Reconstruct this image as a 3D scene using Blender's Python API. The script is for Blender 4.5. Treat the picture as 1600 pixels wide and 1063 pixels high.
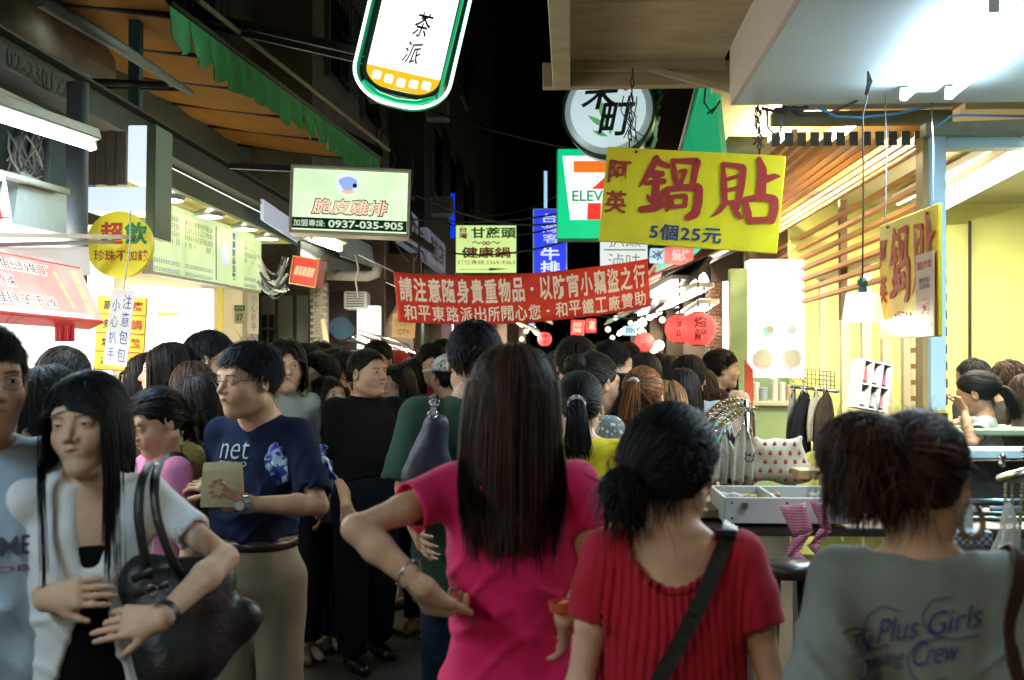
import bpy, math, random, time
import numpy as np
from mathutils import Vector, Matrix
T0 = time.time()
random.seed(7); RNG = np.random.default_rng(7)
for o in list(bpy.data.objects): bpy.data.objects.remove(o)
SC = bpy.context.scene; COL = SC.collection
R = math.radians
# ---------------------------------------------------------------- camera
FPX = 1715.0                      # focal length in photo pixels (1600 wide)
CAMZ = 1.6; YAW = R(3.0); PITCH = R(1.42)
cam_d = bpy.data.cameras.new('camera'); cam = bpy.data.objects.new('camera', cam_d); COL.objects.link(cam)
cam.location = (0, 0, CAMZ); cam.rotation_euler = (R(90) + PITCH, 0, YAW)
cam_d.sensor_width = 36; cam_d.lens = FPX / 1600 * 36; cam_d.clip_start = .05; cam_d.clip_end = 400
cam_d.dof.use_dof = True; cam_d.dof.focus_distance = 5.6; cam_d.dof.aperture_fstop = 4.0
SC.camera = cam
# ---------------------------------------------------------------- world: night sky, sun far below the horizon
W = bpy.data.worlds.new('World'); SC.world = W; W.use_nodes = True
wn = W.node_tree; bgn = wn.nodes['Background']
sky = wn.nodes.new('ShaderNodeTexSky'); sky.sky_type = 'NISHITA'; sky.sun_disc = False
sky.sun_elevation = R(-4); sky.sun_rotation = R(200)
wn.links.new(sky.outputs[0], bgn.inputs[0]); bgn.inputs[1].default_value = .012
SC.view_settings.view_transform = 'Standard'; SC.view_settings.look = 'None'
SC.view_settings.exposure = 0.0; SC.view_settings.gamma = 1
SC.render.engine = 'CYCLES'
cy = SC.cycles
cy.use_denoising = True; cy.max_bounces = 6; cy.diffuse_bounces = 3; cy.glossy_bounces = 3
cy.transmission_bounces = 4; cy.transparent_max_bounces = 12; cy.sample_clamp_indirect = 3
cy.caustics_reflective = False; cy.caustics_refractive = False
# ---------------------------------------------------------------- pixel helpers (photo pixels to places)
_Rm = cam.rotation_euler.to_matrix()
_F = _Rm @ Vector((0, 0, -1)); _Rt = _Rm @ Vector((1, 0, 0)); _Up = _Rm @ Vector((0, 1, 0))
C0 = Vector((0, 0, CAMZ))
def ray(px, py): return _F + _Rt * ((px - 800) / FPX) + _Up * ((531.5 - py) / FPX)
def P(px, py, D): return C0 + ray(px, py) * D
def PX(px, py, X): r = ray(px, py); return C0 + r * (X / r.x)
def PY(px, py, Y): r = ray(px, py); return C0 + r * (Y / r.y)
def PZ(px, py, Z): r = ray(px, py); return C0 + r * ((Z - CAMZ) / r.z)
def MPP(D): return D / FPX         # metres per photo pixel at depth D
# ---------------------------------------------------------------- materials
MATS = {}
def mat(name, col, rough=.6, metal=0, emit=None, es=1.0, noise=0, nscale=8, bump=0, bscale=60, spec=.5, alpha=1, trans=0, stretch=None, dirt=0, sheen=0, coat=0, attr=None):
 if name in MATS: return MATS[name]
 m = bpy.data.materials.new(name); m.use_nodes = True; MATS[name] = m
 nt = m.node_tree; b = nt.nodes['Principled BSDF']
 c4 = tuple(col) + (1,)
 b.inputs['Base Color'].default_value = c4; b.inputs['Roughness'].default_value = rough
 b.inputs['Metallic'].default_value = metal; b.inputs['Specular IOR Level'].default_value = spec
 if coat: b.inputs['Coat Weight'].default_value = coat
 if sheen: b.inputs['Sheen Weight'].default_value = sheen; b.inputs['Sheen Roughness'].default_value = .5
 if trans: b.inputs['Transmission Weight'].default_value = trans
 if alpha < 1: b.inputs['Alpha'].default_value = alpha
 if emit is not None:
  b.inputs['Emission Color'].default_value = tuple(emit) + (1,); b.inputs['Emission Strength'].default_value = es
 tc = nt.nodes.new('ShaderNodeTexCoord'); vec = tc.outputs['Object']
 if stretch:
  mp = nt.nodes.new('ShaderNodeMapping'); mp.inputs['Scale'].default_value = stretch
  nt.links.new(vec, mp.inputs[0]); vec = mp.outputs[0]
 src = None
 if attr:
  a = nt.nodes.new('ShaderNodeAttribute'); a.attribute_name = attr
  mx = nt.nodes.new('ShaderNodeMix'); mx.data_type = 'RGBA'; mx.blend_type = 'MULTIPLY'
  mx.inputs[0].default_value = 1; mx.inputs[6].default_value = c4
  nt.links.new(a.outputs['Color'], mx.inputs[7]); src = mx.outputs[2]
 if noise:
  n = nt.nodes.new('ShaderNodeTexNoise'); n.inputs['Scale'].default_value = nscale; n.inputs['Detail'].default_value = 6
  n.inputs['Roughness'].default_value = .62
  nt.links.new(vec, n.inputs['Vector'])
  rp = nt.nodes.new('ShaderNodeMapRange'); rp.inputs[1].default_value = .28; rp.inputs[2].default_value = .72
  rp.inputs[3].default_value = 1 - noise; rp.inputs[4].default_value = 1 + noise * .45
  nt.links.new(n.outputs[0], rp.inputs[0])
  mx = nt.nodes.new('ShaderNodeMix'); mx.data_type = 'RGBA'; mx.blend_type = 'MULTIPLY'; mx.inputs[0].default_value = 1
  if src is not None: nt.links.new(src, mx.inputs[6])
  else: mx.inputs[6].default_value = c4
  nt.links.new(rp.outputs[0], mx.inputs[7]); src = mx.outputs[2]
  mr = nt.nodes.new('ShaderNodeMapRange'); mr.inputs[3].default_value = max(0, rough - .12); mr.inputs[4].default_value = min(1, rough + .12)
  nt.links.new(n.outputs[0], mr.inputs[0]); nt.links.new(mr.outputs[0], b.inputs['Roughness'])
 if dirt:
  n2 = nt.nodes.new('ShaderNodeTexNoise'); n2.inputs['Scale'].default_value = nscale * .45 + 1; n2.inputs['Detail'].default_value = 9; n2.inputs['Roughness'].default_value = .7
  nt.links.new(vec, n2.inputs['Vector'])
  r2 = nt.nodes.new('ShaderNodeMapRange'); r2.inputs[1].default_value = .5; r2.inputs[2].default_value = .72; r2.inputs[4].default_value = dirt
  nt.links.new(n2.outputs[0], r2.inputs[0])
  mx = nt.nodes.new('ShaderNodeMix'); mx.data_type = 'RGBA'
  nt.links.new(r2.outputs[0], mx.inputs[0])
  if src is not None: nt.links.new(src, mx.inputs[6])
  else: mx.inputs[6].default_value = c4
  mx.inputs[7].default_value = (.06, .05, .035, 1); src = mx.outputs[2]
 if src is not None: nt.links.new(src, b.inputs['Base Color'])
 if bump:
  n3 = nt.nodes.new('ShaderNodeTexNoise'); n3.inputs['Scale'].default_value = bscale; n3.inputs['Detail'].default_value = 4
  nt.links.new(vec, n3.inputs['Vector'])
  bp = nt.nodes.new('ShaderNodeBump'); bp.inputs['Strength'].default_value = bump; bp.inputs['Distance'].default_value = .01
  nt.links.new(n3.outputs[0], bp.inputs['Height']); nt.links.new(bp.outputs[0], b.inputs['Normal'])
 return m
def glow(name, col, es=1.0, noise=0, nscale=3, base=None):
 """a lit, backlit or glowing surface (lamp tubes, light boxes)"""
 if name in MATS: return MATS[name]
 m = mat(name, base or tuple(min(.8, c) * .3 for c in col), .5, emit=col, es=es)
 if noise:
  nt = m.node_tree; b = nt.nodes['Principled BSDF']
  tc = nt.nodes.new('ShaderNodeTexCoord'); n = nt.nodes.new('ShaderNodeTexNoise'); n.inputs['Scale'].default_value = nscale; n.inputs['Detail'].default_value = 2
  nt.links.new(tc.outputs['Object'], n.inputs['Vector'])
  r_ = nt.nodes.new('ShaderNodeMapRange'); r_.inputs[1].default_value = .3; r_.inputs[2].default_value = .7
  r_.inputs[3].default_value = es * (1 - noise); r_.inputs[4].default_value = es * (1 + noise)
  nt.links.new(n.outputs[0], r_.inputs[0]); nt.links.new(r_.outputs[0], b.inputs['Emission Strength'])
 return m
# ---------------------------------------------------------------- objects
def tag(o, label=None, cat=None, group=None, kind=None):
 if label: o['label'] = label
 if cat: o['category'] = cat
 if group: o['group'] = group
 if kind: o['kind'] = kind
 return o
def thing(name, label, cat, loc=(0, 0, 0), rz=0, group=None, rx=0, ry=0):
 o = bpy.data.objects.new(name, None); COL.objects.link(o); o.empty_display_size = .1
 o.location = loc; o.rotation_euler = (rx, ry, rz)
 tag(o, label, cat, group); o['_m'] = 0
 del o['_m']
 return o
def local_mat(o): return Matrix.Translation(o.location) @ o.rotation_euler.to_matrix().to_4x4()
def mesh_from(name, v, f, smooth=False):
 me = bpy.data.meshes.new(name)
 v = np.asarray(v, dtype=np.float32).reshape(-1, 3)
 if isinstance(f, np.ndarray):
  n, k = f.shape
  me.vertices.add(len(v)); me.vertices.foreach_set('co', v.ravel())
  me.loops.add(n * k); me.loops.foreach_set('vertex_index', f.astype(np.int32).ravel())
  me.polygons.add(n); me.polygons.foreach_set('loop_start', np.arange(0, n * k, k, dtype=np.int32))
  me.update(calc_edges=True)
 else:
  me.from_pydata([tuple(map(float, p)) for p in v], [], f); me.update()
 me.polygons.foreach_set('use_smooth', np.full(len(me.polygons), smooth)); me.update()
 return me
class MB:
 """collects faces; build() links them as ONE mesh object"""
 def __init__(s, world=None): s.v = []; s.f = []; s.sm = []; s.world = world
 def _add(s, vs, fs, sm=False):
  n = len(s.v); s.v += [tuple(p) for p in vs]; s.f += [tuple(n + i for i in q) for q in fs]; s.sm += [sm] * len(fs); return s
 def box(s, c, size, rz=0, rx=0, ry=0, bev=0):
  hx, hy, hz = size[0] / 2, size[1] / 2, size[2] / 2
  M = Matrix.Rotation(rz, 3, 'Z') @ Matrix.Rotation(ry, 3, 'Y') @ Matrix.Rotation(rx, 3, 'X'); c = Vector(c)
  b = min(bev, hx * .45, hy * .45, hz * .45)
  if b <= 0:
   vs = [c + M @ Vector((x, y, z)) for x in (-hx, hx) for y in (-hy, hy) for z in (-hz, hz)]
   return s._add(vs, [(0, 1, 3, 2), (4, 6, 7, 5), (0, 4, 5, 1), (2, 3, 7, 6), (0, 2, 6, 4), (1, 5, 7, 3)])
  # bevelled box: 24 verts
  vs = []; idx = {}
  for sx in (-1, 1):
   for sy in (-1, 1):
    for sz in (-1, 1):
     for a in range(3):
      p = [sx * (hx - b), sy * (hy - b), sz * (hz - b)]
      p[a] += (sx, sy, sz)[a] * b
      idx[(sx, sy, sz, a)] = len(vs); vs.append(c + M @ Vector(p))
  fs = []
  def q(ks, out):
   pts = [vs[k] for k in ks]; nrm = (pts[1] - pts[0]).cross(pts[2] - pts[0])
   fs.append(tuple(ks) if nrm.dot(M @ Vector(out)) > 0 else tuple(reversed(ks)))
  for a in range(3):
   o1, o2 = [i for i in range(3) if i != a]
   for sg in (-1, 1):
    def K(u, w, ax):
     t = [0, 0, 0]; t[a] = sg; t[o1] = u; t[o2] = w; return idx[(t[0], t[1], t[2], ax)]
    out = [0, 0, 0]; out[a] = sg
    q([K(-1, -1, a), K(1, -1, a), K(1, 1, a), K(-1, 1, a)], out)
  for a in range(3):          # edges along axis a
   o1, o2 = [i for i in range(3) if i != a]
   for s1 in (-1, 1):
    for s2 in (-1, 1):
     def K2(e, ax):
      t = [0, 0, 0]; t[a] = e; t[o1] = s1; t[o2] = s2; return idx[(t[0], t[1], t[2], ax)]
     out = [0, 0, 0]; out[o1] = s1; out[o2] = s2
     q([K2(-1, o1), K2(1, o1), K2(1, o2), K2(-1, o2)], out)
  for sx in (-1, 1):
   for sy in (-1, 1):
    for sz in (-1, 1): q([idx[(sx, sy, sz, 0)], idx[(sx, sy, sz, 1)], idx[(sx, sy, sz, 2)]], (sx, sy, sz))
  return s._add(vs, fs)
 def quad(s, a, b, c, d): return s._add([a, b, c, d], [(0, 1, 2, 3)])
 def slab(s, a, b, c, d, t):
  """quad a b c d given thickness t along minus its normal"""
  a, b, c, d = map(Vector, (a, b, c, d)); n = (b - a).cross(d - a).normalized() * t
  vs = [a, b, c, d, a - n, b - n, c - n, d - n]
  return s._add(vs, [(0, 1, 2, 3), (7, 6, 5, 4), (0, 4, 5, 1), (1, 5, 6, 2), (2, 6, 7, 3), (3, 7, 4, 0)])
 def prism(s, poly, z0, z1, axis='y'):
  """poly: (x,z) outline, extruded along y from z0 to z1 (or along z with axis='z')"""
  n = len(poly)
  if axis == 'y': vs = [(p[0], z0, p[1]) for p in poly] + [(p[0], z1, p[1]) for p in poly]
  elif axis == 'x': vs = [(z0, p[0], p[1]) for p in poly] + [(z1, p[0], p[1]) for p in poly]
  else: vs = [(p[0], p[1], z0) for p in poly] + [(p[0], p[1], z1) for p in poly]
  return s._add(vs, [tuple(range(n)), tuple(range(2 * n - 1, n - 1, -1))] + [((i + 1) % n, i, n + i, n + (i + 1) % n) for i in range(n)])
 def tube(s, pts, r, n=8, caps=True, sm=True):
  pts = [Vector(p) for p in pts]; rs = r if isinstance(r, (list, tuple)) else [r] * len(pts)
  rings = []; prev = None
  for i, p in enumerate(pts):
   d = (pts[min(i + 1, len(pts) - 1)] - pts[max(i - 1, 0)])
   d = d.normalized() if d.length > 1e-9 else Vector((0, 0, 1))
   if prev is None: u = d.orthogonal().normalized()
   else:
    u = prev - d * prev.dot(d); u = u.normalized() if u.length > 1e-6 else d.orthogonal().normalized()
   prev = u; w = d.cross(u)
   rings.append([p + (u * math.cos(2 * math.pi * k / n) + w * math.sin(2 * math.pi * k / n)) * rs[i] for k in range(n)])
  vs = [q for rg in rings for q in rg]; fs = []
  for i in range(len(pts) - 1):
   for k in range(n): fs.append((i * n + k, i * n + (k + 1) % n, (i + 1) * n + (k + 1) % n, (i + 1) * n + k))
  s._add(vs, fs, sm)
  if caps:
   m = len(s.v) - len(vs)
   s.f += [tuple(m + k for k in range(n - 1, -1, -1)), tuple(m + (len(pts) - 1) * n + k for k in range(n))]; s.sm += [False, False]
  return s
 def lathe(s, c, prof, n=20, sm=True, axis='z'):
  vs = []; c = Vector(c)
  for (r_, z) in prof:
   for k in range(n):
    a = 2 * math.pi * k / n
    v = Vector((r_ * math.cos(a), r_ * math.sin(a), z))
    if axis == 'y': v = Vector((v.x, v.z, v.y))
    vs.append(c + v)
  fs = []
  for i in range(len(prof) - 1):
   for k in range(n):
    q = (i * n + k, i * n + (k + 1) % n, (i + 1) * n + (k + 1) % n, (i + 1) * n + k)
    fs.append(q if axis == 'z' else q[::-1])
  return s._add(vs, fs, sm)
 def build(s, name, m, parent=None, world=False, off=None):
  me = bpy.data.meshes.new(name)
  vs = s.v
  if parent is not None and (world or s.world):
   Mi = world_of(parent).inverted(); vs = [Mi @ Vector(p) for p in vs]
  me.from_pydata([tuple(p) for p in vs], [], s.f)
  if any(s.sm): me.polygons.foreach_set('use_smooth', s.sm)
  me.materials.append(m); me.update()
  o = bpy.data.objects.new(name, me); COL.objects.link(o)
  if parent is not None: o.parent = parent
  return o
def world_of(o):
 M = local_mat(o)
 if o.parent: M = world_of(o.parent) @ M
 return M
def copy_tree(o, parent=None, **kw):
 c = o.copy(); COL.objects.link(c); c.parent = parent
 for ch in [x for x in o.children]: copy_tree(ch, c)
 return c
# ---------------------------------------------------------------- lettering
def text_mesh(s, size=1.0, bold=0.0, depth=0.0, spacing=1.0, vertical=False, lsp=1.05):
 if vertical: s = '\n'.join(s)
 cu = bpy.data.curves.new('lettering', 'FONT'); cu.body = s; cu.size = 1.0; cu.align_x = 'CENTER'; cu.align_y = 'CENTER'
 cu.offset = bold; cu.resolution_u = 3; cu.space_character = spacing; cu.space_line = lsp; cu.fill_mode = 'FRONT'
 o = bpy.data.objects.new('tmp', cu); COL.objects.link(o)
 dg = bpy.context.evaluated_depsgraph_get(); me = bpy.data.meshes.new_from_object(o.evaluated_get(dg))
 bpy.data.objects.remove(o); bpy.data.curves.remove(cu)
 me.name = 'lettering'
 return me
def text(s, w, h, pos, m, parent, bold=.015, spacing=1.0, vertical=False, name='lettering', rot=0, shear=0, yaw=0, lsp=1.05, thick=0, strikes=None):
 if strikes is None and bold > .018: strikes = (bold - .012); bold = .012
 """flat lettering fitted to w x h, centred at pos=(x,y,z) in the parent's frame, facing -y"""
 me = text_mesh(s, bold=bold, spacing=spacing, vertical=vertical, lsp=lsp)
 n = len(me.vertices)
 if n == 0: return None
 a = np.empty(n * 3); me.vertices.foreach_get('co', a); a = a.reshape(-1, 3)
 lo = a.min(0); hi = a.max(0); c = (lo + hi) / 2; sz = np.maximum(hi - lo, 1e-6)
 x = (a[:, 0] - c[0]) / sz[0] * w; z = (a[:, 1] - c[1]) / sz[1] * h
 x = x + shear * z
 if rot: x, z = x * math.cos(rot) - z * math.sin(rot), x * math.sin(rot) + z * math.cos(rot)
 out = np.stack([x + pos[0], np.full(n, pos[1]), z + pos[2]], 1)
 if strikes:       # heavier strokes: the glyphs struck several times a little apart, each a hair in front of the last
  r_ = strikes * min(w / max(1, 1 if vertical else len(s.split(chr(10))[0])), h / max(1, len(s) if vertical else s.count(chr(10)) + 1))
  nf = len(me.polygons); lt = np.empty(nf, np.int32); me.polygons.foreach_get('loop_total', lt); lv = np.empty(len(me.loops), np.int32); me.loops.foreach_get('vertex_index', lv)
  st = np.concatenate([[0], np.cumsum(lt)[:-1]]); faces = [tuple(lv[a_:a_ + b_]) for a_, b_ in zip(st, lt)]
  offs = [(0, 0)] + [(r_ * math.cos(t), r_ * math.sin(t)) for t in [k * math.pi / 4 for k in range(8)]]
  V_ = np.concatenate([out + np.array([ox, -.00018 * k, oz]) for k, (ox, oz) in enumerate(offs)])
  me = mesh_from('lettering', V_, [tuple(int(i) + k * n for i in f) for k in range(9) for f in faces])
 else: me.vertices.foreach_set('co', out.astype(np.float32).ravel()); me.update()
 me.materials.clear(); me.materials.append(m)
 o = bpy.data.objects.new(name, me); COL.objects.link(o); o.parent = parent
 if yaw: o.rotation_euler[2] = yaw
 return o
# ================================================================ people: implicit surfaces meshed with surface nets
def smin(a, b, k):
 if k <= 0: return np.minimum(a, b)
 h = np.maximum(k - np.abs(a - b), 0) / k
 return np.minimum(a, b) - h * h * k * .25
def smax(a, b, k): return -smin(-a, -b, k)
def rotm(yaw=0, pitch=0, roll=0):
 return np.array(Matrix.Rotation(yaw, 3, 'Z') @ Matrix.Rotation(pitch, 3, 'X') @ Matrix.Rotation(roll, 3, 'Y'))
class Field:
 def __init__(s): s.ops = []; s.disp = None
 def add(s, fn, lo, hi, k=.02, mode='u'): s.ops.append((fn, np.array(lo, float), np.array(hi, float), k, mode)); return s
 def cone(s, a, b, ra, rb, k=.02, mode='u', flat=None):
  a = np.array(a, float); b = np.array(b, float); d = b - a; L2 = max(d @ d, 1e-12)
  rr = max(ra, rb)
  def fn(X, Y, Z):
   t = np.clip(((X - a[0]) * d[0] + (Y - a[1]) * d[1] + (Z - a[2]) * d[2]) / L2, 0, 1)
   dx = X - a[0] - t * d[0]; dy = Y - a[1] - t * d[1]; dz = Z - a[2] - t * d[2]
   return np.sqrt(dx * dx + dy * dy + dz * dz) - (ra + (rb - ra) * t)
  return s.add(fn, np.minimum(a, b) - rr, np.maximum(a, b) + rr, k, mode)
 def ell(s, c, r, k=.02, mode='u', M=None):
  c = np.array(c, float); r = np.array(r, float)
  def fn(X, Y, Z):
   x, y, z = X - c[0], Y - c[1], Z - c[2]
   if M is not None:
    x, y, z = (M[0, 0] * x + M[1, 0] * y + M[2, 0] * z, M[0, 1] * x + M[1, 1] * y + M[2, 1] * z, M[0, 2] * x + M[1, 2] * y + M[2, 2] * z)
   k0 = np.sqrt((x / r[0]) ** 2 + (y / r[1]) ** 2 + (z / r[2]) ** 2)
   k1 = np.sqrt((x / r[0] ** 2) ** 2 + (y / r[1] ** 2) ** 2 + (z / r[2] ** 2) ** 2) + 1e-9
   return k0 * (k0 - 1) / k1
  R_ = r if M is None else np.full(3, r.max())
  return s.add(fn, c - R_, c + R_, k, mode)
 def loft(s, tab, k=.02, mode='u', sx=0, sy=0, z0=0, infl=0, pw=2.4):
  """stack of super-ellipses: rows z, half width, half depth, centre y"""
  t = np.array(tab, float); zz = np.linspace(t[0, 0], t[-1, 0], 80)
  W_, D_, C_ = (smooth_interp(zz, t[:, 0], t[:, i]) for i in (1, 2, 3))
  W_ = W_ + infl; D_ = D_ + infl
  za, zb = t[0, 0], t[-1, 0]
  def fn(X, Y, Z):
   w = np.interp(Z, zz, W_); d = np.interp(Z, zz, D_); c = np.interp(Z, zz, C_)
   x = np.abs(X - sx * (Z - z0)) / w; y = np.abs(Y - sy * (Z - z0) - c) / d
   k0 = (x ** pw + y ** pw) ** (1 / pw)
   rr = np.sqrt(x * x + y * y) + 1e-9
   rad = np.sqrt((x * w) ** 2 + (y * d) ** 2) / rr
   dd = (k0 - 1) * rad
   return smax(dd, np.maximum(Z - zb, za - Z), .03)
  wm, dm = W_.max(), D_.max(); sh = abs(sx) * (zb - za) + .02; sv = abs(sy) * (zb - za) + .02 + np.abs(C_).max()
  return s.add(fn, (-wm - sh, -dm - sv, za), (wm + sh, dm + sv, zb), k, mode)
 def _run(s, X, Y, Z, V, sl):
  for fn, lo, hi, k, mode in s.ops:
   if sl is None:
    d = fn(X, Y, Z)
    V = smin(V, d, k) if mode == 'u' else smax(V, -d, k) if mode == 's' else smax(V, d, k)
   else:
    if mode == 'i': rng = [(0, len(ax)) for ax in sl]
    else:
     m = k + .012 + sl_step(sl)
     rng = [(max(0, int(np.searchsorted(ax, lo[i] - m)) - 1), int(np.searchsorted(ax, hi[i] + m)) + 1) for i, ax in enumerate(sl)]
    q = tuple(slice(a, b) for a, b in rng)
    if any(b <= a for a, b in rng): continue
    d = fn(X[q[0]], Y[:, q[1]], Z[:, :, q[2]])
    if mode == 'u': V[q] = smin(V[q], d, k)
    elif mode == 's': V[q] = smax(V[q], -d, k)
    else: V[q] = smax(V[q], d, k)
  if s.disp is not None: V = V + s.disp(X, Y, Z)
  return V
 def eval(s, Pn):
  return s._run(Pn[:, 0], Pn[:, 1], Pn[:, 2], np.full(len(Pn), 1.0), None)
 def bounds(s):
  u = [o for o in s.ops if o[4] == 'u']
  return np.min([o[1] for o in u], 0) - .02, np.max([o[2] for o in u], 0) + .02
 def mesh(s, res, focus=((), (), ()), lo=None, hi=None):
  l, h = s.bounds()
  if lo is not None: l = np.maximum(l, lo)
  if hi is not None: h = np.minimum(h, hi)
  ax = [axis_pts(l[i] - res, h[i] + res, res, focus[i]) for i in range(3)]
  X, Y, Z = ax[0][:, None, None], ax[1][None, :, None], ax[2][None, None, :]
  V = s._run(X, Y, Z, np.full((len(ax[0]), len(ax[1]), len(ax[2])), 1.0), ax)
  V[0] = V[-1] = 1; V[:, 0] = V[:, -1] = 1; V[:, :, 0] = V[:, :, -1] = 1
  return surface_nets(V, ax)
def sl_step(ax): return max(float(np.max(np.diff(a))) for a in ax)
def smooth_interp(x, xp, fp):
 y = np.interp(x, xp, fp)
 for _ in range(6): y[1:-1] = (y[:-2] + 2 * y[1:-1] + y[2:]) / 4
 return y
def axis_pts(lo, hi, res, focus):
 p = [lo]
 while p[-1] < hi:
  r = res
  for a, b, q in focus:
   if a <= p[-1] <= b: r = q if q > res else min(r, q)
  p.append(p[-1] + r)
 return np.array(p)
_E = [(0, 1), (2, 3), (4, 5), (6, 7), (0, 2), (1, 3), (4, 6), (5, 7), (0, 4), (1, 5), (2, 6), (3, 7)]
def surface_nets(V, ax):
 ins = V < 0; nx, ny, nz = V.shape
 c = ins[:-1, :-1, :-1].astype(np.int8)
 for dx in (0, 1):
  for dy in (0, 1):
   for dz in (0, 1):
    if dx or dy or dz: c = c + ins[dx:nx - 1 + dx, dy:ny - 1 + dy, dz:nz - 1 + dz]
 act = (c > 0) & (c < 8); I, J, K = np.nonzero(act)
 idx = np.full(act.shape, -1, np.int32); idx[I, J, K] = np.arange(len(I))
 vals = np.empty((len(I), 8)); pos = np.empty((len(I), 8, 3))
 for n in range(8):
  dx, dy, dz = n >> 2, (n >> 1) & 1, n & 1
  vals[:, n] = V[I + dx, J + dy, K + dz]
  pos[:, n, 0] = ax[0][I + dx]; pos[:, n, 1] = ax[1][J + dy]; pos[:, n, 2] = ax[2][K + dz]
 acc = np.zeros((len(I), 3)); cnt = np.zeros(len(I))
 for a, b in _E:
  va, vb = vals[:, a], vals[:, b]; m = (va < 0) != (vb < 0)
  t = np.where(m, va / np.where(m, va - vb, 1), 0)
  acc += np.where(m[:, None], pos[:, a] + t[:, None] * (pos[:, b] - pos[:, a]), 0); cnt += m
 vert = acc / cnt[:, None]
 faces = []
 for axn in range(3):
  s1 = [slice(0, -1) if i == axn else slice(1, -1) for i in range(3)]; s2 = list(s1); s2[axn] = slice(1, None)
  A = ins[tuple(s1)]; B = ins[tuple(s2)]
  q = np.array(np.nonzero(A != B)); flip = ~A[tuple(q)]
  g = q.copy()
  for i in range(3):
   if i != axn: g[i] += 1
  u, w = [(1, 2), (2, 0), (0, 1)][axn]
  def cell(du, dw):
   h = g.copy(); h[u] -= du; h[w] -= dw; return idx[h[0], h[1], h[2]]
  F_ = np.stack([cell(1, 1), cell(0, 1), cell(0, 0), cell(1, 0)], 1)
  F_[flip] = F_[flip][:, ::-1]; faces.append(F_)
 F_ = np.concatenate(faces); F_ = F_[(F_ >= 0).all(1)]
 return vert, F_
def wob(seed, A, kx, ky, kz, n=5, warp=.5):
 rg = np.random.default_rng(seed); q = rg.uniform(.6, 1.4, (n, 3)) * rg.choice([-1, 1], (n, 3)); ph = rg.uniform(0, 6.28, n)
 def fn(X, Y, Z):
  o = 0
  for i in range(n): o = o + np.sin(X * kx * q[i, 0] + Y * ky * q[i, 1] + Z * kz * q[i, 2] + ph[i] + warp * np.sin(X * kx * .6 + Z * kz * .4 + i))
  return o * (A / n * 1.6)
 return fn
# ---------------------------------------------------------------- materials for people
def skin_mat(tone):
 c = {'a': (.64, .38, .235), 'b': (.53, .30, .175), 'c': (.68, .43, .28)}[tone]
 if 'skin_' + tone in MATS: return MATS['skin_' + tone]
 m = mat('skin_' + tone, c, .48, noise=.20, nscale=16, bump=.22, bscale=260, spec=.35, attr='tone')
 b = m.node_tree.nodes['Principled BSDF']
 b.inputs['Subsurface Weight'].default_value = .12; b.inputs['Subsurface Radius'].default_value = (.012, .005, .003); b.inputs['Subsurface Scale'].default_value = .6
 return m
def hair_mat(name, c):
 return mat('hair_' + name, c, .55, spec=.13, attr='tone')
HAIR = {'black': (.006, .0055, .006), 'dark': (.011, .008, .0065), 'brown': (.030, .015, .009), 'auburn': (.11, .045, .016), 'light': (.16, .085, .035)}
def cloth(name, c, rough=.85, noise=.12, bump=.25, bscale=220, sheen=None):
 sheen = (.15 if max(c) > .2 else .02) if sheen is None else sheen
 return mat('cloth_' + name, c, rough, noise=noise, nscale=14, bump=bump, bscale=bscale, sheen=sheen, spec=.25 if max(c) > .1 else .06)
def link_mesh(name, v, f, m, parent, scale=1.0, smooth=True, tone=None):
 me = mesh_from(name, np.asarray(v) * scale, f, smooth); me.materials.append(m)
 if tone is not None:
  a = me.color_attributes.new('tone', 'FLOAT_COLOR', 'POINT')
  t = np.ones((len(v), 4), np.float32); t[:, :tone.shape[1]] = tone; a.data.foreach_set('color', t.ravel())
 o = bpy.data.objects.new(name, me); COL.objects.link(o); o.parent = parent
 return o
HC = np.array([0, .018, 1.577])           # head centre of a 1.7 m person
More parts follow.
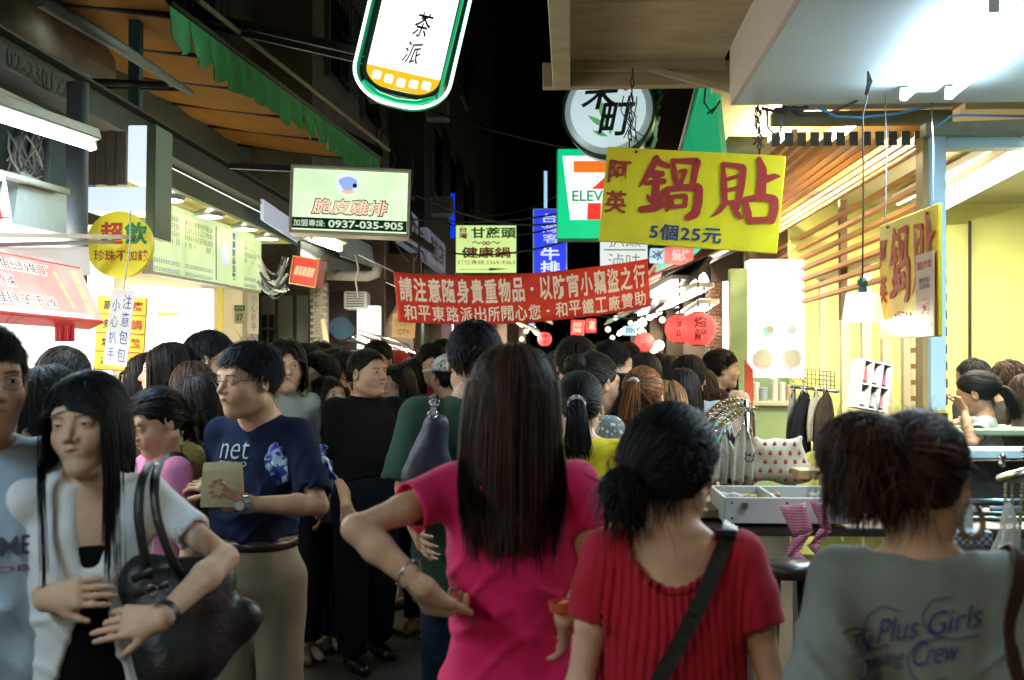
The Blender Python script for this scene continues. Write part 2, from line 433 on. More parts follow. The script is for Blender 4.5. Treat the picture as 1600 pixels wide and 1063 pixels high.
def head_ops(F, c, M, sex, det, age=0, chub=0):
 def T(p): return c + M @ np.array(p, float)
 F.ell(T((0, -.012, .028)), (.0735, .094, .085), .03, M=M)
 F.ell(T((0, .022, -.028)), (.0585 + chub, .068, .083), .03, M=M)
 jw = .043 + chub + (.005 if sex == 'm' else 0)
 for sx in (-1, 1):
  F.cone(T((sx * jw, .0, -.062)), T((sx * .016, .062, -.096)), .020, .017, .028)
 if det < 1:
  F.cone(T((0, .085, .0)), T((0, .100, -.028)), .009, .012, .012)
  for sx in (-1, 1): F.ell(T((sx * .077, -.004, -.008)), (.011, .019, .030), .006, M=M)
  return
 for sx in (-1, 1): F.ell(T((sx * .036, .052, -.030)), (.026 + chub, .026, .026), .03, M=M)
 F.cone(T((-.034, .074, .026)), T((.034, .074, .026)), .015, .015, .02)
 for sx in (-1, 1): F.ell(T((sx * .031, .101, .004)), (.019, .017, .0125), .014, 's', M=M)
 for sx in (-1, 1): F.ell(T((sx * .031, .0765, .003)), (.0175, .0125, .0135), .006, M=M)
 F.cone(T((0, .082, .012)), T((0, .1045, -.024)), .0072, .0105, .012)
 for sx in (-1, 1): F.ell(T((sx * .0125, .092, -.029)), (.0085, .010, .0075), .006, M=M)
 F.ell(T((0, .073, -.055)), (.030, .020, .022), .02, M=M)
 F.cone(T((-.019, .0845, -.052)), T((0, .0925, -.0495)), .0045, .006, .004); F.cone(T((.019, .0845, -.052)), T((0, .0925, -.0495)), .0045, .006, .004)
 F.cone(T((-.016, .084, -.060)), T((.016, .084, -.060)), .0065, .0065, .004)
 F.cone(T((-.021, .093, -.0555)), T((.021, .093, -.0555)), .0022, .0022, .003, 's')
 F.ell(T((0, .070, -.096)), (.019, .018, .017), .02, M=M)
 for sx in (-1, 1):
  E = M @ rotm(0, R(-8), 0) @ rotm(sx * R(-18), 0, 0)
  F.ell(T((sx * .078, -.006, -.006)), (.0085, .0175, .031), .006, M=E)
  F.ell(T((sx * .086, -.001, -.003)), (.006, .009, .017), .004, 's', M=E)
def head_tone(v, c, M, age=0):
 p = (v - c) @ M
 t = np.ones((len(v), 3))
 x, y, z = p.T
 ck = np.exp(-(((np.abs(x) - .042) / .02) ** 2) - ((z + .03) / .022) ** 2) * (y > .02)
 t *= 1 - ck[:, None] * np.array([0, .13, .13])
 ns = np.exp(-(((np.abs(x) - .0075) / .004) ** 2) - ((z + .0355) / .003) ** 2) * (y > .08)
 t *= 1 - ns[:, None] * .6
 if age: t *= 1 - .12 * age * (np.sin(z * 900) * np.exp(-((z - .06) / .02) ** 2))[:, None] * (y > .05)[:, None]
 return np.clip(t, .02, 3)
def face_parts(par, F, c, M, sc, hs, sex, h):
 """eyes, brows and lips as thin shells lying on the face"""
 piv = c * 1.0 + np.array([0, 0, -.105])
 def lay(x, z, fs, off, m, name):
  n = len(x); ylo = np.zeros(n); yhi = np.full(n, .14)
  for _ in range(13):
   ym = (ylo + yhi) / 2; p = c + np.stack([x, ym, z], 1) @ M.T
   ins = F.eval(p) < 0; ylo = np.where(ins, ym, ylo); yhi = np.where(ins, yhi, ym)
  p = c + np.stack([x, ylo + off, z], 1) @ M.T
  p = piv + (p - piv) * hs
  return link_mesh(name, p, fs, m, par, sc)
 def strip(xs, zl, zu, off, m, name):
  n = len(xs); x = np.repeat(xs, 3); z = np.stack([zl, (zl + zu) / 2, zu], 1).ravel()
  i = np.arange(n - 1) * 3; fs = np.concatenate([np.stack([i, i + 3, i + 4, i + 1], 1), np.stack([i + 1, i + 4, i + 5, i + 2], 1)])
  return lay(x, z, fs, off, m, name)
 op = h.get('open', 1.0); gz = h.get('gaze', 0)
 for s_ in (-1, 1):
  t = np.linspace(-1, 1, 13); xs = s_ * .0315 + t * .0135
  up = .0045 * op * (1 - np.abs(t) ** 2.4) + .003 + .0008 * t * s_; lo = -.0030 * op * (1 - t ** 2) + .003 + .0008 * t * s_
  ey = strip(xs, lo, up, .0004, mat('eye_white', (.42, .38, .34), .25), 'eye')
  ti = np.linspace(-1, 1, 9); xi = s_ * .0315 + gz + ti * .0047; half = .0047 * np.sqrt(1 - ti ** 2) + 1e-4
  cu = np.interp(xi, xs, up); cl_ = np.interp(xi, xs, lo)
  strip(xi, np.maximum(.0034 - half, cl_), np.minimum(.0034 + half, cu), .0009, mat('iris', (.012, .008, .006), .12), 'iris').parent = ey
  strip(s_ * .0315 + t * .0148, up - .0002, up + .0016 * (1 - .5 * np.abs(t)), .0012, mat('lashes', (.012, .009, .008), .7), 'eyelashes').parent = ey
  bz = .0205 + .0022 * (1 - ((t * s_ - .25) ** 2)) - .001 * t * s_; th = (.0030 if sex == 'm' else .0019) * (1 - np.clip(t * s_, 0, 1) ** 2 * .7)
  strip(s_ * .0325 + t * .0175, bz - th * .5, bz + th * .5, .0007, mat('eyebrow', (.022, .016, .012), .85), 'eyebrow')
 t = np.linspace(-1, 1, 15); lw = .0205 if sex == 'f' else .0225
 lm = mat('lip_' + sex, (.42, .14, .11) if sex == 'f' else (.34, .16, .11), .38)
 mo = h.get('mouth', 0)
 mz = -.0552 - .0015 * t ** 2
 strip(t * lw, mz, mz + .0052 * (1 - t ** 2) ** .8 * (1 - .22 * np.exp(-(t / .16) ** 2)) + .0002, .0004, lm, 'lips')
 strip(t * lw * .92, mz - mo - .0066 * (1 - t ** 2) ** .9 - .0002, mz - mo, .0004, lm, 'lips')
 strip(t * lw * .97, mz - .0006 - mo, mz + .0006, .0009, mat('mouth_line', (.06, .018, .015), .7), 'mouth')
def hand_ops(F, w, d, n, side, curl=.35, spread=.06, k=.006, thumb=.6, sc=1.0, point=None):
 """w wrist, d direction of the fingers, n out of the back of the hand; side +1 when the thumb lies on the d x n side"""
 w = np.array(w, float); d = np.array(d, float); d /= np.linalg.norm(d)
 n = np.array(n, float); n -= d * (n @ d); n /= np.linalg.norm(n); u = np.cross(d, n) * side
 q = sc
 for j, (a, b) in enumerate([(-.012, -.030), (0, -.010), (.008, .010), (.014, .029)]):
  F.cone(w + u * a * q, w + (d * .082 + u * b) * q, .0165 * q, .0125 * q, .016)
 L = [(.040, .024, .018), (.045, .028, .019), (.042, .026, .019), (.032, .019, .016)]
 for j in range(4):
  off = (.029 - j * .0195)
  p = w + (d * (.084 - .004 * abs(j - 1)) + u * off) * q; ang = 0
  for s_ in range(3):
   cj = curl if point is None or j not in point else point[j]
   ang += cj * (1.0 if s_ else .8) + .05 * j * cj
   dd = (d + u * spread * (1.5 - j)); dd /= np.linalg.norm(dd)
   v_ = dd * math.cos(ang) - n * math.sin(ang)
   e = p + v_ * L[j][s_] * q
   F.cone(p, e, (.0090 - .0007 * s_ - .0006 * (j == 3)) * q, (.0083 - .0009 * s_ - .0006 * (j == 3)) * q, k * .6)
   p = e
 p = w + (d * .022 + u * .018) * q; v_ = d * .72 + u * .62 - n * .30 * thumb; v_ /= np.linalg.norm(v_)
 e = p + v_ * .044 * q; F.cone(p, e, .0155 * q, .0115 * q, .014)
 v2 = v_ * .8 + d * .35 - n * .35 * thumb; v2 /= np.linalg.norm(v2)
 e2 = e + v2 * .030 * q; F.cone(e, e2, .0108 * q, .0095 * q, .005)
 v3 = v2 * .8 + d * .3 - n * .3 * thumb; v3 /= np.linalg.norm(v3); F.cone(e2, e2 + v3 * .022 * q, .0092 * q, .0072 * q, .004)
def ribbons(paths, width, cen=None, taper=.25):
 """paths (N,S,3) to flat strips"""
 N, S, _ = paths.shape
 d = np.gradient(paths, axis=1); d /= np.linalg.norm(d, axis=2, keepdims=True) + 1e-9
 nrm = paths - (cen if cen is not None else paths.mean((0, 1)))
 side = np.cross(d, nrm); side /= np.linalg.norm(side, axis=2, keepdims=True) + 1e-9
 t = np.linspace(0, 1, S)[None, :, None]
 w = (width if np.ndim(width) == 0 else np.asarray(width)[:, None, None]) * .5 * (1 - (1 - taper) * t ** 2)
 # a shallow vee so that every lock catches light like a rounded one
 out = nrm / (np.linalg.norm(nrm, axis=2, keepdims=True) + 1e-9)
 A = paths - side * w; B = paths + out * w * .45; C_ = paths + side * w
 v = np.stack([A, B, C_], 2).reshape(-1, 3)
 i = (np.arange(N)[:, None] * S + np.arange(S - 1)[None, :]).ravel() * 3
 f = np.concatenate([np.stack([i, i + 1, i + 4, i + 3], 1), np.stack([i + 1, i + 2, i + 5, i + 4], 1)])
 return v, f
def comb(roots, dirs, length, steps, colls, grav=.25, g=(0, 0, -1), jit=.0, seed=1, keep=None, attract=None, wave=0, wfreq=8, stiff=0):
 """walks every lock down from its root, gravity pulling, sliding over the ellipsoids in colls (c, r)"""
 rg = np.random.default_rng(seed); N = len(roots); p = roots.copy(); d = dirs / (np.linalg.norm(dirs, axis=1, keepdims=True) + 1e-9)
 off = rg.uniform(0, 1, N); L = np.asarray(length) * np.ones(N); ds = (L / (steps - 1))[:, None]
 g = np.array(g, float); out = [p.copy()]; ph = rg.uniform(0, 6.28, N); jv = rg.normal(0, 1, (N, 3)) * jit
 for s_ in range(steps - 1):
  t = s_ / (steps - 1)
  gg = g[None] * grav
  if attract is not None:
   a = attract[0] - p; a /= np.linalg.norm(a, axis=1, keepdims=True) + 1e-9; gg = gg + a * attract[1]
  d = d + gg + jv * .3 + rg.normal(0, jit * .4, (N, 3))
  d /= np.linalg.norm(d, axis=1, keepdims=True)
  q = p + d * ds
  if wave: q = q + np.stack([np.sin(ph + t * wfreq), np.cos(ph * 1.3 + t * wfreq * .9), 0 * ph], 1) * wave
  for cc, rr, th in colls:
   if isinstance(cc, str) and cc == 'face':     # locks part to the sides of the face
    fm = (q[:, 1] > .0) & (q[:, 2] < rr) & (q[:, 2] > -.14) & (np.abs(q[:, 0]) < .071 + off * .010)
    q[fm, 0] = (np.where(q[:, 0] >= 0, 1, -1) * (.071 + off * .010))[fm]; continue
   if isinstance(cc, str):          # the back and chest of the body, in the body's own frame
    Mb = rr; b_ = q @ Mb.T; zz_ = b_[:, 2]
    cv = 1 - np.clip(np.abs(b_[:, 0]) / .19, 0, 1) ** 2 * .45
    yb = np.interp(-zz_, [.10, .17, .22, .30, .45, .6], [-.045, -.072, -.100, -.118, -.112, -.13]) * cv
    yf = np.interp(-zz_, [.10, .17, .22, .30, .45, .6], [.03, .06, .085, .118, .105, .115]) * cv
    lowm = zz_ < -.11
    bk_ = th
    kk = np.clip((-.06 - zz_) / .10, 0, 1); lowm = zz_ < -.06
    b_[:, 1] = np.where(lowm & bk_, b_[:, 1] + kk * (np.minimum(b_[:, 1], yb - .006 - off * .022) - b_[:, 1]), np.where(lowm & ~bk_, np.maximum(b_[:, 1], yf + .006 + off * .012), b_[:, 1]))
    q = b_ @ Mb; continue
   r_ = rr[None] + (off * th)[:, None]
   x = (q - cc) / r_; k0 = np.linalg.norm(x, axis=1)
   m = k0 < 1
   if m.any():
    q[m] = (cc + (q - cc) / k0[:, None])[m]
    nn = x / r_; nn /= np.linalg.norm(nn, axis=1, keepdims=True) + 1e-9
    dt = d - nn * np.minimum((d * nn).sum(1), 0)[:, None]; dt /= np.linalg.norm(dt, axis=1, keepdims=True) + 1e-9
    d[m] = dt[m]
  p = q; out.append(p.copy())
 return np.stack(out, 1)
SCALP_C = np.array([0, -.012, .030]); SCALP_R = np.array([.0755, .0955, .0865])
def scalp_roots(n, rg, front=.058, nape=-.055, side=.02):
 out = []
 while sum(len(o) for o in out) < n:
  v = rg.normal(0, 1, (n * 3, 3)); v /= np.linalg.norm(v, axis=1, keepdims=True); p = SCALP_C + v * SCALP_R
  x, y, z = p.T
  hl = np.where(y > .03, front + (y - .05) * .15, np.where(y > -.015, side + (y + .015) * .8, nape + (y + .09) * .35))
  out.append(p[z > hl])
 return np.concatenate(out)[:n]
def make_hair(par, hc, M, sc, h, det, mt):
 """h: dict(style, n, len, ...). det 0..3"""
 st = h.get('style', 'short'); seed = h.get('seed', 1); rg = np.random.default_rng(seed + 99)
 n = {0: 220, 1: 600, 2: 1300, 3: 2700}[det]; wd = {0: .010, 1: .0066, 2: .0045, 3: .0031}[det]
 n = int(n * h.get('dens', 1)); g = M.T @ np.array([0, 0, -1.0]); vol = h.get('vol', .012)
 Vs, Fs, Tn = [], [], []; base = 0
 def put(v, f, tone):
  nonlocal base
  Vs.append(v); Fs.append(f + base); Tn.append(np.repeat(tone, len(v) // len(tone), axis=0) if len(tone) != len(v) else tone); base += len(v)
 def locks(paths, w=wd, taper=.25, cen=SCALP_C - np.array([0, 0, .05])):
  N = len(paths); v, f = ribbons(paths, w * rg.uniform(.6, 1.3, N), cen, taper)
  t = (rg.uniform(.35, 1.7, N) ** 1.4)[:, None] * np.ones((N, 3)); hl = rg.random(N) < h.get('streak', .06); t[hl] *= np.array([2.6, 2.0, 1.6]); put(v, f, t)
 cr = np.array([h.get('crownx', .0), -.045, .115])
 B = Field()                      # dark under-mass so that no scalp shows through
 fr = h.get('front', .058)
 def mask(F_, lower=-.058):
  F_.ell((0, .108, fr - .100), (.088, .080, .100), .01, 's')
  F_.add(lambda X, Y, Z: (lower + np.clip((Y + .06), 0, .12) * .75) - Z + 0 * X, (-9,) * 3, (9,) * 3, .008, 'i')
 coll = [(SCALP_C, SCALP_R, vol), (np.array([0, .02, -.03]), np.array([.064, .070, .085]), .004)]
 if st in ('short', 'spiky'):
  B.ell(SCALP_C + np.array([0, -.002, .002]), SCALP_R + vol * .15 + .001, .01); mask(B, h.get('nape', -.055)); mask(B, h.get('nape', -.055))
  rt = scalp_roots(n * 2, rg, front=fr, nape=h.get('nape', -.058), side=.012)
  nn = (rt - SCALP_C) / SCALP_R ** 2; nn /= np.linalg.norm(nn, axis=1, keepdims=True)
  away = rt - cr; away -= nn * (away * nn).sum(1)[:, None]; away /= np.linalg.norm(away, axis=1, keepdims=True) + 1e-9
  up = h.get('up', .12)
  locks(comb(rt + nn * vol * rg.uniform(.1, .8, (len(rt), 1)), away + nn * up * rg.uniform(.3, 2.2, (len(rt), 1)) + np.array(h.get('sweep', (0, 0, 0))), h.get('len', .04) * rg.uniform(.6, 1.2, len(rt)) * np.where(rt[:, 2] > .02, 1, .6), 6, coll, .16, g, .22, seed), wd * 1.15, .12)
 if st in ('long', 'bob', 'wavy'):
  L = h.get('len', .35); wv = .004 if st == 'wavy' else .0
  B.ell(SCALP_C + np.array([0, -.003, .002]), SCALP_R + vol * .45, .01); mask(B, -.10)
  bw = h.get('bw', .078); by = h.get('by', -.045); bot = -L + .06
  bot += .04 * (L > .2)
  rows = [(bot, bw * .72, .018, by - .034), (bot * .6, bw * .74, .020, by - .020), (-.10, bw * .84, .038, by - .002), (.0, bw * .96, .056, by + .010)]
  if h.get('curtain', True): B.loft([(r_[0], r_[1], r_[2], r_[3]) for r_ in rows], .02, sx=-h.get('skew', 0) * 1.0)
  if st != 'bob': B.disp = wob(seed, .005, 60, 40, 9)
  B.ell((0, .092, -.052), (.060, .085, .115), .01, 's')
  if L > .3: B.ell((0, .06, -.16), (.055, .075, .10), .02, 's')
  part = h.get('part', .0)
  rt = scalp_roots(n, rg, front=fr, nape=-.045, side=.0)
  nn = (rt - SCALP_C) / SCALP_R ** 2; nn /= np.linalg.norm(nn, axis=1, keepdims=True)
  s_ = np.where(rt[:, 0] > part, 1, -1.0)
  dr = np.stack([s_ * .9, np.where(rt[:, 1] > .02, -.25, -.35) * np.ones(len(rt)), -.35 * np.ones(len(rt))], 1)
  bk = rt[:, 1] < .0; dr[bk] += np.array([0, -.8, -.6]); dr[bk, 0] *= .15
  dr -= nn * (dr * nn).sum(1)[:, None]
  cl = [('face', .035, 0), (SCALP_C, SCALP_R + vol * .6, vol * .6), (np.array([0, .015, -.03]), np.array([.072, .072, .095]), .012), (np.array([0, -.01, -.16]), np.array([.052, .055, .12]), .02), ('body', M, rt[:, 1] < h.get('split', .035))]
  tips = L + .10 * (rt[:, 2] > .03) + (rg.uniform(-.15, .04, len(rt)) + .03 * np.sin(rt[:, 0] * 130 + seed)) * min(1, L / .3)
  steps = 16 if L > .2 else 9
  if h.get('flarehair', 0): dr[:, 0] += 0
  locks(comb(rt + nn * vol * .55, dr, tips, steps, cl, h.get('grav', .75), g, .02, seed, wave=wv), wd * 1.25, .3)
  # outer curtain locks that make the falling silhouette uneven
  if h.get('curtain', True):
   m = int(n * .9); a = rg.uniform(-1, 1, m); th = a * 1.75
   st0 = np.stack([np.sin(th) * (bw + .004), by + .012 - np.cos(th) * .062, rg.uniform(-.04, .05, m)], 1)
   dd = np.stack([np.sin(th) * (h.get('flare', 1.15) - 1) * .6 + h.get('skew', 0), -.03 * np.ones(m), -np.ones(m)], 1)
   LL = (L - .07 * np.abs(a) ** 2 + (rg.uniform(-.16, .05, m) + .03 * np.sin(a * 11 + seed) + .02 * np.sin(a * 27)) * min(1, L / .3)); dd[:, 0] += .05 * np.sin(a * 19) * np.where(np.abs(a) > .8, h.get('sidelen', 1), 1)
   locks(comb(st0, dd, LL, steps, cl[:4] + [('body', M, st0[:, 1] < h.get('split', .035))], .25, g, .012, seed + 3, wave=wv), wd * 1.2, .15)
 if st in ('bun', 'pony', 'updo'):
  tie = np.array(h.get('tie', (0, -.125, .03)))
  B.ell(SCALP_C + np.array([0, -.002, .001]), SCALP_R + vol * .3, .01); mask(B, -.06)
  rt = scalp_roots(int(n * 1.1), rg, front=fr, nape=-.062, side=.005)
  nn = (rt - SCALP_C) / SCALP_R ** 2; nn /= np.linalg.norm(nn, axis=1, keepdims=True)
  a = tie - rt; dist = np.linalg.norm(a, axis=1); a -= nn * (a * nn).sum(1)[:, None]
  locks(comb(rt + nn * vol * rg.uniform(.2, 1, (len(rt), 1)), a, dist * 1.12 + .004, 9, coll[:1], .0, g, .07, seed, attract=(tie[None], .35)), wd * 1.2, .5)
  if st == 'pony':
   L = h.get('len', .22); B.cone(tie, tie + np.array([0, -.018, -.02]), .02, .024, .01)
   e = tie + np.array([h.get('swing', 0), -.03, -L * .85]) if True else 0
   B.cone(tie + np.array([0, -.02, -.02]), tie + np.array([h.get('swing', 0) * .6, -.036, -L * .45]), .022, .026, .02)
   B.cone(tie + np.array([h.get('swing', 0) * .6, -.036, -L * .45]), e, .026, .010, .02)
   m = int(n * .5); th = rg.uniform(0, 6.28, m); rr = rg.uniform(.2, 1, m) ** .5 * .024
   s0 = tie + np.stack([np.cos(th) * rr, np.sin(th) * rr * .8 - .012, rg.uniform(-.01, .012, m)], 1)
   dd = np.stack([np.cos(th) * .10 + h.get('swing', 0) * 2, -.45 + np.sin(th) * .12, -.2 + 0 * th], 1)
   locks(comb(s0, dd, L * rg.uniform(.8, 1.15, m), 12, [(np.array([0, -.01, -.02]), np.array([.075, .10, .10]), .01), (np.array([0, 0, -.34]), np.array([.175, .118, .17]), .02)], .30, g, .05, seed + 1), wd * 1.1, .15, tie + np.array([0, .1, -.1]))
  if st in ('bun', 'updo'):
   br = h.get('bun_r', .04); bc = tie + np.array(h.get('bun_off', (0, -.02, 0)))
   B.ell(bc, (br * 1.05, br * .85, br * .92), .03); B.disp = wob(seed, h.get('lump', .007), 60, 60, 60)
   m = int(n * .45); v = rg.normal(0, 1, (m, 3)); v /= np.linalg.norm(v, axis=1, keepdims=True)
   s0 = bc + v * np.array([br * 1.15, br * .9, br]); ax_ = np.array([.25, -1, .35]); dd = np.cross(v, ax_) + rg.normal(0, .35, (m, 3))
   locks(comb(s0, dd, br * 2.2 * rg.uniform(.6, 1.3, m), 8, [(bc, np.array([br * 1.15, br * .9, br]), br * .18)], .0, g, .1, seed + 2, attract=(bc[None], .55)), wd, .2, bc)
   if h.get('messy', 0):
    m = int(n * .45 * h['messy']); v = rg.normal(0, 1, (m, 3)); v[:, 1] = -np.abs(v[:, 1]) * .7; v /= np.linalg.norm(v, axis=1, keepdims=True)
    s0 = bc + v * br * .8
    dd = v * .7 + np.array([-.1, -.2, .1])
    locks(comb(s0, dd, rg.uniform(.03, .11, m), 10, coll[:1] + [(np.array([0, -.01, -.16]), np.array([.055, .06, .10]), .01)], .45, g, .16, seed + 5, wave=.0025), wd * .8, .08, bc)
   if h.get('tail', 0):
    m = int(n * .5 * h['tail']); th = rg.uniform(-1.4, 1.4, m)
    s0 = bc + np.stack([np.sin(th) * br * .9, -.3 * br * np.cos(th), rg.uniform(-.5, .3, m) * br], 1)
    locks(comb(s0, np.stack([np.sin(th) * .3, -.10 + 0 * th, -.9 + 0 * th], 1), rg.uniform(.05, h.get('tlen', .16), m), 10, [(np.array([0, -.01, -.16]), np.array([.055, .06, .10]), .01)], .45, g, .07, seed + 6, wave=.002), wd, .1, bc)
  if det >= 2:   # loose wisps on the neck
   m = 40 * det; s0 = np.stack([rg.uniform(-.045, .045, m), -.075 + rg.uniform(-.008, .004, m), -.05 + rg.uniform(-.01, .02, m)], 1)
   locks(comb(s0, np.array([[0, -.2, -1.0]]) + rg.normal(0, .25, (m, 3)), rg.uniform(.02, .07, m), 7, [(np.array([0, -.005, -.14]), np.array([.05, .055, .12]), .004)], .2, g, .15, seed + 8), wd * .4, .1)
 if det == 3:      # flyaway single hairs over the crown and sides
  rt = scalp_roots(230, rg, front=fr, nape=-.05, side=.0); nn = (rt - SCALP_C) / SCALP_R ** 2; nn /= np.linalg.norm(nn, axis=1, keepdims=True)
  locks(comb(rt + nn * vol, rg.normal(0, .6, rt.shape) + nn * .5 + np.array([0, -.5, -.4]), rg.uniform(.04, .13, len(rt)), 9, [(SCALP_C, SCALP_R + vol * .8, .02)], .14, g, .16, seed + 41), .0011, .3)
 if h.get('bangs', 0):
  m = int(n * .35); x = rg.uniform(-.055, .055, m)
  s0 = np.stack([x, .052 - (x / .08) ** 2 * .02, .100 - (x / .08) ** 2 * .02], 1)
  bl = h['bangs']; dd = np.stack([x * 3 + h.get('bx', 0), 1.2 + 0 * x, .1 + 0 * x], 1)
  locks(comb(s0 + np.array([0, -.028, .012]), dd, .03 + bl * rg.uniform(.85, 1.12, m), 9, [(SCALP_C, SCALP_R + .003, .010), (np.array([0, .022, -.028]), np.array([.063, .073, .085]), .006)], .42, g, .04, seed + 11), wd * 1.1, .3)
 v, f = B.mesh({0: .009, 1: .0075, 2: .005, 3: .0042}[det])
 put(v, f, rg.uniform(.55, .75) * np.ones((len(v), 3)))
 v = np.concatenate(Vs); f = np.concatenate(Fs); t = np.concatenate(Tn)
 v = v @ M.T + hc
 return link_mesh('hair', v, f, mt, par, sc, True, t)
def sleeve_op(G, a, b, ra, rb, e, u, k, hollow):
 d = b - a; L2 = d @ d; rr = max(ra, rb)
 def fn(X, Y, Z):
  t = np.clip(((X - a[0]) * d[0] + (Y - a[1]) * d[1] + (Z - a[2]) * d[2]) / L2, 0, 1)
  q = np.sqrt((X - a[0] - t * d[0]) ** 2 + (Y - a[1] - t * d[1]) ** 2 + (Z - a[2] - t * d[2]) ** 2) - (ra + (rb - ra) * t)
  al = (X - e[0]) * u[0] + (Y - e[1]) * u[1] + (Z - e[2]) * u[2]
  o = smax(q, al, .006)
  if hollow: o = np.maximum(o, -np.maximum(q + .0105, -.022 - al))
  return o
 G.add(fn, np.minimum(a, b) - rr, np.maximum(a, b) + rr, k)
BODY = {'f': [(.78, .145, .098, -.006), (.86, .160, .110, -.014), (.92, .154, .106, -.016), (1.04, .118, .084, -.002), (1.12, .122, .088, 0), (1.24, .138, .098, .002), (1.33, .146, .088, -.004), (1.40, .118, .066, -.012), (1.45, .06, .05, -.012)],
  'm': [(.78, .150, .102, 0), (.86, .165, .110, -.006), (.94, .158, .108, 0), (1.04, .150, .104, .004), (1.14, .155, .108, .004), (1.26, .172, .112, .002), (1.34, .178, .098, -.006), (1.41, .135, .072, -.014), (1.46, .06, .055, -.012)]}
PEOPLE = []
def person(label, at, heading=0, H=1.6, sex='f', det=1, skin='a', top=None, bottom=None, hair=None, L=None, Rr=None, head=(0, 0, 0), hs=1.05, res=None,
           legs=None, lean=(0, 0), age=0, chub=0, wide=0, extra=None, glasses=False, group=None, shoes=(.03, .03, .03), world_arms=True, zfocus=None, belly=0, hands_focus=True, legres=None, seat=None, neck_fwd=0, shmin=None):
 """builds one person; at=(x, y) on the ground, heading 0 looks along +Y (away from the camera); joints L/Rr = dict(e=world point, w=world point, hd, hn)"""
 top = top or {}; bottom = bottom or {}; hair = hair or {}
 sc = H / 1.7; heading = heading - math.atan2(at[0], at[1])      # headings are given as seen from the street's middle
 e = thing('person', label, 'person', (at[0], at[1], at[2] if len(at) > 2 else 0), heading, group)
 Mi = world_of(e).inverted()
 def loc(p): q = Mi @ Vector(p); return np.array(q) / sc
 def ldir(v): return np.array(Mi.to_3x3() @ Vector(v))
 res = res or {0: .016, 1: .012, 2: .008, 3: .0062}[det]
 k = .03
 tab = [list(r_) for r_ in BODY[sex]]
 for r_ in tab:
  r_[1] += wide * (1 if r_[0] < 1.42 else .3)
  if belly and .86 <= r_[0] <= 1.2: r_[2] += belly; r_[3] += belly * .8
 shx = (.150 if sex == 'f' else .178) + wide * .8
 lx, ly = lean
 def ln(p): p = np.array(p, float); t = max(0, p[2] - .95); return p + np.array([lx * t, ly * t, 0])
 hc = ln(HC) + np.array([0, neck_fwd, 0])
 M = rotm(*head)
 Bd = Field()
 Bd.loft(tab, k, sx=lx, sy=ly, z0=.95)
 nr = .046 if sex == 'f' else .056
 Bd.cone(ln((0, -.022, 1.40)), hc + M @ np.array((0, -.018, -.06)), nr * 1.12, nr, .04)
 sh = {}
 for s_, nm in ((-1, 'L'), (1, 'R')):
  S = ln((s_ * shx, -.010, 1.385)); sh[s_] = S
  Bd.cone(ln((s_ * .03, -.022, 1.435)), S + np.array([-s_ * .02, 0, .008]), .034, .038, .045)
 arms = {}
 for s_, jd in ((-1, L), (1, Rr)):
  S = sh[s_]; jd = jd or {}
  wr = jd.get('world', world_arms)
  if 'e' in jd:
   E = loc(jd['e']) if wr else np.array(jd['e'], float)
   v = E - S; ua = np.linalg.norm(v); E = S + v / ua * min(max(ua, .22), jd.get('umax', .32))
  else: E = S + np.array([s_ * .045, -.03, -.285])
  if 'w' in jd:
   Wp = loc(jd['w']) if wr else np.array(jd['w'], float)
   v = Wp - E; fa = np.linalg.norm(v); Wp = E + v / fa * min(max(fa, .16), .28)
  else: Wp = E + np.array([s_ * .0, .05, -.24])
  fd = (Wp - E) / np.linalg.norm(Wp - E)
  hd = ldir(jd['hd']) if 'hd' in jd and wr else np.array(jd.get('hd', fd), float)
  hn = ldir(jd['hn']) if 'hn' in jd and wr else np.array(jd.get('hn', (s_, 0.2, 0)), float)
  fat = 1 + wide * 3 + (.10 if sex == 'm' else -.09)
  af = fat * jd.get('slim', 1); Bd.cone(S, (S + E) / 2, .046 * fat, .039 * af, k); Bd.cone((S + E) / 2, E, .039 * af, .033 * af, .02)
  Bd.cone(E, E * .68 + Wp * .32, .034 * fat, .0365 * fat, .016); Bd.cone(E * .68 + Wp * .32, Wp, .0365 * fat, .0235 * fat, .016)
  if det >= 1 and jd.get('hand', True):
   Bd.cone(Wp, Wp + hd * .01, .0225 * fat, .022, .012)
   hand_ops(Bd, Wp, hd, hn, jd.get('side', -s_), jd.get('curl', .35), jd.get('spread', .05), thumb=jd.get('thumb', .6), sc=jd.get('hs', 1.0), point=jd.get('point'))
  else:
   Bd.cone(Wp, Wp + hd * .09, .026, .030, .02); Bd.cone(Wp + hd * .09, Wp + hd * .16 + np.array([0, .0, 0]), .026, .016, .02)
  arms[s_] = (S, E, Wp, fat, hd)
 lg = legs or {}
 lj = {}
 for s_, nm in ((-1, 'l'), (1, 'r')):
  hp = np.array([s_ * .088, -.004, .88]); kn = np.array(lg.get('k' + nm, (s_ * .095, .012, .48)), float); an = np.array(lg.get('a' + nm, (s_ * .10, -.02, .075)), float)
  Bd.cone(hp, kn, .086 if sex == 'f' else .084, .054, k); Bd.cone(kn, kn * .7 + an * .3, .052, .054, .02); Bd.cone(kn * .7 + an * .3, an, .054, .034, .02)
  ft = an + np.array([0, .13, -.045]); Bd.cone(an + np.array([0, -.02, -.035]), ft, .034, .026, .03)
  lj[s_] = (hp, kn, an)
 head_ops(Bd, hc, M, sex, 0 if det < 1 else 1, age, chub)
 if hs != 1.0:
  pass
 fz = [(-.1, .70, legres or .022)] if (legres != 0) else []
 fx, fy = [], []
 hres = {0: .009, 1: .0058, 2: .0042, 3: .0034}[det]
 face = head_facing(heading, head, at)
 if not face: hres = max(hres, .0055 if det else .010)
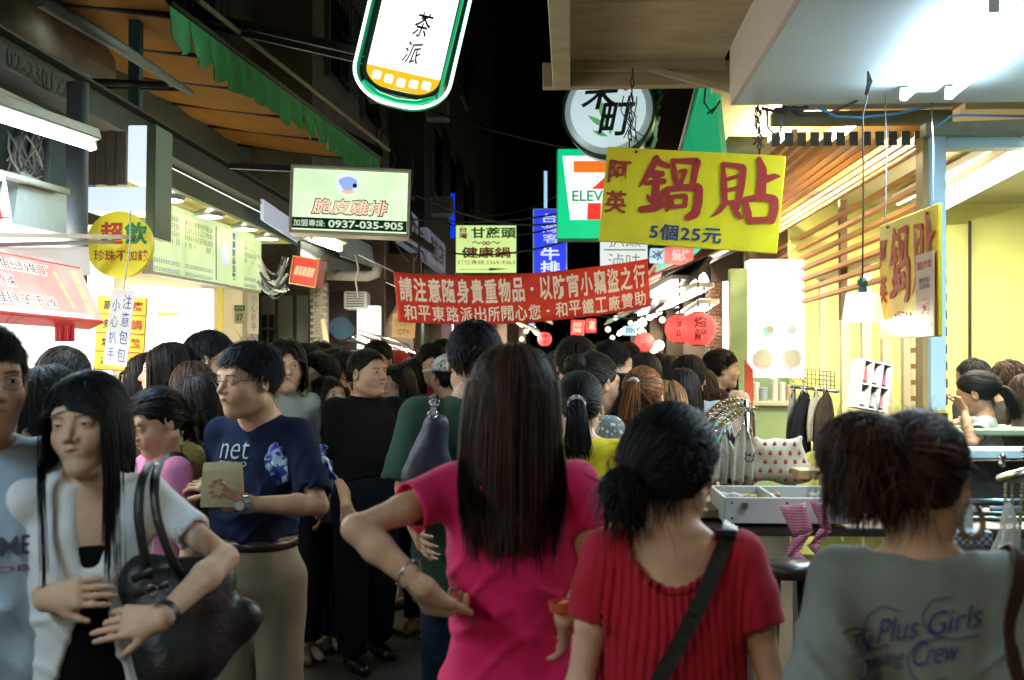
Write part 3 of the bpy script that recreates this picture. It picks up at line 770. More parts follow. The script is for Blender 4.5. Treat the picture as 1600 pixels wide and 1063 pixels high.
 fz.append((hc[2] - .135, hc[2] + .13, hres)); fx.append((hc[0] - .095, hc[0] + .095, hres)); fy.append((hc[1] - .12, hc[1] + .125, hres))
 if hands_focus and det >= 2:
  for s_ in arms:
   S, E, Wp, fat, hd = arms[s_]; jd = (L if s_ < 0 else Rr) or {}
   if jd.get('fine'):
    c_ = Wp + hd * .08
    for F_, i in ((fx, 0), (fy, 1), (fz, 2)): F_.append((c_[i] - .115, c_[i] + .115, .0042))
 v, f = Bd.mesh(res, (fx, fy, fz))
 tone = head_tone(v, hc, M, age) if det >= 1 else np.ones((len(v), 3))
 if det >= 1:
  far = np.linalg.norm(v - hc, axis=1) > .16; tone[far] = 1
 body = link_mesh('body', v, f, skin_mat(skin), e, sc, True, tone)
 if det >= 1 and face and hair.get('face', True): face_parts(e, Bd, hc, M, sc, hs, sex, hair)
 # ---- upper garment
 if top.get('kind', 'tee') != 'none':
  G = Field(); fit = top.get('fit', .013); hem = top.get('hem', .90)
  gt = [list(r_) for r_ in tab]
  loose = top.get('loose', .35)
  cw = max(r_[1] for r_ in gt if 1.1 < r_[0] < 1.35)
  for r_ in gt:
   if r_[0] < 1.25: r_[1] = r_[1] + max(0, cw - r_[1]) * loose + top.get('flare', 0) * (1.25 - r_[0]); r_[1] += .006 * (r_[0] < 1.1); r_[2] = r_[2] + .006 * (r_[0] < 1.1) + loose * .012 + top.get('flare', 0) * (1.25 - r_[0]) * .6
  if hem < .78: gt = [[hem - .02, gt[0][1], gt[0][2], gt[0][3]]] + gt
  G.loft(gt, .03, sx=lx, sy=ly, z0=.95, infl=fit)
  for s_ in (-1, 1): G.cone(ln((s_ * .035, -.022, 1.425)), sh[s_] + np.array([-s_ * .02, 0, .008]), .036 + fit * .8, .042 + fit, .045)
  if top.get('neck') in ('high', 'collar'):
   G.cone(ln((0, -.02, 1.42)), ln((0, -.006, 1.475)), nr * 1.15 + .012, nr + .011, .025)
  sl = top.get('sleeve', .62)
  for s_ in (-1, 1):
   S, E, Wp, fat, hd = arms[s_]; sl_ = top.get('sleeveR', sl) if s_ > 0 else sl
   if sl_ > 0:
    u = (E - S) / np.linalg.norm(E - S); ext = fit + top.get('sloose', .010)
    if sl_ <= 1:
     e1 = S + (E - S) * sl_; sleeve_op(G, S - u * .015, e1 + u * .02, .046 * fat + fit, (.046 - .010 * sl_) * fat + ext, e1, u, .035, det >= 2)
     if top.get('puff'): G.ell(S + (e1 - S) * .5 + np.array([s_ * .008, 0, .006]), np.array([.056, .060, .054]) * fat, .02)
    else:
     u2 = (Wp - E) / np.linalg.norm(Wp - E); t2 = sl_ - 1
     G.cone(S, E, .046 * fat + fit, .034 * fat + ext, .03); e1 = E + (Wp - E) * t2
     sleeve_op(G, E, e1 + u2 * .02, .036 * fat + ext, .030 * fat + ext, e1, u2, .02, det >= 2)
  nk = top.get('neck', 'crew'); c_ = ln((0, .012, 1.455))
  if nk == 'crew': G.ell(c_ + np.array([0, .008, .018]), (nr + .022, nr + .030, .042), .008, 's')
  elif nk == 'v': G.ell(c_ + np.array([0, 0, .018]), (nr + .024, nr + .024, .042), .008, 's'); G.cone(c_ + np.array([0, .07, .0]), c_ + np.array([0, .12, -.085]), .040, .006, .01, 's')
  elif nk == 'wide': G.ell(c_ + np.array([0, -.105, .0]), (.100, .11, .118), .008, 's'); G.ell(c_ + np.array([0, .0, .02]), (.100, .11, .07), .008, 's')
  elif nk == 'scoop': G.ell(c_ + np.array([0, .02, .01]), (.085, .105, .075), .008, 's')
  elif nk == 'boat': G.ell(c_ + np.array([0, -.005, .03]), (.105, .09, .055), .008, 's')
  for (a_, b_, ra_, rb_) in top.get('cuts', ()): G.cone(a_, b_, ra_, rb_, .008, 's')
  hz = hem
  def hemcut(X, Y, Z): return hz - Z + .006 * np.sin(X * 30) + .004 * np.sin(Y * 45) + top.get('hemtilt', 0) * X
  G.add(hemcut, (-9,) * 3, (9,) * 3, .005, 'i')
  A = top.get('fold', .0045); sd = hash_(label) % 97
  w1 = wob(sd, A, 22, 22, 34); w2 = wob(sd + 1, A * .55, 55, 40, 26)
  pl = top.get('pleat', 0)
  def dsp(X, Y, Z):
   zz_ = np.clip((1.30 - Z) / .25, .25, 1.0)
   o = w1(X, Y, Z) * zz_ + w2(X, Y, Z) * .6
   # drag folds running from the armpits to the waist
   cz = lambda ph, w=.38: np.exp(-(np.sin(ph) / w) ** 2) - .35
   o = o * .6 - A * .85 * cz(Z * 30 + 1.5 * np.sin(X * 8 + sd) + 1.1 * np.sin(X * 21 + Y * 9 + sd * 2)) * np.clip(1.15 - np.abs(Z - 1.03) / .16, 0, 1)
   sx_ = np.abs(X)
   o = o - A * .8 * cz(Z * 17 + sx_ * 26 + .8 * np.sin(Z * 19 + sd) + .5 * np.sin(X * 31)) * np.clip(1 - np.abs(Z - 1.16) / .16, 0, 1)
   o = o - A * .7 * cz(Z * 20 - sx_ * 34 + .7 * np.sin(Z * 27 + sd)) * np.clip((sx_ - .05) / .07, 0, 1) * np.clip(1 - np.abs(Z - 1.29) / .11, 0, 1)
   if pl: o = o + pl * np.clip((.175 - np.abs(X)) / .03, 0, 1) * np.sin(X * 330 + 2.5 * np.sin(Z * 14 + X * 20)) * np.clip((1.43 - Z) / .05, .25, 1) * np.clip((Z - .80) / .4, .35, 1)
   return o
  G.disp = dsp
  fr_ = [(-.3, .3, top['fine'])] if top.get('fine') else []
  v, f = G.mesh(top.get('res', res * 1.02), (fr_, [], []))
  g_o = link_mesh(top.get('name', 't_shirt'), v, f, top.get('mat') or cloth('plain%d' % (hash_(label) % 9999), top.get('col', (.5, .5, .5))), e, sc)
 else: G = None; g_o = None
 # ---- trousers or skirt
 Pn = Field(); ex = bottom.get('fit', .007); bt = bottom.get('kind', 'trousers'); wz = bottom.get('waist', .97)
 Pn.loft([[.76, .150, .10, -.004]] + [[r_[0], r_[1], r_[2], r_[3]] for r_ in tab if .8 < r_[0] < max(1.13, wz + .06)], .03, infl=ex, sx=lx, sy=ly, z0=.95)
 end = bottom.get('end', .09)
 if bt == 'skirt':
  Pn.loft([[end, .20, .15, 0], [.86, .175, .12, -.01]], .03, infl=ex)
 else:
  for s_ in (-1, 1):
   hp, kn, an = lj[s_]
   if end > .45:
    t = (hp[2] - end) / (hp[2] - kn[2]); e1 = hp + (kn - hp) * t; Pn.cone(hp, e1, .086 + ex, .068 + ex, .03)
   else: Pn.cone(hp, kn, .086 + ex, .058 + ex * 1.6, .03); Pn.cone(kn, an + np.array([0, 0, .01]), .058 + ex * 1.6, .042 + ex * 2.0, .03)
 Pn.add(lambda X, Y, Z: Z - wz + 0 * X, (-9,) * 3, (9,) * 3, .005, 'i')
 Pn.add(lambda X, Y, Z: end - Z + 0 * X, (-9,) * 3, (9,) * 3, .005, 'i')
 wp = wob(hash_(label) % 53 + 3, .007, 26, 26, 22); Pn.disp = lambda X, Y, Z: wp(X, Y, Z) * np.clip((.86 - Z) / .3, .05, 1)
 v, f = Pn.mesh(max(res, bottom.get('res', .013)))
 link_mesh(bottom.get('name', 'skirt' if bt == 'skirt' else 'trousers'), v, f, bottom.get('mat') or cloth('bottom%d' % (hash_(label) % 9999), bottom.get('col', (.02, .02, .03)), noise=.2), e, sc)
 if det >= 1:
  for s_ in (-1, 1):
   hp, kn, an = lj[s_]; S_ = Field(); S_.cone(an + np.array([0, -.025, -.035]), an + np.array([0, .05, -.04]), .040, .038, .02); S_.cone(an + np.array([0, .05, -.04]), an + np.array([s_ * .008, .15, -.048]), .038, .028, .02)
   z_ = an[2] - .075
   S_.cone(an + np.array([0, -.015, -.02]), an + np.array([0, -.012, .02]), .040, .040, .02)
   S_.add(lambda X, Y, Z: z_ - Z + 0 * X, (-9,) * 3, (9,) * 3, .004, 'i'); S_.add(lambda X, Y, Z: Z - an[2] - .02 + 0 * X, (-9,) * 3, (9,) * 3, .004, 'i')
   v, f = S_.mesh(.009); link_mesh('shoe', v, f, mat('shoe%.2f%.2f%.2f' % tuple(shoes), shoes, .3 if max(shoes) < .1 else .6), e, sc)
 if hair.get('style') != 'none':
  make_hair(e, hc, M, sc, hair, hair.get('det', det), hair_mat(hair.get('col', 'black'), HAIR[hair.get('col', 'black')]))
 if hs != 1.0:    # a slightly larger head, as the lens and the hair give it: scale the vertices above the chin
  for ch in e.children:
   me = ch.data; n_ = len(me.vertices)
   if ch.name.startswith(('body', 'hair')):
    a = np.empty(n_ * 3, np.float32); me.vertices.foreach_get('co', a); a = a.reshape(-1, 3)
    cz = hc * sc - np.array([0, 0, .105 * sc])
    if ch.name.startswith('body'):
     wgt = np.clip((a[:, 2] - (cz[2] - .03 * sc)) / (.05 * sc), 0, 1)[:, None] * (np.abs(a[:, :1] - cz[0]) < .13 * sc)
    else: wgt = np.clip((a[:, 2] - (cz[2] - .20)) / .15, 0, 1)[:, None]
    a = a + (a - cz) * (hs - 1) * wgt
    me.vertices.foreach_set('co', a.astype(np.float32).ravel()); me.update()
 ctx = dict(e=e, sc=sc, hc=hc, M=M, G=G, body=Bd, top=g_o, arms=arms, hs=hs, tab=tab)
 if glasses:
  g_ = MB()
  def hp_(x, y, z): p_ = hc + M @ (np.array([x, y, z]) - np.array([0, 0, -.105])) * hs + M @ np.array([0, 0, -.105]); return tuple(p_ * sc)
  for s_ in (-1, 1):
   g_.tube([hp_(s_ * .032 + .0215 * math.cos(a), .097 - .010 * abs(math.cos(a)), .001 + .0145 * math.sin(a)) for a in np.linspace(0, 2 * math.pi, 17)], .0011, 5)
   g_.tube([hp_(s_ * .053, .088, .004), hp_(s_ * .074, .06, .006), hp_(s_ * .080, .0, .004)], .0011, 5)
  g_.tube([hp_(-.011, .097, .004), hp_(0, .100, .007), hp_(.011, .097, .004)], .0011, 5)
  g_.build('glasses', mat('dark_frame', (.03, .03, .03), .3, .4), e)
 PEOPLE.append(e)
 return ctx
def hash_(s):
 h = 7
 for ch in s: h = (h * 31 + ord(ch)) % 1000003
 return h
def head_facing(heading, head, at):
 """is the face turned at all towards the camera?"""
 a = heading + head[0]; f = (-math.sin(a), math.cos(a)); d = (at[0], at[1]); n = math.hypot(*d)
 return (f[0] * d[0] + f[1] * d[1]) / n < .45
def wrap_text(ctx, s, w, h, cx, cz, m, side=1, bold=.01, shear=0, rot=0, off=.0065, name='print'):
 """prints flat lettering on the front (side=1) or back (side=-1) of a garment; sizes in metres of a 1.7 m figure"""
 me = text_mesh(s, bold=bold); n = len(me.vertices)
 a = np.empty(n * 3); me.vertices.foreach_get('co', a); a = a.reshape(-1, 3)
 lo, hi = a.min(0), a.max(0); c = (lo + hi) / 2; sz = np.maximum(hi - lo, 1e-6)
 x = (a[:, 0] - c[0]) / sz[0] * w; z = (a[:, 1] - c[1]) / sz[1] * h; x = x + shear * z
 x, z = x * math.cos(rot) - z * math.sin(rot), x * math.sin(rot) + z * math.cos(rot)
 project_print(ctx, me, x, z, cx, cz, m, side, off, name)
def project_print(ctx, me, x, z, cx, cz, m, side, off, name):
 n = len(x); X = -x * side * 1.0 + cx if side > 0 else x + cx; Z = z + cz
 # bisection along y for the garment surface
 ylo = np.zeros(n); yhi = np.full(n, .35 * side)
 for _ in range(14):
  ym = (ylo + yhi) / 2; ins = ctx['G'].eval(np.stack([X, ym, Z], 1)) < 0
  ylo = np.where(ins, ym, ylo); yhi = np.where(ins, yhi, ym)
 out = np.stack([X, ylo + off * side, Z], 1) * ctx['sc']
 me.vertices.foreach_set('co', out.astype(np.float32).ravel()); me.update(); me.materials.clear(); me.materials.append(m)
 o = bpy.data.objects.new(name, me); COL.objects.link(o); o.parent = ctx['e']
 return o
def strap(ctx, pts, w, m, name='bag_strap', th=.004, off=.006, n=24):
 """a strap laid over the garment through local points (1.7 m units), pushed out to its surface"""
 pts = np.array(pts, float); t = np.linspace(0, len(pts) - 1, n); q = np.stack([np.interp(t, np.arange(len(pts)), pts[:, i]) for i in range(3)], 1)
 for _ in range(3): q[1:-1] = (q[:-2] + 2 * q[1:-1] + q[2:]) / 4
 cen = np.array([0, 0, 0.]); G = ctx['G']
 def out_dir(p): d = p - np.stack([p[:, 0] * .35, 0 * p[:, 0], np.minimum(p[:, 2], 1.33)], 1); return d / (np.linalg.norm(d, axis=1, keepdims=True) + 1e-9)
 for _ in range(12):
  d = G.eval(q); m_ = d < off; q = q + out_dir(q) * np.where(m_, np.minimum(off - d, .02), 0)[:, None]
 for _ in range(2): q[1:-1] = (q[:-2] + 2 * q[1:-1] + q[2:]) / 4
 tg = np.gradient(q, axis=0); tg /= np.linalg.norm(tg, axis=1, keepdims=True); nn = out_dir(q); sd = np.cross(tg, nn); sd /= np.linalg.norm(sd, axis=1, keepdims=True); nn = np.cross(sd, tg)
 vs = np.stack([q - sd * w / 2, q - sd * w / 2 + nn * th, q + sd * w / 2 + nn * th, q + sd * w / 2], 1).reshape(-1, 3) * ctx['sc']; fs = []
 for i in range(n - 1):
  for k_ in range(4): fs.append((i * 4 + k_, i * 4 + (k_ + 1) % 4, (i + 1) * 4 + (k_ + 1) % 4, (i + 1) * 4 + k_))
 me = mesh_from(name, vs, fs); me.materials.append(m); return me, q

def add_strap(ctx, pts, w, m, name='bag_strap', th=.004, off=.006, n=24):
 me, q = strap(ctx, pts, w, m, name, th, off, n); o = bpy.data.objects.new(name, me); COL.objects.link(o)
 o.location = ctx['e'].location; o.rotation_euler = ctx['e'].rotation_euler; return o
def on_head(ctx, fn):
 """places points of the head frame in the person's frame"""
 hc, M, hs, sc = ctx['hc'], ctx['M'], ctx['hs'], ctx['sc']; piv = hc + np.array([0, 0, -.105])
 def g(p): q = hc + M @ np.array(p, float); return tuple((piv + (q - piv) * hs) * sc)
 return g
# ================================================================ the place
def board3(name, label, cat, BL, BR, TL, group=None):
 """an Empty at a board's centre: local x along its width, z up its height, -y out of its face"""
 BL, BR, TL = Vector(BL), Vector(BR), Vector(TL)
 x = (BR - BL); w = x.length; x.normalize(); z = TL - BL; z = z - x * z.dot(x); h = z.length; z.normalize(); y = z.cross(x)
 c = BL + x * w / 2 + z * h / 2
 M = Matrix((x, y, z)).transposed()
 o = thing(name, label, cat, c, 0, group); o.rotation_euler = M.to_euler(); return o, w, h
def board(name, label, cat, x0, y0, x1, y1, D, yaw=0, group=None, roll=0):
 a = P(x0, y1, D); b = P(x1, y1, D); t = P(x0, y0, D)
 c = P((x0 + x1) / 2, (y0 + y1) / 2, D); w = (b - a).length / math.cos(yaw); h = (t - a).length
 o = thing(name, label, cat, c, YAW + yaw, group); 
 if roll: o.rotation_euler = (Matrix.Rotation(YAW + yaw, 3, 'Z') @ Matrix.Rotation(roll, 3, 'Y')).to_euler()
 return o, w, h
def frame_mb(w, h, t, d, y0=0):
 m = MB(); m.box((0, y0, h / 2 - t / 2), (w, d, t), bev=.004); m.box((0, y0, -h / 2 + t / 2), (w, d, t), bev=.004)
 m.box((-w / 2 + t / 2, y0, 0), (t, d, h - 2 * t - .002), bev=.004); m.box((w / 2 - t / 2, y0, 0), (t, d, h - 2 * t - .002), bev=.004); return m
def area(parent, name, loc, size, energy, col=(1, 1, 1), target=(0, 0, -1), sy=None, world=False, spread=None):
 l = bpy.data.lights.new(name, 'AREA'); l.energy = energy; l.color = col; l.size = size
 if sy: l.shape = 'RECTANGLE'; l.size_y = sy
 if spread: l.spread = spread
 o = bpy.data.objects.new(name, l); COL.objects.link(o)
 loc = Vector(loc); d = Vector(target)
 if world and parent: 
  Mi = world_of(parent).inverted(); loc = Mi @ loc; d = Mi.to_3x3() @ d
 o.location = loc; o.rotation_euler = d.to_track_quat('-Z', 'Y').to_euler()
 if parent: o.parent = parent
 return o
def point(parent, loc, energy, col, r=.05, name='bulb_light'):
 l = bpy.data.lights.new(name, 'POINT'); l.energy = energy; l.color = col; l.shadow_soft_size = r
 o = bpy.data.objects.new(name, l); COL.objects.link(o); o.location = Vector(loc)
 if parent: o.parent = parent
 return o
# shared materials
m_asph = mat('asphalt', (.035, .036, .035), .75, noise=.5, nscale=5, bump=.5, bscale=90, dirt=.3)
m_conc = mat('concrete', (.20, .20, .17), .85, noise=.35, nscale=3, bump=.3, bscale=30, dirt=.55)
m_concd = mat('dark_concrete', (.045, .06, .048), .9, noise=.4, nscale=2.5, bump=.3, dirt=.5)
m_steelg = mat('green_grey_steel', (.03, .042, .026), .6, noise=.4, nscale=7, dirt=.6, bump=.15)
m_pale = mat('pale_green_paint', (.10, .15, .085), .6, noise=.2, nscale=5, dirt=.35)
m_white = mat('white_paint', (.62, .62, .58), .55, noise=.1, nscale=6, dirt=.12)
m_wire = mat('black_cable', (.012, .012, .014), .55)
m_wirew = mat('white_cable', (.5, .5, .46), .5)
m_chrome = mat('chrome', (.62, .62, .62), .18, 1)
m_dark = mat('dark_metal', (.03, .032, .034), .5, .5, noise=.3)
m_pipe = mat('grey_pipe', (.16, .20, .23), .5, noise=.25, nscale=8)
m_black = mat('black_ink', (.012, .012, .014), .6); m_red = mat('red_ink', (.42, .02, .015), .55); m_blue = mat('blue_ink', (.012, .03, .22), .55)
m_green = mat('green_ink', (.01, .22, .07), .55); m_whiteink = mat('white_ink', (.8, .8, .76), .55)
m_alu = mat('aluminium', (.45, .46, .44), .38, .8, noise=.15)
m_alucream = mat('aged_white_aluminium', (.48, .48, .38), .45, .1, noise=.25, dirt=.3)
COOL = (.60, .84, 1.0); WARM = (1.0, .80, .48); NEUT = (1.0, .95, .80)
# ---- ground
g = MB(); g.box((0, 30, -.05), (60, 120, .1)); tag(g.build('street', m_asph), kind='structure')
for sx, lab in ((-1, ''), (1, '')):
 kb = MB(); kb.box((sx * 2.75, 20, .055), (1.2, 60, .11), bev=.015); tag(kb.build('pavement', m_conc), kind='structure')
# ---- night sky is the world; dark rows of buildings close the street
def facade(label, X0, X1, Y0, Y1, Ht, m, side, wins=(), name='building', z0=0):
 e = thing(name, label, 'building', ((X0 + X1) / 2, (Y0 + Y1) / 2, 0))
 b = MB(1); b.box(((X0 + X1) / 2, (Y0 + Y1) / 2, (z0 + Ht) / 2), (X1 - X0, Y1 - Y0, Ht - z0)); b.build('wall', m, e)
 xf = X1 if side < 0 else X0; s_ = 1 if side < 0 else -1
 for (y, z, w, h) in wins:
  f = MB(1); f.box((xf + s_ * .03, y, z), (.06, w, h)); o = f.build('window', mat('window_surround', (.10, .12, .11), .6), e)
  q = MB(1); q.box((xf + s_ * .065, y, z), (.02, w * .86, h * .86)); q.build('pane', mat('dark_glass', (.012, .02, .022), .08, spec=.6), o)
  for i in range(7):
   r_ = MB(1); yy = y - w * .45 + w * .9 * i / 6; r_.tube([(xf + s_ * .20, yy, z - h * .55), (xf + s_ * .20, yy, z + h * .5)], .009, 5); r_.build('bar', m_dark, o)
  for zz in (-.5, 0, .45):
   r_ = MB(1); r_.box((xf + s_ * .20, y, z + h * zz), (.015, w, .02)); r_.build('bar', m_dark, o)
 return e
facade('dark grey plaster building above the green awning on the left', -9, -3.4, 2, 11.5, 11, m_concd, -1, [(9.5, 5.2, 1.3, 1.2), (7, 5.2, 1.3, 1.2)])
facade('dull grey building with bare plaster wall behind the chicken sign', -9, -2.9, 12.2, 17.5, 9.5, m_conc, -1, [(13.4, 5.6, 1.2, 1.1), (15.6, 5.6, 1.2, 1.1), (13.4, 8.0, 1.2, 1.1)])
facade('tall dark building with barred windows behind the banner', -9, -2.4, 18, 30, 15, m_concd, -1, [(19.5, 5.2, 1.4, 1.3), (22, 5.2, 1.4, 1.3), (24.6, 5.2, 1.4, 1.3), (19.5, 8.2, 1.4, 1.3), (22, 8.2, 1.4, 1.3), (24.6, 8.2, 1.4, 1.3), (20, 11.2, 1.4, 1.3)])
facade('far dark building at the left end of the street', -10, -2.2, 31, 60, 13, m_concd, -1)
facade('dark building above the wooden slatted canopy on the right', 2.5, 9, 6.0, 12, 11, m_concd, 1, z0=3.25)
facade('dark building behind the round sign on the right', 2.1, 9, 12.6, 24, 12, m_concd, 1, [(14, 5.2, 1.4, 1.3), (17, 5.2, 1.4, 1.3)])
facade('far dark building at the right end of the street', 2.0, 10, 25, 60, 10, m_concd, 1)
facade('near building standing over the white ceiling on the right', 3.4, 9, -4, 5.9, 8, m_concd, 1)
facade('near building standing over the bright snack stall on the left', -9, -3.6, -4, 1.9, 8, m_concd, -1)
# ---------------------------------------------------------------- LEFT: steel lintel, awning
e = thing('steel_lintel', 'long grimy green grey steel beam running over the left shopfronts', 'beam', (-2.6, 7, 3))
b = MB(1); b.box((-2.62, 6.9, 3.035), (.07, 8.6, .16), bev=.006); b.build('web', m_steelg, e)
for z_ in (3.122, 2.95):
 b = MB(1); b.box((-2.60, 6.9, z_), (.14, 8.6, .014)); b.build('flange', m_steelg, e)
text('02-23012261', .75, .09, (-2.582 + 2.6, -2.35, .03), mat('old_stencil', (.09, .11, .08), .8), e, bold=.01, yaw=R(90)).location = (0, 0, 0)
for ch in e.children:
 if ch.name.startswith('lettering'):
  ch.rotation_euler = (0, 0, R(90)); ch.location = (.0, 0, 0)
  a = np.array([v.co[:] for v in ch.data.vertices]); a[:, 0] -= a[:, 0].mean(); a[:, 0] -= 1.75; a[:, 1] = -.0185 - .0
  ch.data.vertices.foreach_set('co', a.astype(np.float32).ravel())
# pale fascia hanging below the beam over the drinks shop
e = thing('shop_fascia', 'pale green painted fascia board under the steel beam above the menu lamps', 'fascia', (-2.66, 8.8, 2.8))
b = MB(1); b.box((-2.70, 8.9, 2.875), (.05, 4.6, .13), bev=.004); b.build('board', m_pale, e)
# awning: ochre canvas on a steel frame, green scalloped valance
e = thing('green_awning', 'long green awning with ochre underside and ragged scalloped valance, upper left', 'awning', (-2.9, 8.5, 3.7))
VA = Vector((-2.34, 6.27, 3.72)); VB = Vector((-1.94, 11.1, 3.72)); VN = VA + (VA - VB) * .0
m_och = mat('ochre_canvas', (.36, .16, .02), .85, noise=.25, nscale=2.5, bump=.1, bscale=8, dirt=.25)
m_gcan = mat('green_canvas', (.02, .26, .08), .75, noise=.35, nscale=6, bump=.2, bscale=12, dirt=.35)
N_ = 8
for i in range(N_):
 t0, t1 = -.55 + i * 1.55 / N_, -.55 + (i + 1) * 1.55 / N_ - .006
 a, b_ = VA.lerp(VB, t0), VA.lerp(VB, t1)
 p = MB(1)
 W0 = Vector((-1.9, 0, .28)); gr = []
 for k in range(5):
  u = k / 4; sag = -.05 * math.sin(math.pi * u)
  gr.append([a + W0 * u + Vector((0, 0, sag)), (a + b_) / 2 + W0 * u + Vector((0, 0, sag * 1.8)), b_ + W0 * u + Vector((0, 0, sag))])
 vs = [q for r_ in gr for q in r_]; fs = []
 for k in range(4):
  for j in range(2): fs.append((k * 3 + j, k * 3 + j + 1, k * 3 + j + 4, k * 3 + j + 3))
 vs += [q + Vector((0, 0, .012)) for q in vs]; fs += [tuple(15 + x for x in f[::-1]) for f in fs]
 p._add(vs, fs, True); p.build('canvas_panel', m_och, e)
 t = MB(1); t.tube([b_ + Vector((0, 0, -.03)), b_ + W0 + Vector((0, 0, -.05))], .018, 6); t.build('rafter', m_dark, e)
nsc = 18; rgv = random.Random(4)
for i in range(nsc):
 t0, t1 = i / nsc, (i + 1) / nsc; a, b_ = VA.lerp(VB, t0), VA.lerp(VB, t1)
 m_ = MB(1); vs = []; K = 9
 dp = .27 + rgv.uniform(-.03, .02)
 for k in range(K + 1):
  u = k / K; top_ = a.lerp(b_, u); wv = .025 * math.sin(u * 2 * math.pi + i * .7)
  lowz = dp - .060 * abs(2 * u - 1) ** 3 - rgv.uniform(0, .014)
  vs += [top_, top_ + Vector((.012 + wv * .5, 0, -lowz * .5)), top_ + Vector((.02 + wv, 0, -lowz))]
 fs = []
 for k in range(K):
  for j in range(2): fs.append((k * 3 + j, (k + 1) * 3 + j, (k + 1) * 3 + j + 1, k * 3 + j + 1))
 n0 = len(vs); vs += [q + Vector((-.004, 0, 0)) for q in vs]; fs += [tuple(n0 + x for x in f[::-1]) for f in fs]
 m_._add(vs, fs, True); m_.build('valance_scallop', m_gcan, e)
t = MB(1); t.tube([VA + Vector((.0, 0, .02)), VB + Vector((0, 0, .02))], .02, 8); t.build('front_tube', m_steelg, e)
t = MB(1); t.tube([VA + Vector((.10, .2, .10)), VB + Vector((.10, 0, .10))], .018, 8); t.build('roller_tube', mat('rust_tube', (.22, .20, .12), .6, noise=.3), e)
e = thing('awning_post', 'square teal post with cross bars under the ochre awning', 'post', PY(212, 200, 6.6))
b = MB(1); c = PY(212, 120, 6.6); b.box((c.x, c.y, 3.45), (.07, .07, .95), bev=.004); b.build('post', mat('teal_steel', (.03, .09, .085), .6, noise=.3), e)
b = MB(1); b.tube([PY(140, 128, 6.5), PY(262, 133, 6.5)], .022, 6); b.build('cross_bar', m_dark, e)
b = MB(1); b.tube([PY(140, 136, 6.6), PY(285, 140, 6.6)], .012, 6); b.build('cross_bar', m_dark, e)
e = thing('slanting_pipe', 'dark green pipe slanting down in front of the ochre awning', 'pipe', PX(180, 70, -2.3))
b = MB(1); b.tube([PX(60, -2, -2.2), PX(180, 70, -2.25), PX(298, 146, -2.35)], [.035, .033, .022], 10); b.build('pipe', m_steelg, e)
# junk ducts above beam at far left
e = thing('air_duct', 'dull steel air duct in the dark corner above the tube light, top left', 'duct', PX(60, 60, -3.0))
b = MB(1); b.tube([PX(-60, 10, -3.1), PX(40, 60, -3.1), PX(130, 110, -3.2)], .22, 14); b.build('duct', mat('duct_steel', (.12, .10, .08), .45, .6, noise=.3, nscale=6), e)
b = MB(1)
for q in (.25, .6):
 c = PX(-60, 10, -3.1).lerp(PX(130, 110, -3.2), q); b.lathe(c, [(.235, -.02), (.235, .02)], 14, axis='y')
b.build('seam', m_dark, e)
# ---------------------------------------------------------------- LEFT: tube light fixtures
m_tube = glow('tube_glow', (.86, .93, 1.0), 16); m_tubew = glow('tube_glow_warm', (1.0, .95, .82), 14)
def tube_light(label,  a, b, down=(0, 0, -1), energy=30, col=COOL, r=.018, n=1, sep=.1, house=m_alucream, es=m_tube, group=None, perp=None, hw=.09, lname='light_fixture', out=.0):
 a, b = Vector(a), Vector(b); c = (a + b) / 2; ax = (b - a).normalized(); dn = Vector(down); dn = (dn - ax * dn.dot(ax)).normalized(); sd = dn.cross(ax).normalized()
 e = thing(lname, label, 'light', c, 0, group); L = (b - a).length
 M = Matrix((ax, sd, dn)).transposed()
 h = MB(1); q = M.to_euler()
 hb = MB(); hb.box((0, 0, -.045), (L + .04, hw, .05), bev=.006); o = hb.build('housing', house, e); o.rotation_euler = q
 for i in range(n):
  of = (i - (n - 1) / 2) * sep
  t = MB(); t.tube([(-L / 2, of, 0), (L / 2, of, 0)], r, 12); o = t.build('tube', es, e); o.rotation_euler = q
  for sx in (-1, 1):
   k = MB(); k.box((sx * (L / 2 + .008), of, -.012), (.014, .036, .06), bev=.002); o = k.build('lampholder', m_white, e); o.rotation_euler = q
 if energy: area(e, 'tube_light', dn * (.06 + out), L, energy, col, dn, sy=.06).rotation_euler = Matrix((ax, -sd, -dn)).transposed().to_euler()
 return e
tube_light('bare cool white tube light above the red menu sign, far left', PX(-150, 135, -2.0), PX(143, 229, -2.0), (.25, 0, -1), 34)
tube_light('cool tube light under the left beam, nearest the camera', (-2.0, .2, 2.55), (-2.0, 1.4, 2.55), (.5, .35, -1), 30)
tube_light('added unseen warm fill light behind the camera on the left', (-1.9, -1.9, 2.5), (-1.9, -.6, 2.5), (.8, .9, -.8), 36, (1.0, .84, .56))  # added lamp out of view, warm fill for the foreground backs
tube_light('added unseen warm fill light behind the camera on the right', (1.7, -2.2, 2.5), (1.7, -.9, 2.5), (-.5, 1.1, -.8), 16, (1.0, .88, .62))  # weaker added fill lamp from the right, also out of view
e = thing('lamp_bracket', 'dirty cream angle bracket holding the bare tube light at far left', 'bracket', PX(60, 180, -2.1))
b = MB(1); b.slab(PX(-40, 150, -2.08), PX(152, 232, -2.08), PX(150, 208, -2.08), PX(-40, 118, -2.08), .03); b.build('bracket', m_alucream, e)
e = thing('cable_tangle', 'tangle of thin white cables in the recess under the far left tube light', 'cables', PX(50, 240, -2.5)); rg = random.Random(3)
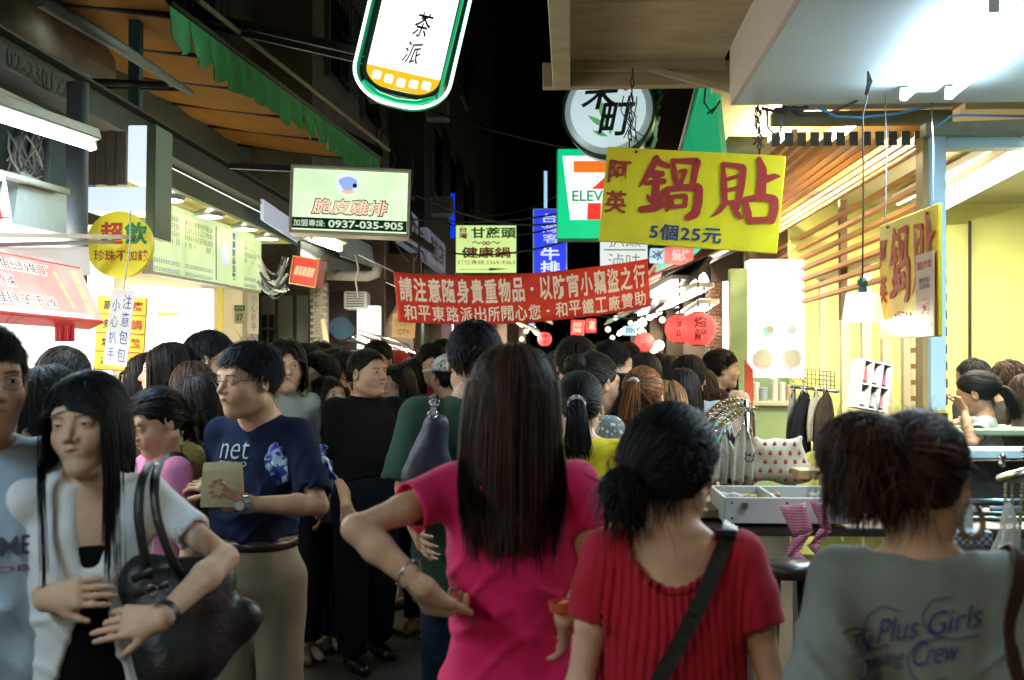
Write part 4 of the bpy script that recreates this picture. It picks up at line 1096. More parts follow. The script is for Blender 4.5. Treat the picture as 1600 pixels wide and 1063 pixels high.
for i in range(11):
 x0, x1 = rg.uniform(0, 50), rg.uniform(20, 75)
 pts = [PX(x0 + (x1 - x0) * t + 14 * math.sin(t * 6 + i), 205 + 75 * abs(math.sin(t * 2.4 + i * .8)) + rg.uniform(-4, 4), -2.5 - .02 * i) for t in [k / 8 for k in range(9)]]
 m_ = MB(1); m_.tube(pts, .005, 5); m_.build('cable', m_wirew if i % 3 else mat('grey_cable', (.2, .25, .28), .5), e)
e = thing('wall_recess', 'dark teal back wall with steel pipes behind the white cables', 'wall', PX(60, 240, -2.75))
b = MB(1); b.slab(PX(-60, 340, -2.8), PX(112, 345, -2.8), PX(112, 190, -2.8), PX(-60, 150, -2.8), .1); b.build('wall', mat('teal_wall', (.05, .10, .11), .7, noise=.4, dirt=.4), e)
for i in range(3):
 b = MB(1); b.tube([PX(18 + i * 26, 300, -2.72), PX(30 + i * 22, 200, -2.72)], .022, 8); b.build('pipe', m_pipe, e)
e = thing('drain_pipe', 'thick blue grey pipe standing between the duct box and the wooden panel', 'pipe', PX(121, 300, -2.4))
b = MB(1); pa, pb = PX(121, 230, -2.42), PX(121, 366, -2.42); pb = Vector((pa.x, pa.y, .1)); pa = Vector((pa.x, pa.y, 3.0)); b.tube([pa, Vector((pa.x, pa.y, 1.9))], .052, 16); b.build('pipe', m_pipe, e)
# duct boxes (0-105, 265-365)
e = thing('exhaust_hood', 'galvanised exhaust hood box above the red menu sign', 'hood', PX(50, 320, -2.3))
b = MB(1); b.slab(PX(20, 350, -2.25), PX(104, 366, -2.25), PX(104, 300, -2.25), PX(32, 268, -2.25), .5); b.build('box', mat('galvanised', (.34, .40, .40), .4, .5, noise=.3, nscale=4, dirt=.2), e)
b = MB(1); b.tube([PX(-60, 255, -2.22), PX(105, 300, -2.22)], .018, 4); b.build('edge_rail', m_alucream, e)
e, w_, h_ = board3('panel_sign', 'slanting red and white sign cut off at the left edge under the cables', 'sign', PX(-60, 375, -2.1), PX(8, 345, -2.1), PX(-38, 290, -2.1))
b = MB(); b.box((0, .02, 0), (w_, .03, h_)); b.build('board', mat('red_enamel', (.45, .02, .015), .4), e)
frame_mb(w_ + .02, h_ + .02, .02, .05).build('frame', m_white, e)
# wooden panel & lit white box (150-240 x 205-330)
e, w_, h_ = board3('plank_screen', 'weathered brown wooden panel between pipe and lit white box', 'panel', PY(134, 290, 5.75), PY(198, 290, 5.75), PY(134, 205, 5.75))
for i in range(4):
 b = MB(); b.box((-w_ / 2 + w_ * (i + .5) / 4, 0, 0), (w_ / 4 - .003, .03, h_ - .01 * (i % 2))); b.build('plank', mat('old_wood', (.13, .10, .07), .7, noise=.5, nscale=5, stretch=(14, 14, 1.2)), e)
e, w_, h_ = board3('lightbox', 'lit bluish white blank box hanging over the round yellow sign', 'light box', PY(134, 331, 5.7), PY(229, 331, 5.7), PY(134, 292, 5.7))
b = MB(); b.box((0, .12, 0), (w_, .24, h_), bev=.006); b.build('box', glow('blank_glow', (.72, .84, 1.0), .95), e)
x_ = w_ / 2 - .055
b = MB(); b.box((x_, .12, .245), (.105, .24, .30), bev=.004); b.build('upright_box', glow('blank_glow2', (.72, .84, 1.0), 1.05), e)
b = MB(); b.box((w_ / 2 + .02, .12, .10), (.05, .25, .60), bev=.004); b.build('side_trim', m_pale, e)
# ---------------------------------------------------------------- LEFT: bright snack stall
e = thing('snack_stall', 'blindingly lit white snack stall at the left edge behind the heads', 'stall', (-2.9, 4.6, 0))
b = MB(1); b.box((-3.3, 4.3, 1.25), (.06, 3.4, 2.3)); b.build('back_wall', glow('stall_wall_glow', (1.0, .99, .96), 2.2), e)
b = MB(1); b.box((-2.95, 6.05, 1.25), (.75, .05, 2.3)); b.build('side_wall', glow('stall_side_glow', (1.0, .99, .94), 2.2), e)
b = MB(1); b.box((-2.55, 4.3, .45), (.5, 3.2, .9), bev=.01); b.build('counter', m_white, e)
area(e, 'stall_light', (-2.75 + 2.9, 4.3 - 4.6, 2.0), 2.2, 34, (1, .97, .9), (1, -.1, -.35), sy=.4)
# white banner behind red sign
e, w_, h_ = board3('white_banner', 'blank white cloth banner hung above the red menu sign', 'banner', PX(-40, 440, -2.36), PX(139, 430, -2.36), PX(-40, 386, -2.36))
vs = []; fs = []
for i in range(25):
 for k in range(5): vs.append((-w_ / 2 + w_ * i / 24, .008 * math.sin(i * .7 + k * .4), -h_ / 2 + h_ * k / 4))
for i in range(24):
 for k in range(4): fs.append((i * 5 + k, (i + 1) * 5 + k, (i + 1) * 5 + k + 1, i * 5 + k + 1))
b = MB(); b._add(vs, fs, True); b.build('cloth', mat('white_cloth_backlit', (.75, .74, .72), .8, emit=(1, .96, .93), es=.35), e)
e = thing('banner_rail', 'grey square rail holding the white banner beside the yellow disc', 'rail', PX(100, 370, -2.3))
b = MB(1); b.tube([PX(-60, 366, -2.3), PX(222, 371, -2.15)], .014, 4, sm=False); b.build('rail', m_alu, e)
b = MB(1); b.tube([PX(-40, 384, -2.32), PX(178, 378, -2.2)], .009, 8); b.build('roller', m_white, e)
# red menu light box
BLp, BRp, TLp = PX(-40, 487, -2.18), PX(163, 505, -2.18), PX(-44, 384, -2.3); TRp = PX(134, 417, -2.3)
e, w_, h_ = board3('menu_sign', 'glowing red menu light box with white Chinese rows at far left', 'sign', BLp, BRp, TLp)
b = MB(); b.box((0, .04, 0), (w_, .08, h_), bev=.004)
b.build('box', mat('red_sign_body', (.5, .04, .03), .5, emit=(.9, .05, .04), es=.25), e)
b = MB(); b.quad((-w_ / 2 + .012, -.003, -h_ / 2 + .012), (w_ / 2 - .012, -.003, -h_ / 2 + .012), (w_ / 2 - .012, -.003, h_ / 2 - .012), (-w_ / 2 + .012, -.003, h_ / 2 - .012))
b.build('face', glow('red_face', (1.0, .40, .36), 1.35, .45, 2.6, base=(.3, .05, .04)), e)
mwg = glow('white_letters_glow', (1, .97, .92), 1.5)
for r_, (s_, x0, x1) in enumerate((('甜雞豆雞丁', .02, .68), ('不辣', .10, .36), ('雞排子干飯', .02, .62))):
 z_ = h_ * (.30 - .27 * r_); x0, x1 = -w_ / 2 + w_ * (x0 + .12), -w_ / 2 + w_ * x1
 text(s_, x1 - x0, h_ * .20, ((x0 + x1) / 2, -.006, z_), mwg, e, bold=.045, name='lettering_outline')
 text(s_, x1 - x0 - .02, h_ * .17, ((x0 + x1) / 2, -.009, z_), m_black, e, bold=.0)
text('特調黃金', h_ * .12, h_ * .62, (w_ * .24, -.006, 0), glow('yellow_letters_glow', (1, .85, .3), 1.4), e, vertical=True, shear=-.25)
text('囍囍囍', h_ * .22, h_ * .8, (w_ * .40, -.006, 0), glow('yellow_letters_glow', (1, .85, .3), 1.4), e, vertical=True, bold=0)
b = MB(); b.box((0, -.006, -h_ * .42), (w_ * .8, .004, h_ * .07)); b.build('white_strip', mwg, e)
e = thing('red_ribbon', 'folded red cloth strip hanging under the red menu sign', 'ribbon', PX(101, 510, -2.25))
b = MB(1)
for i in range(5): a0, b0 = 88 + i * 6, 93 + i * 6; b.slab(PX(a0, 534, -2.22 - .01 * (i % 2)), PX(b0, 534, -2.22 - .01 * (i % 2)), PX(b0, 499, -2.22), PX(a0, 499, -2.22), .008)
b.build('cloth', mat('red_cloth', (.5, .02, .03), .7, emit=(.8, .03, .05), es=.12), e)
# ---------------------------------------------------------------- LEFT: round yellow drinks sign and papers
cc = PY(188, 383, 5.35); rr = 53 * MPP(5.35)
e = thing('round_sign', 'round yellow drinks sign with red and green Chinese characters', 'sign', cc, YAW)
b = MB(); b.lathe((0, 0, 0), [(0, -.02), (rr, -.02), (rr, .02), (0, .02)], 40, sm=False, axis='y'); b.build('disc', mat('yellow_disc', (.66, .58, .02), .45, emit=(.8, .68, .02), es=.22), e)
text('超', .11, .11, (-.035, -.024, .055), m_red, e, bold=.03); text('飲', .11, .11, (.085, -.024, .055), m_green, e, bold=.03)
text('珍珠不加錢', .27, .055, (.012, -.024, -.055), m_red, e, bold=.01)
e, w_, h_ = board3('price_board', 'yellow vertical price board with red characters behind the hanging paper note', 'sign', PY(146, 578, 5.3), PY(222, 582, 5.3), PY(150, 462, 5.3))
b = MB(); b.box((0, .01, 0), (w_, .02, h_)); b.build('board', mat('yellow_board', (.62, .50, .02), .5, emit=(.8, .6, .02), es=.16), e)
for i, s_ in enumerate(('度', '調', '熱', '酸')):
 z_ = h_ * (.38 - .25 * i)
 text(s_, .05, .05, (w_ * .33, -.003, z_), m_red, e); text(('原味', '多多', '常溫', '冰沙')[i], .07, .045, (-w_ * .22, -.003, z_), m_black, e)
 b = MB(); b.box((0, -.002, z_ - .045), (w_, .004, .004)); b.build('rule', m_red, e)
e, w_, h_ = board3('paper_note', 'handwritten white paper note hanging on a string before the yellow price board', 'notice', PY(165, 571, 5.0), PY(200, 573, 5.0), PY(175, 452, 5.0))
e.rotation_euler.rotate_axis('Y', R(3))
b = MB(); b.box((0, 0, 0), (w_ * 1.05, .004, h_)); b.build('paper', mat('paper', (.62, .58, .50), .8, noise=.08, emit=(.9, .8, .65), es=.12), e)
mpen = mat('blue_marker', (.05, .05, .25), .6)
text('注意包包', w_ * .38, h_ * .88, (w_ * .24, -.004, .0), mpen, e, vertical=True, bold=-.005, lsp=1.15); text('小心扒手', w_ * .34, h_ * .80, (-w_ * .24, -.004, -.01), mpen, e, vertical=True, bold=-.005, lsp=1.2)
b = MB(); b.tube([(0, 0, h_ / 2), (.005, 0, h_ / 2 + .2), (-.01, 0, h_ / 2 + .37)], .003, 5); b.build('string', m_wirew, e)
# ---------------------------------------------------------------- LEFT: drinks shop
e = thing('drinks_shop', 'bright yellow drinks shop with a lit white wall at left', 'shop', (-3.1, 9.2, 0))
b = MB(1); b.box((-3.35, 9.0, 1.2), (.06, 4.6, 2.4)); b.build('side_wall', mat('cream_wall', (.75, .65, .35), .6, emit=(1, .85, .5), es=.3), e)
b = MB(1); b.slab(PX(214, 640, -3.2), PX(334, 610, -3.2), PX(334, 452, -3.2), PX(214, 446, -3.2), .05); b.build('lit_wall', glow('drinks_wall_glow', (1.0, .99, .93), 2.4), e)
b = MB(1); b.slab(PX(249, 494, -3.185), PX(282, 492, -3.185), PX(282, 488, -3.185), PX(249, 488, -3.185), .01); b.build('yellow_label', glow('label_yellow', (1, .9, .05), 1.0), e)
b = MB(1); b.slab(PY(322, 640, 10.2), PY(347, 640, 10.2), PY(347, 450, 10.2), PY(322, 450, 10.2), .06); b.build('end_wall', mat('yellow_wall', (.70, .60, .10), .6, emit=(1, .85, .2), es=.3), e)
b = MB(1); b.box((-3.0, 9.0, .5), (.5, 4.2, 1.0), bev=.01); b.build('counter', m_white, e)
area(e, 'shop_light', (.15, -.2, 1.9), 3.6, 70, (1, .88, .55), (1, -.05, -.25), sy=.5)
BLp, BRp, TLp = PX(238, 428, -3.0), PX(408, 458, -3.0), PX(238, 306, -3.0)
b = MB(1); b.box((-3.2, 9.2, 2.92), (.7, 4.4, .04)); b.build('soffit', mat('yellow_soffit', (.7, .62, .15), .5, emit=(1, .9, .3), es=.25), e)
# tilted menu panel
e, w_, h_ = board3('menu_board', 'long pale green backlit drinks menu board with tiny columns of characters', 'sign', BLp, BRp, TLp)
b = MB(); b.box((0, .04, 0), (w_, .08, h_), bev=.005); b.build('box', m_alucream, e)
b = MB(); b.quad((-w_ / 2 + .01, -.004, -h_ / 2 + .02), (w_ / 2 - .01, -.004, -h_ / 2 + .02), (w_ / 2 - .01, -.004, h_ / 2 - .02), (-w_ / 2 + .01, -.004, h_ / 2 - .02))
b.build('face', glow('menu_face', (.66, .86, .42), .80, .25, 2.2), e)
mk = mat('menu_ink', (.10, .14, .02), .6); mb_ = mat('menu_blue', (.05, .12, .5), .6)
words = ['珍珠奶茶', '紅茶', '綠茶多多', '百香綠茶', '檸檬紅茶', '冬瓜茶', '仙草凍奶', '梅子綠', '金桔檸檬', '鮮奶茶']
rw = random.Random(5)
for j, (xa, xb, n_) in enumerate(((-.49, -.30, 12), (-.26, -.02, 16), (.30, .44, 9))):
 for i in range(n_):
  x_ = w_ * (xa + (xb - xa) * i / n_); s_ = rw.choice(words); hh = h_ * (.10 * len(s_))
  text(s_, w_ * .011, hh, (x_, -.008, h_ * .34 - hh / 2), mk, e, vertical=True, bold=.01)
  for q in (.31, .42): text(rw.choice(['20', '25', '30', '35', '40']), w_ * .011, h_ * .055, (x_, -.008, -h_ * q), mb_, e)
b = MB(); b.box((w_ * .005, -.007, -h_ * .02), (w_ * .006, .003, h_ * .8)); b.build('blue_line', mb_, e)
b = MB(); b.lathe((w_ * .09, -.006, 0), [(0, -.001), (.11, -.001), (.11, .001), (0, .001)], 24, sm=False, axis='y'); b.build('picture_disc', mat('disc_pic', (.5, .6, .75), .5, emit=(.7, .8, 1), es=.6, noise=.4, nscale=9), e)
text('推薦飲品自製', w_ * .035, h_ * .75, (w_ * .18, -.008, 0), mb_, e, vertical=True, bold=.03)
# disc lamps and tube over the menu
for i, (px, py) in enumerate(((264, 311), (328, 337), (383, 357), (418, 372))):
 c = PX(px, py, -2.86 + .0 * i)
 lab = ('nearest round ceiling lamp above the drinks menu', 'second round ceiling lamp above the drinks menu', 'third round ceiling lamp above the drinks menu', 'farthest round ceiling lamp at the end of the drinks menu')[i]
 e = thing('ceiling_lamp', lab, 'lamp', c, 0, 'round lamps over the drinks menu')
 b = MB(); b.lathe((0, 0, 0), [(0, -.012), (.10, -.012), (.12, .0), (.12, .02), (.07, .05), (0, .05)], 24); b.build('lamp_rim', m_alu, e)
 b = MB(); b.lathe((0, 0, -.014), [(0, 0), (.098, 0)], 24, sm=False); b.build('diffuser', glow('lamp_disc', (1, .96, .72), 9), e)
 point(e, (0, 0, -.1), 1.6, (1, .86, .45), .08)
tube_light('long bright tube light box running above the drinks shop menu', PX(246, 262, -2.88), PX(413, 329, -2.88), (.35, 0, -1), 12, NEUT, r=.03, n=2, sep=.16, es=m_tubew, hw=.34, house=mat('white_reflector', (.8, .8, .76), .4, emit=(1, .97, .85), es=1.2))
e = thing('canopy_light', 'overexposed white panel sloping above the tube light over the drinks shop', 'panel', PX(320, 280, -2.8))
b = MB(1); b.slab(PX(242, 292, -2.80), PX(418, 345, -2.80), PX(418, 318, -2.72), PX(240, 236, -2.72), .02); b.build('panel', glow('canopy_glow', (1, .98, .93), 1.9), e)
# ---------------------------------------------------------------- LEFT: pillars and things past the drinks shop
e, w_, h_ = board3('white_pillar', 'narrow white pillar with the house number plate beside the drinks shop', 'pillar', PY(356, 640, 11.0), PY(390, 640, 11.0), PY(356, 448, 11.0))
b = MB(); b.box((0, .15, 0), (w_, .3, h_), bev=.01); b.build('pillar', m_white, e)
b = MB(); b.box((-w_ / 2 - .03, .1, 0), (.05, .2, h_)); b.build('brown_edge', mat('brown_trim', (.09, .05, .03), .6), e)
e, w_, h_ = board('number_plate', 'small green topped house number plate reading 37', 'sign', 366, 477, 383, 506, 10.9)
b = MB(); b.box((0, 0, 0), (w_, .01, h_)); b.build('plate', mat('plate_white', (.5, .52, .45), .4), e)
b = MB(); b.box((0, -.006, h_ * .34), (w_, .004, h_ * .3)); b.build('green_band', m_green, e)
text('37', w_ * .6, h_ * .36, (0, -.008, -h_ * .16), m_black, e); text('和平東', w_ * .7, h_ * .13, (0, -.010, h_ * .34), m_whiteink, e, bold=0)
e, w_, h_ = board('paper_strip', 'tall narrow white paper strip with handwriting past the number plate', 'notice', 387, 455, 404, 522, 10.7)
b = MB(); b.box((0, 0, 0), (w_, .01, h_)); b.build('paper', mat('paper', (.62, .58, .50), .8), e); text('小心扒手', w_ * .5, h_ * .85, (w_ * .1, -.008, 0), m_black, e, vertical=True, bold=-.01)
e = thing('shutter_door', 'grey metal doors with small panes under the dark recess on the left', 'door', PY(440, 520, 12.0))
b = MB(1); b.slab(PY(404, 640, 12.05), PY(512, 640, 12.05), PY(512, 452, 12.05), PY(404, 452, 12.05), .08); b.build('frame', mat('dark_door', (.05, .055, .05), .6, noise=.3), e)
for (x0, x1) in ((408, 430), (434, 458), (464, 482)):
 b = MB(1); b.slab(PY(x0, 636, 11.98), PY(x1, 636, 11.98), PY(x1, 462, 11.98), PY(x0, 462, 11.98), .04); b.build('door_leaf', mat('grey_door', (.16, .165, .15), .55, noise=.25, dirt=.3), e)
for (x0, x1) in ((409, 417), (420, 428)):
 for (y0, y1) in ((492, 512), (515, 535)):
  b = MB(1); b.slab(PY(x0, y1, 11.95), PY(x1, y1, 11.95), PY(x1, y0, 11.95), PY(x0, y0, 11.95), .01); b.build('pane', mat('dark_glass', (.012, .02, .022), .08), e)
e = thing('brick_pier', 'pale peeling pier of old bricks beside the grey doors', 'pier', PY(495, 500, 11.6))
rb = random.Random(8)
for r_ in range(22):
 for c_ in range(2):
  x0 = 485 + c_ * 9 + (4 if r_ % 2 else 0); y0 = 443 + r_ * 5
  b = MB(1); d_ = 11.6 - rb.uniform(0, .03); b.slab(PY(x0, y0 + 4.5, d_), PY(x0 + 8.4, y0 + 4.5, d_), PY(x0 + 8.4, y0, d_), PY(x0, y0, d_), .15); b.build('brick', mat('pale_brick', (.30, .28, .22), .85, noise=.4, nscale=9, dirt=.4), e)
b = MB(1); b.slab(PY(484, 640, 11.75), PY(507, 640, 11.75), PY(507, 440, 11.75), PY(484, 440, 11.75), .2); b.build('mortar', m_conc, e)
e = thing('painted_wall', 'dark wall painted with a big blue and black swirl, left of the white panel', 'wall', PY(535, 500, 12.3))
b = MB(1); b.slab(PY(505, 640, 12.4), PY(562, 640, 12.4), PY(562, 455, 12.4), PY(505, 455, 12.4), .1); b.build('wall', mat('brown_black', (.028, .020, .018), .8, noise=.3), e)
def blob(px, py, rx, ry, n=20, ph=0): return [(px + rx * math.cos(a) * (1 + .18 * math.sin(2 * a + ph)), py + ry * math.sin(a)) for a in [2 * math.pi * k / n for k in range(n)]]
b = MB(1); b._add([PY(x, y, 12.37) for x, y in blob(535, 513, 23, 24)][::-1], [tuple(range(20))]); b.build('black_swirl', m_black, e)
b = MB(1); b._add([PY(x, y, 12.36) for x, y in blob(533, 513, 18, 18, ph=1)][::-1], [tuple(range(20))]); b.build('blue_swirl', mat('blue_paint', (.04, .12, .17), .6, noise=.3), e)
e = thing('leaning_pole', 'thin pale wooden pole leaning beside the painted wall', 'pole', PY(512, 540, 11.2)); b = MB(1); b.tube([PY(504, 500, 11.3), PY(516, 570, 11.1)], .028, 8); b.build('pole', mat('pale_wood', (.38, .30, .17), .6), e)
# small red light box + wires
e, w_, h_ = board('red_lightbox', 'small tilted red light box with yellow characters hanging among cables', 'sign', 453, 402, 500, 447, 9.4, yaw=R(-25), roll=R(10))
b = MB(); b.box((0, .05, 0), (w_, .10, h_), bev=.006); b.build('box', mat('red_enamel', (.45, .02, .015), .4), e)
b = MB(); b.box((0, -.003, 0), (w_ * .9, .006, h_ * .86)); b.build('face', mat('red_face_dim', (.42, .03, .02), .4, emit=(.9, .06, .03), es=.3), e)
frame_mb(w_, h_, .014, .02, -.006).build('frame', mat('orange_frame', (.5, .25, .12), .4), e)
text('香蒜雞蛋糕', w_ * .72, h_ * .34, (0, -.009, 0), glow('pale_letters', (1, .85, .55), .8), e, bold=.01, shear=.2)
e = thing('cable_bundle', 'sagging bundle of cables and pipes below the small red light box', 'cables', PY(430, 430, 9.6)); rg = random.Random(11)
for i in range(12):
 x0, y0, x1, y1 = rg.uniform(402, 412), rg.uniform(395, 450), rg.uniform(440, 452), rg.uniform(400, 470); dy = rg.uniform(8, 35)
 pts = [PY(x0 + (x1 - x0) * t, y0 + (y1 - y0) * t + dy * math.sin(math.pi * t), 9.6 + .03 * i) for t in [k / 8 for k in range(9)]]
 b = MB(1); b.tube(pts, rg.uniform(.006, .016), 6); b.build('cable', (m_wire, m_wirew, m_pipe)[i % 3], e)
e = thing('lit_canopy', 'pale underside panel with a bright tube below the chicken sign', 'canopy', PY(560, 390, 10.2))
b = MB(1); b.slab(PX(412, 345, -2.55), PX(470, 382, -2.55), PX(470, 352, -2.5), PX(412, 312, -2.5), .03); b.build('blue_panel', mat('pale_blue_panel', (.35, .42, .55), .5, emit=(.6, .75, 1), es=.35), e)
b = MB(1); b.slab(PX(535, 400, -2.3), PX(596, 422, -2.3), PX(596, 392, -2.35), PX(535, 362, -2.35), .03); b.build('teal_panel', mat('pale_blue_panel2', (.25, .35, .42), .5, noise=.5, nscale=5), e)
b = MB(1); b.slab(PX(470, 412, -2.45), PX(600, 448, -2.45), PX(600, 425, -2.45), PX(470, 376, -2.45), .03); b.build('grey_fascia', m_steelg, e)
tube_light('short bright twin tube light just under the chicken sign', PY(487, 372, 9.9), PY(530, 388, 10.8), (.3, -.4, -1), 60, NEUT, r=.035, n=1, es=m_tubew, hw=.2)
e = thing('corner_pipe', 'thick pale pipe bending down below the grey canopy, left of the banner', 'pipe', PY(560, 430, 11.5)); b = MB(1); b.tube([PY(510, 430, 11.5), PY(575, 432, 11.5), PY(588, 428, 11.5), PY(590, 415, 11.5)], .055, 10); b.build('pipe', m_conc, e)
e = thing('hanging_string', 'frayed white string hanging from the canopy left of the banner', 'string', PY(557, 430, 9.2)); b = MB(1); b.tube([PY(555, 398, 9.2), PY(560, 420, 9.2), PY(556, 440, 9.2), PY(560, 465, 9.2)], .008, 5); b.build('string', m_wirew, e)
# corrugated roof scraps above
for i, (x0, y0, x1, y1, D_) in enumerate(((515, 190, 600, 235, 12.5), (570, 240, 650, 300, 12.5), (600, 330, 680, 385, 12.8))):
 e = thing('tin_awning', ('rusty tin awning high on the grey wall above the chicken sign', 'dark tin awning behind the right end of the chicken sign', 'low dark tin awning left of the yellow green sign')[i], 'awning', PY((x0 + x1) / 2, y0, D_))
 for k in range(7):
  a0 = x0 + (x1 - x0) * k / 7; a1 = x0 + (x1 - x0) * (k + .9) / 7; q0 = y0 + (y1 - y0) * k / 7; q1 = y0 + (y1 - y0) * (k + .9) / 7
  b = MB(1); b.slab(PY(a0, q0 + 12, D_ - .8), PY(a1, q1 + 12, D_ - .8), PY(a1, q1, D_), PY(a0, q0, D_), .02); b.build('sheet', mat('rust_tin', (.055, .04, .03), .7, .3, noise=.5, nscale=8), e)
for i, (px, py, D_) in enumerate(((683, 172, 17.5), (690, 322, 17.5), (555, 470, 11.9), (590, 140, 12.2))):
 e, w_, h_ = board('air_conditioner', ('air conditioner high on the dark wall right of the neon sign', 'air conditioner by the blue neon strip', 'air conditioner low by the painted wall', 'air conditioner on the grey wall behind the neon sign')[i], 'air conditioner', px - 18, py - 15, px + 18, py + 13, D_)
 b = MB(); b.box((0, .15, 0), (w_, .3, h_), bev=.012); ca = b.build('case', mat('ac_case', (.26, .28, .26), .6, noise=.2, dirt=.5), e)
 for k in range(6): b = MB(); b.box((0, -.004, h_ * (-.35 + .14 * k)), (w_ * .8, .01, .012)); b.build('louvre', m_dark, ca)
# ---------------------------------------------------------------- lamp sign: neon tea sign
D_ = 7.2; mp = MPP(D_)
c = P(641, 70, D_); e = thing('neon_sign', 'tall glowing white tea sign with green neon outline at the top', 'sign', c, YAW)
e.rotation_euler = (Matrix.Rotation(YAW, 3, 'Z') @ Matrix.Rotation(R(13), 3, 'Y')).to_euler()
def stadium(hw, top_, bot, rx, n=14):
 pts = [(-hw, top_)] + [(-hw, bot + rx * .0)]
 pts = [(hw, top_), (-hw, top_)] + [(-hw * math.cos(a) if True else 0, bot - rx * math.sin(a)) for a in [math.pi * k / n for k in range(n + 1)]]
 return pts
def rounded(hw, top_, bot, rc, n=8):
 p = [(hw, top_), (-hw, top_)]
 p += [(-hw + rc - rc * math.cos(a), bot + rc * .8 - rc * .8 * math.sin(a)) for a in [math.pi / 2 * k / n for k in range(n + 1)]]
 p += [(hw - rc + rc * math.sin(a), bot + rc * .8 - rc * .8 * math.cos(a)) for a in [math.pi / 2 * k / n for k in range(n + 1)]]
 return p
hw = 60 * mp
b = MB(); b.prism(rounded(hw * 1.10, .95, -.345, .20), .0, .16); b.build('case', mat('dark_green_case', (.01, .05, .03), .35), e)
b = MB(); b.prism(rounded(hw * .97, .94, -.315, .18), -.012, -.001); b.build('face', glow('neon_face', (1, .99, .93), 1.8, .05), e)
b = MB(); b.prism([(x, z) for x, z in rounded(hw * .972, -.19, -.316, .155)], -.016, -.0125)
b.build('orange_band', glow('neon_orange', (1, .50, .02), 1.15), e)
for k in range(5):
 f_ = MB(); x0 = hw * (-.66 + .33 * k); z0 = -.245 - .018 * (1 - abs(k - 2) / 2)
 for q in range(4):
  a = q * math.pi / 2 + math.pi / 4; f_.lathe((x0 + .018 * math.cos(a), -.018, z0 + .018 * math.sin(a)), [(0, -.001), (.017, -.001), (.017, .001)], 10, sm=False, axis='y')
 f_.build('flower', glow('flower_glow', (1, .98, .85), 1.6), e)
text('茶', .105, .17, (.055, -.019, .14), mat('brush_ink', (.004, .03, .04), .5), e, bold=.010, shear=.15); text('派', .11, .15, (.03, -.019, -.055), mat('brush_ink', (.004, .03, .04), .5), e, bold=.010, shear=.15)
pts = rounded(hw * 1.27, .95, -.415, .27, 12); pts = pts[1:] + [pts[0]]
pp = [Vector((x, -.03, z)) for x, z in pts]
b = MB(); b.tube(pp, .0105, 8); b.build('neon_tube', glow('neon_green', (.62, 1.0, .80), 3.2), e)
b = MB(); b.tube([Vector((p_.x * .97, .03, p_.z + .006)) for p_ in pp], .016, 6); b.build('neon_backing', mat('neon_back', (.01, .10, .05), .4, emit=(0, .7, .3), es=.22), e)
b = MB(); b.tube([(-hw * .98, -.004, -.31), (-hw * .5, -.006, -.37), (0, -.006, -.385), (hw * .5, -.006, -.37), (hw * .98, -.004, -.31)], .022, 8); b.build('lower_rim', mat('rim_green', (.01, .3, .12), .3, emit=(0, .9, .35), es=.35), e)
b = MB(); b.tube([(hw * 1.04, -.004, -.30), (hw * 1.06, -.004, .3), (hw * 1.06, -.004, .9)], .012, 6); b.build('side_rim', mat('rim_green', (.01, .3, .12), .3, emit=(0, .9, .35), es=.35), e)
b = MB(); b.box((-.9, .08, -.10), (1.5, .04, .05)); b.build('arm', m_dark, e); b = MB(); b.box((-.9, .08, -.16), (1.5, .03, .03)); b.build('arm', m_dark, e)
area(e, 'neon_light', (0, -.06, .1), .3, 14, (.75, 1, .85), (0, -1, -.1), sy=1.1)
# ---------------------------------------------------------------- chicken light box
D_ = 7.6
e, w_, h_ = board('chicken_sign', 'large pale green light box advertising crispy chicken with a phone number', 'sign', 455, 261, 640, 368, D_, yaw=R(6), roll=R(1.6))
b = MB(); b.box((0, .11, 0), (w_, .22, h_), bev=.008); b.build('case', m_alucream, e)
b = MB(); b.box((0, -.004, .0), (w_ * .955, .006, h_ * .89)); b.build('face', glow('chicken_face', (.74, 1.0, .62), 1.05, .22, 2.4), e)
b = MB(); b.box((0, -.009, -h_ * .345), (w_ * .95, .004, h_ * .16)); b.build('black_band', mat('band_black', (.006, .03, .02), .4), e)
frame_mb(w_, h_, .02, .03, -.008).build('frame', m_alucream, e)
text('脆皮雞排', w_ * .62, h_ * .235, (.0, -.010, -h_ * .095), mat('outline_ink', (.05, .05, .02), .5), e, bold=.05, shear=.18, name='lettering_outline')
text('脆皮雞排', w_ * .61, h_ * .215, (.0, -.014, -h_ * .095), glow('salmon_letters', (1, .66, .48), 1.0), e, bold=.022, shear=.18)
text('加盟專線:', w_ * .26, h_ * .10, (-w_ * .335, -.013, -h_ * .345), glow('band_letters', (.75, 1, .7), .75), e, bold=.01)
text('0937-035-905', w_ * .62, h_ * .105, (w_ * .135, -.013, -h_ * .345), glow('band_letters', (.75, 1, .7), .75), e, bold=.045)
b = MB(); b.lathe((-.02, -.009, h_ * .24), [(0, -.001), (.082, -.001), (.082, .001)], 24, sm=False, axis='y'); b.build('badge', mat('badge_pale', (.5, .55, .6), .5, emit=(.85, .95, 1), es=.85), e)
b = MB(); b._add([(-.02 + .06 * math.cos(a) * (1 + .2 * math.sin(3 * a)), -.011, h_ * .25 + .05 * math.sin(a)) for a in [-2 * math.pi * k / 16 for k in range(16)]], [tuple(range(16))[::-1]]); b.build('badge_patch', glow('badge_blue', (.35, .5, 1.0), .9), e)
b = MB(); b.lathe((.028, -.013, h_ * .225), [(0, -.001), (.016, -.001)], 12, sm=False, axis='y'); b.build('badge_dot', mat('badge_navy', (.01, .03, .2), .5), e)
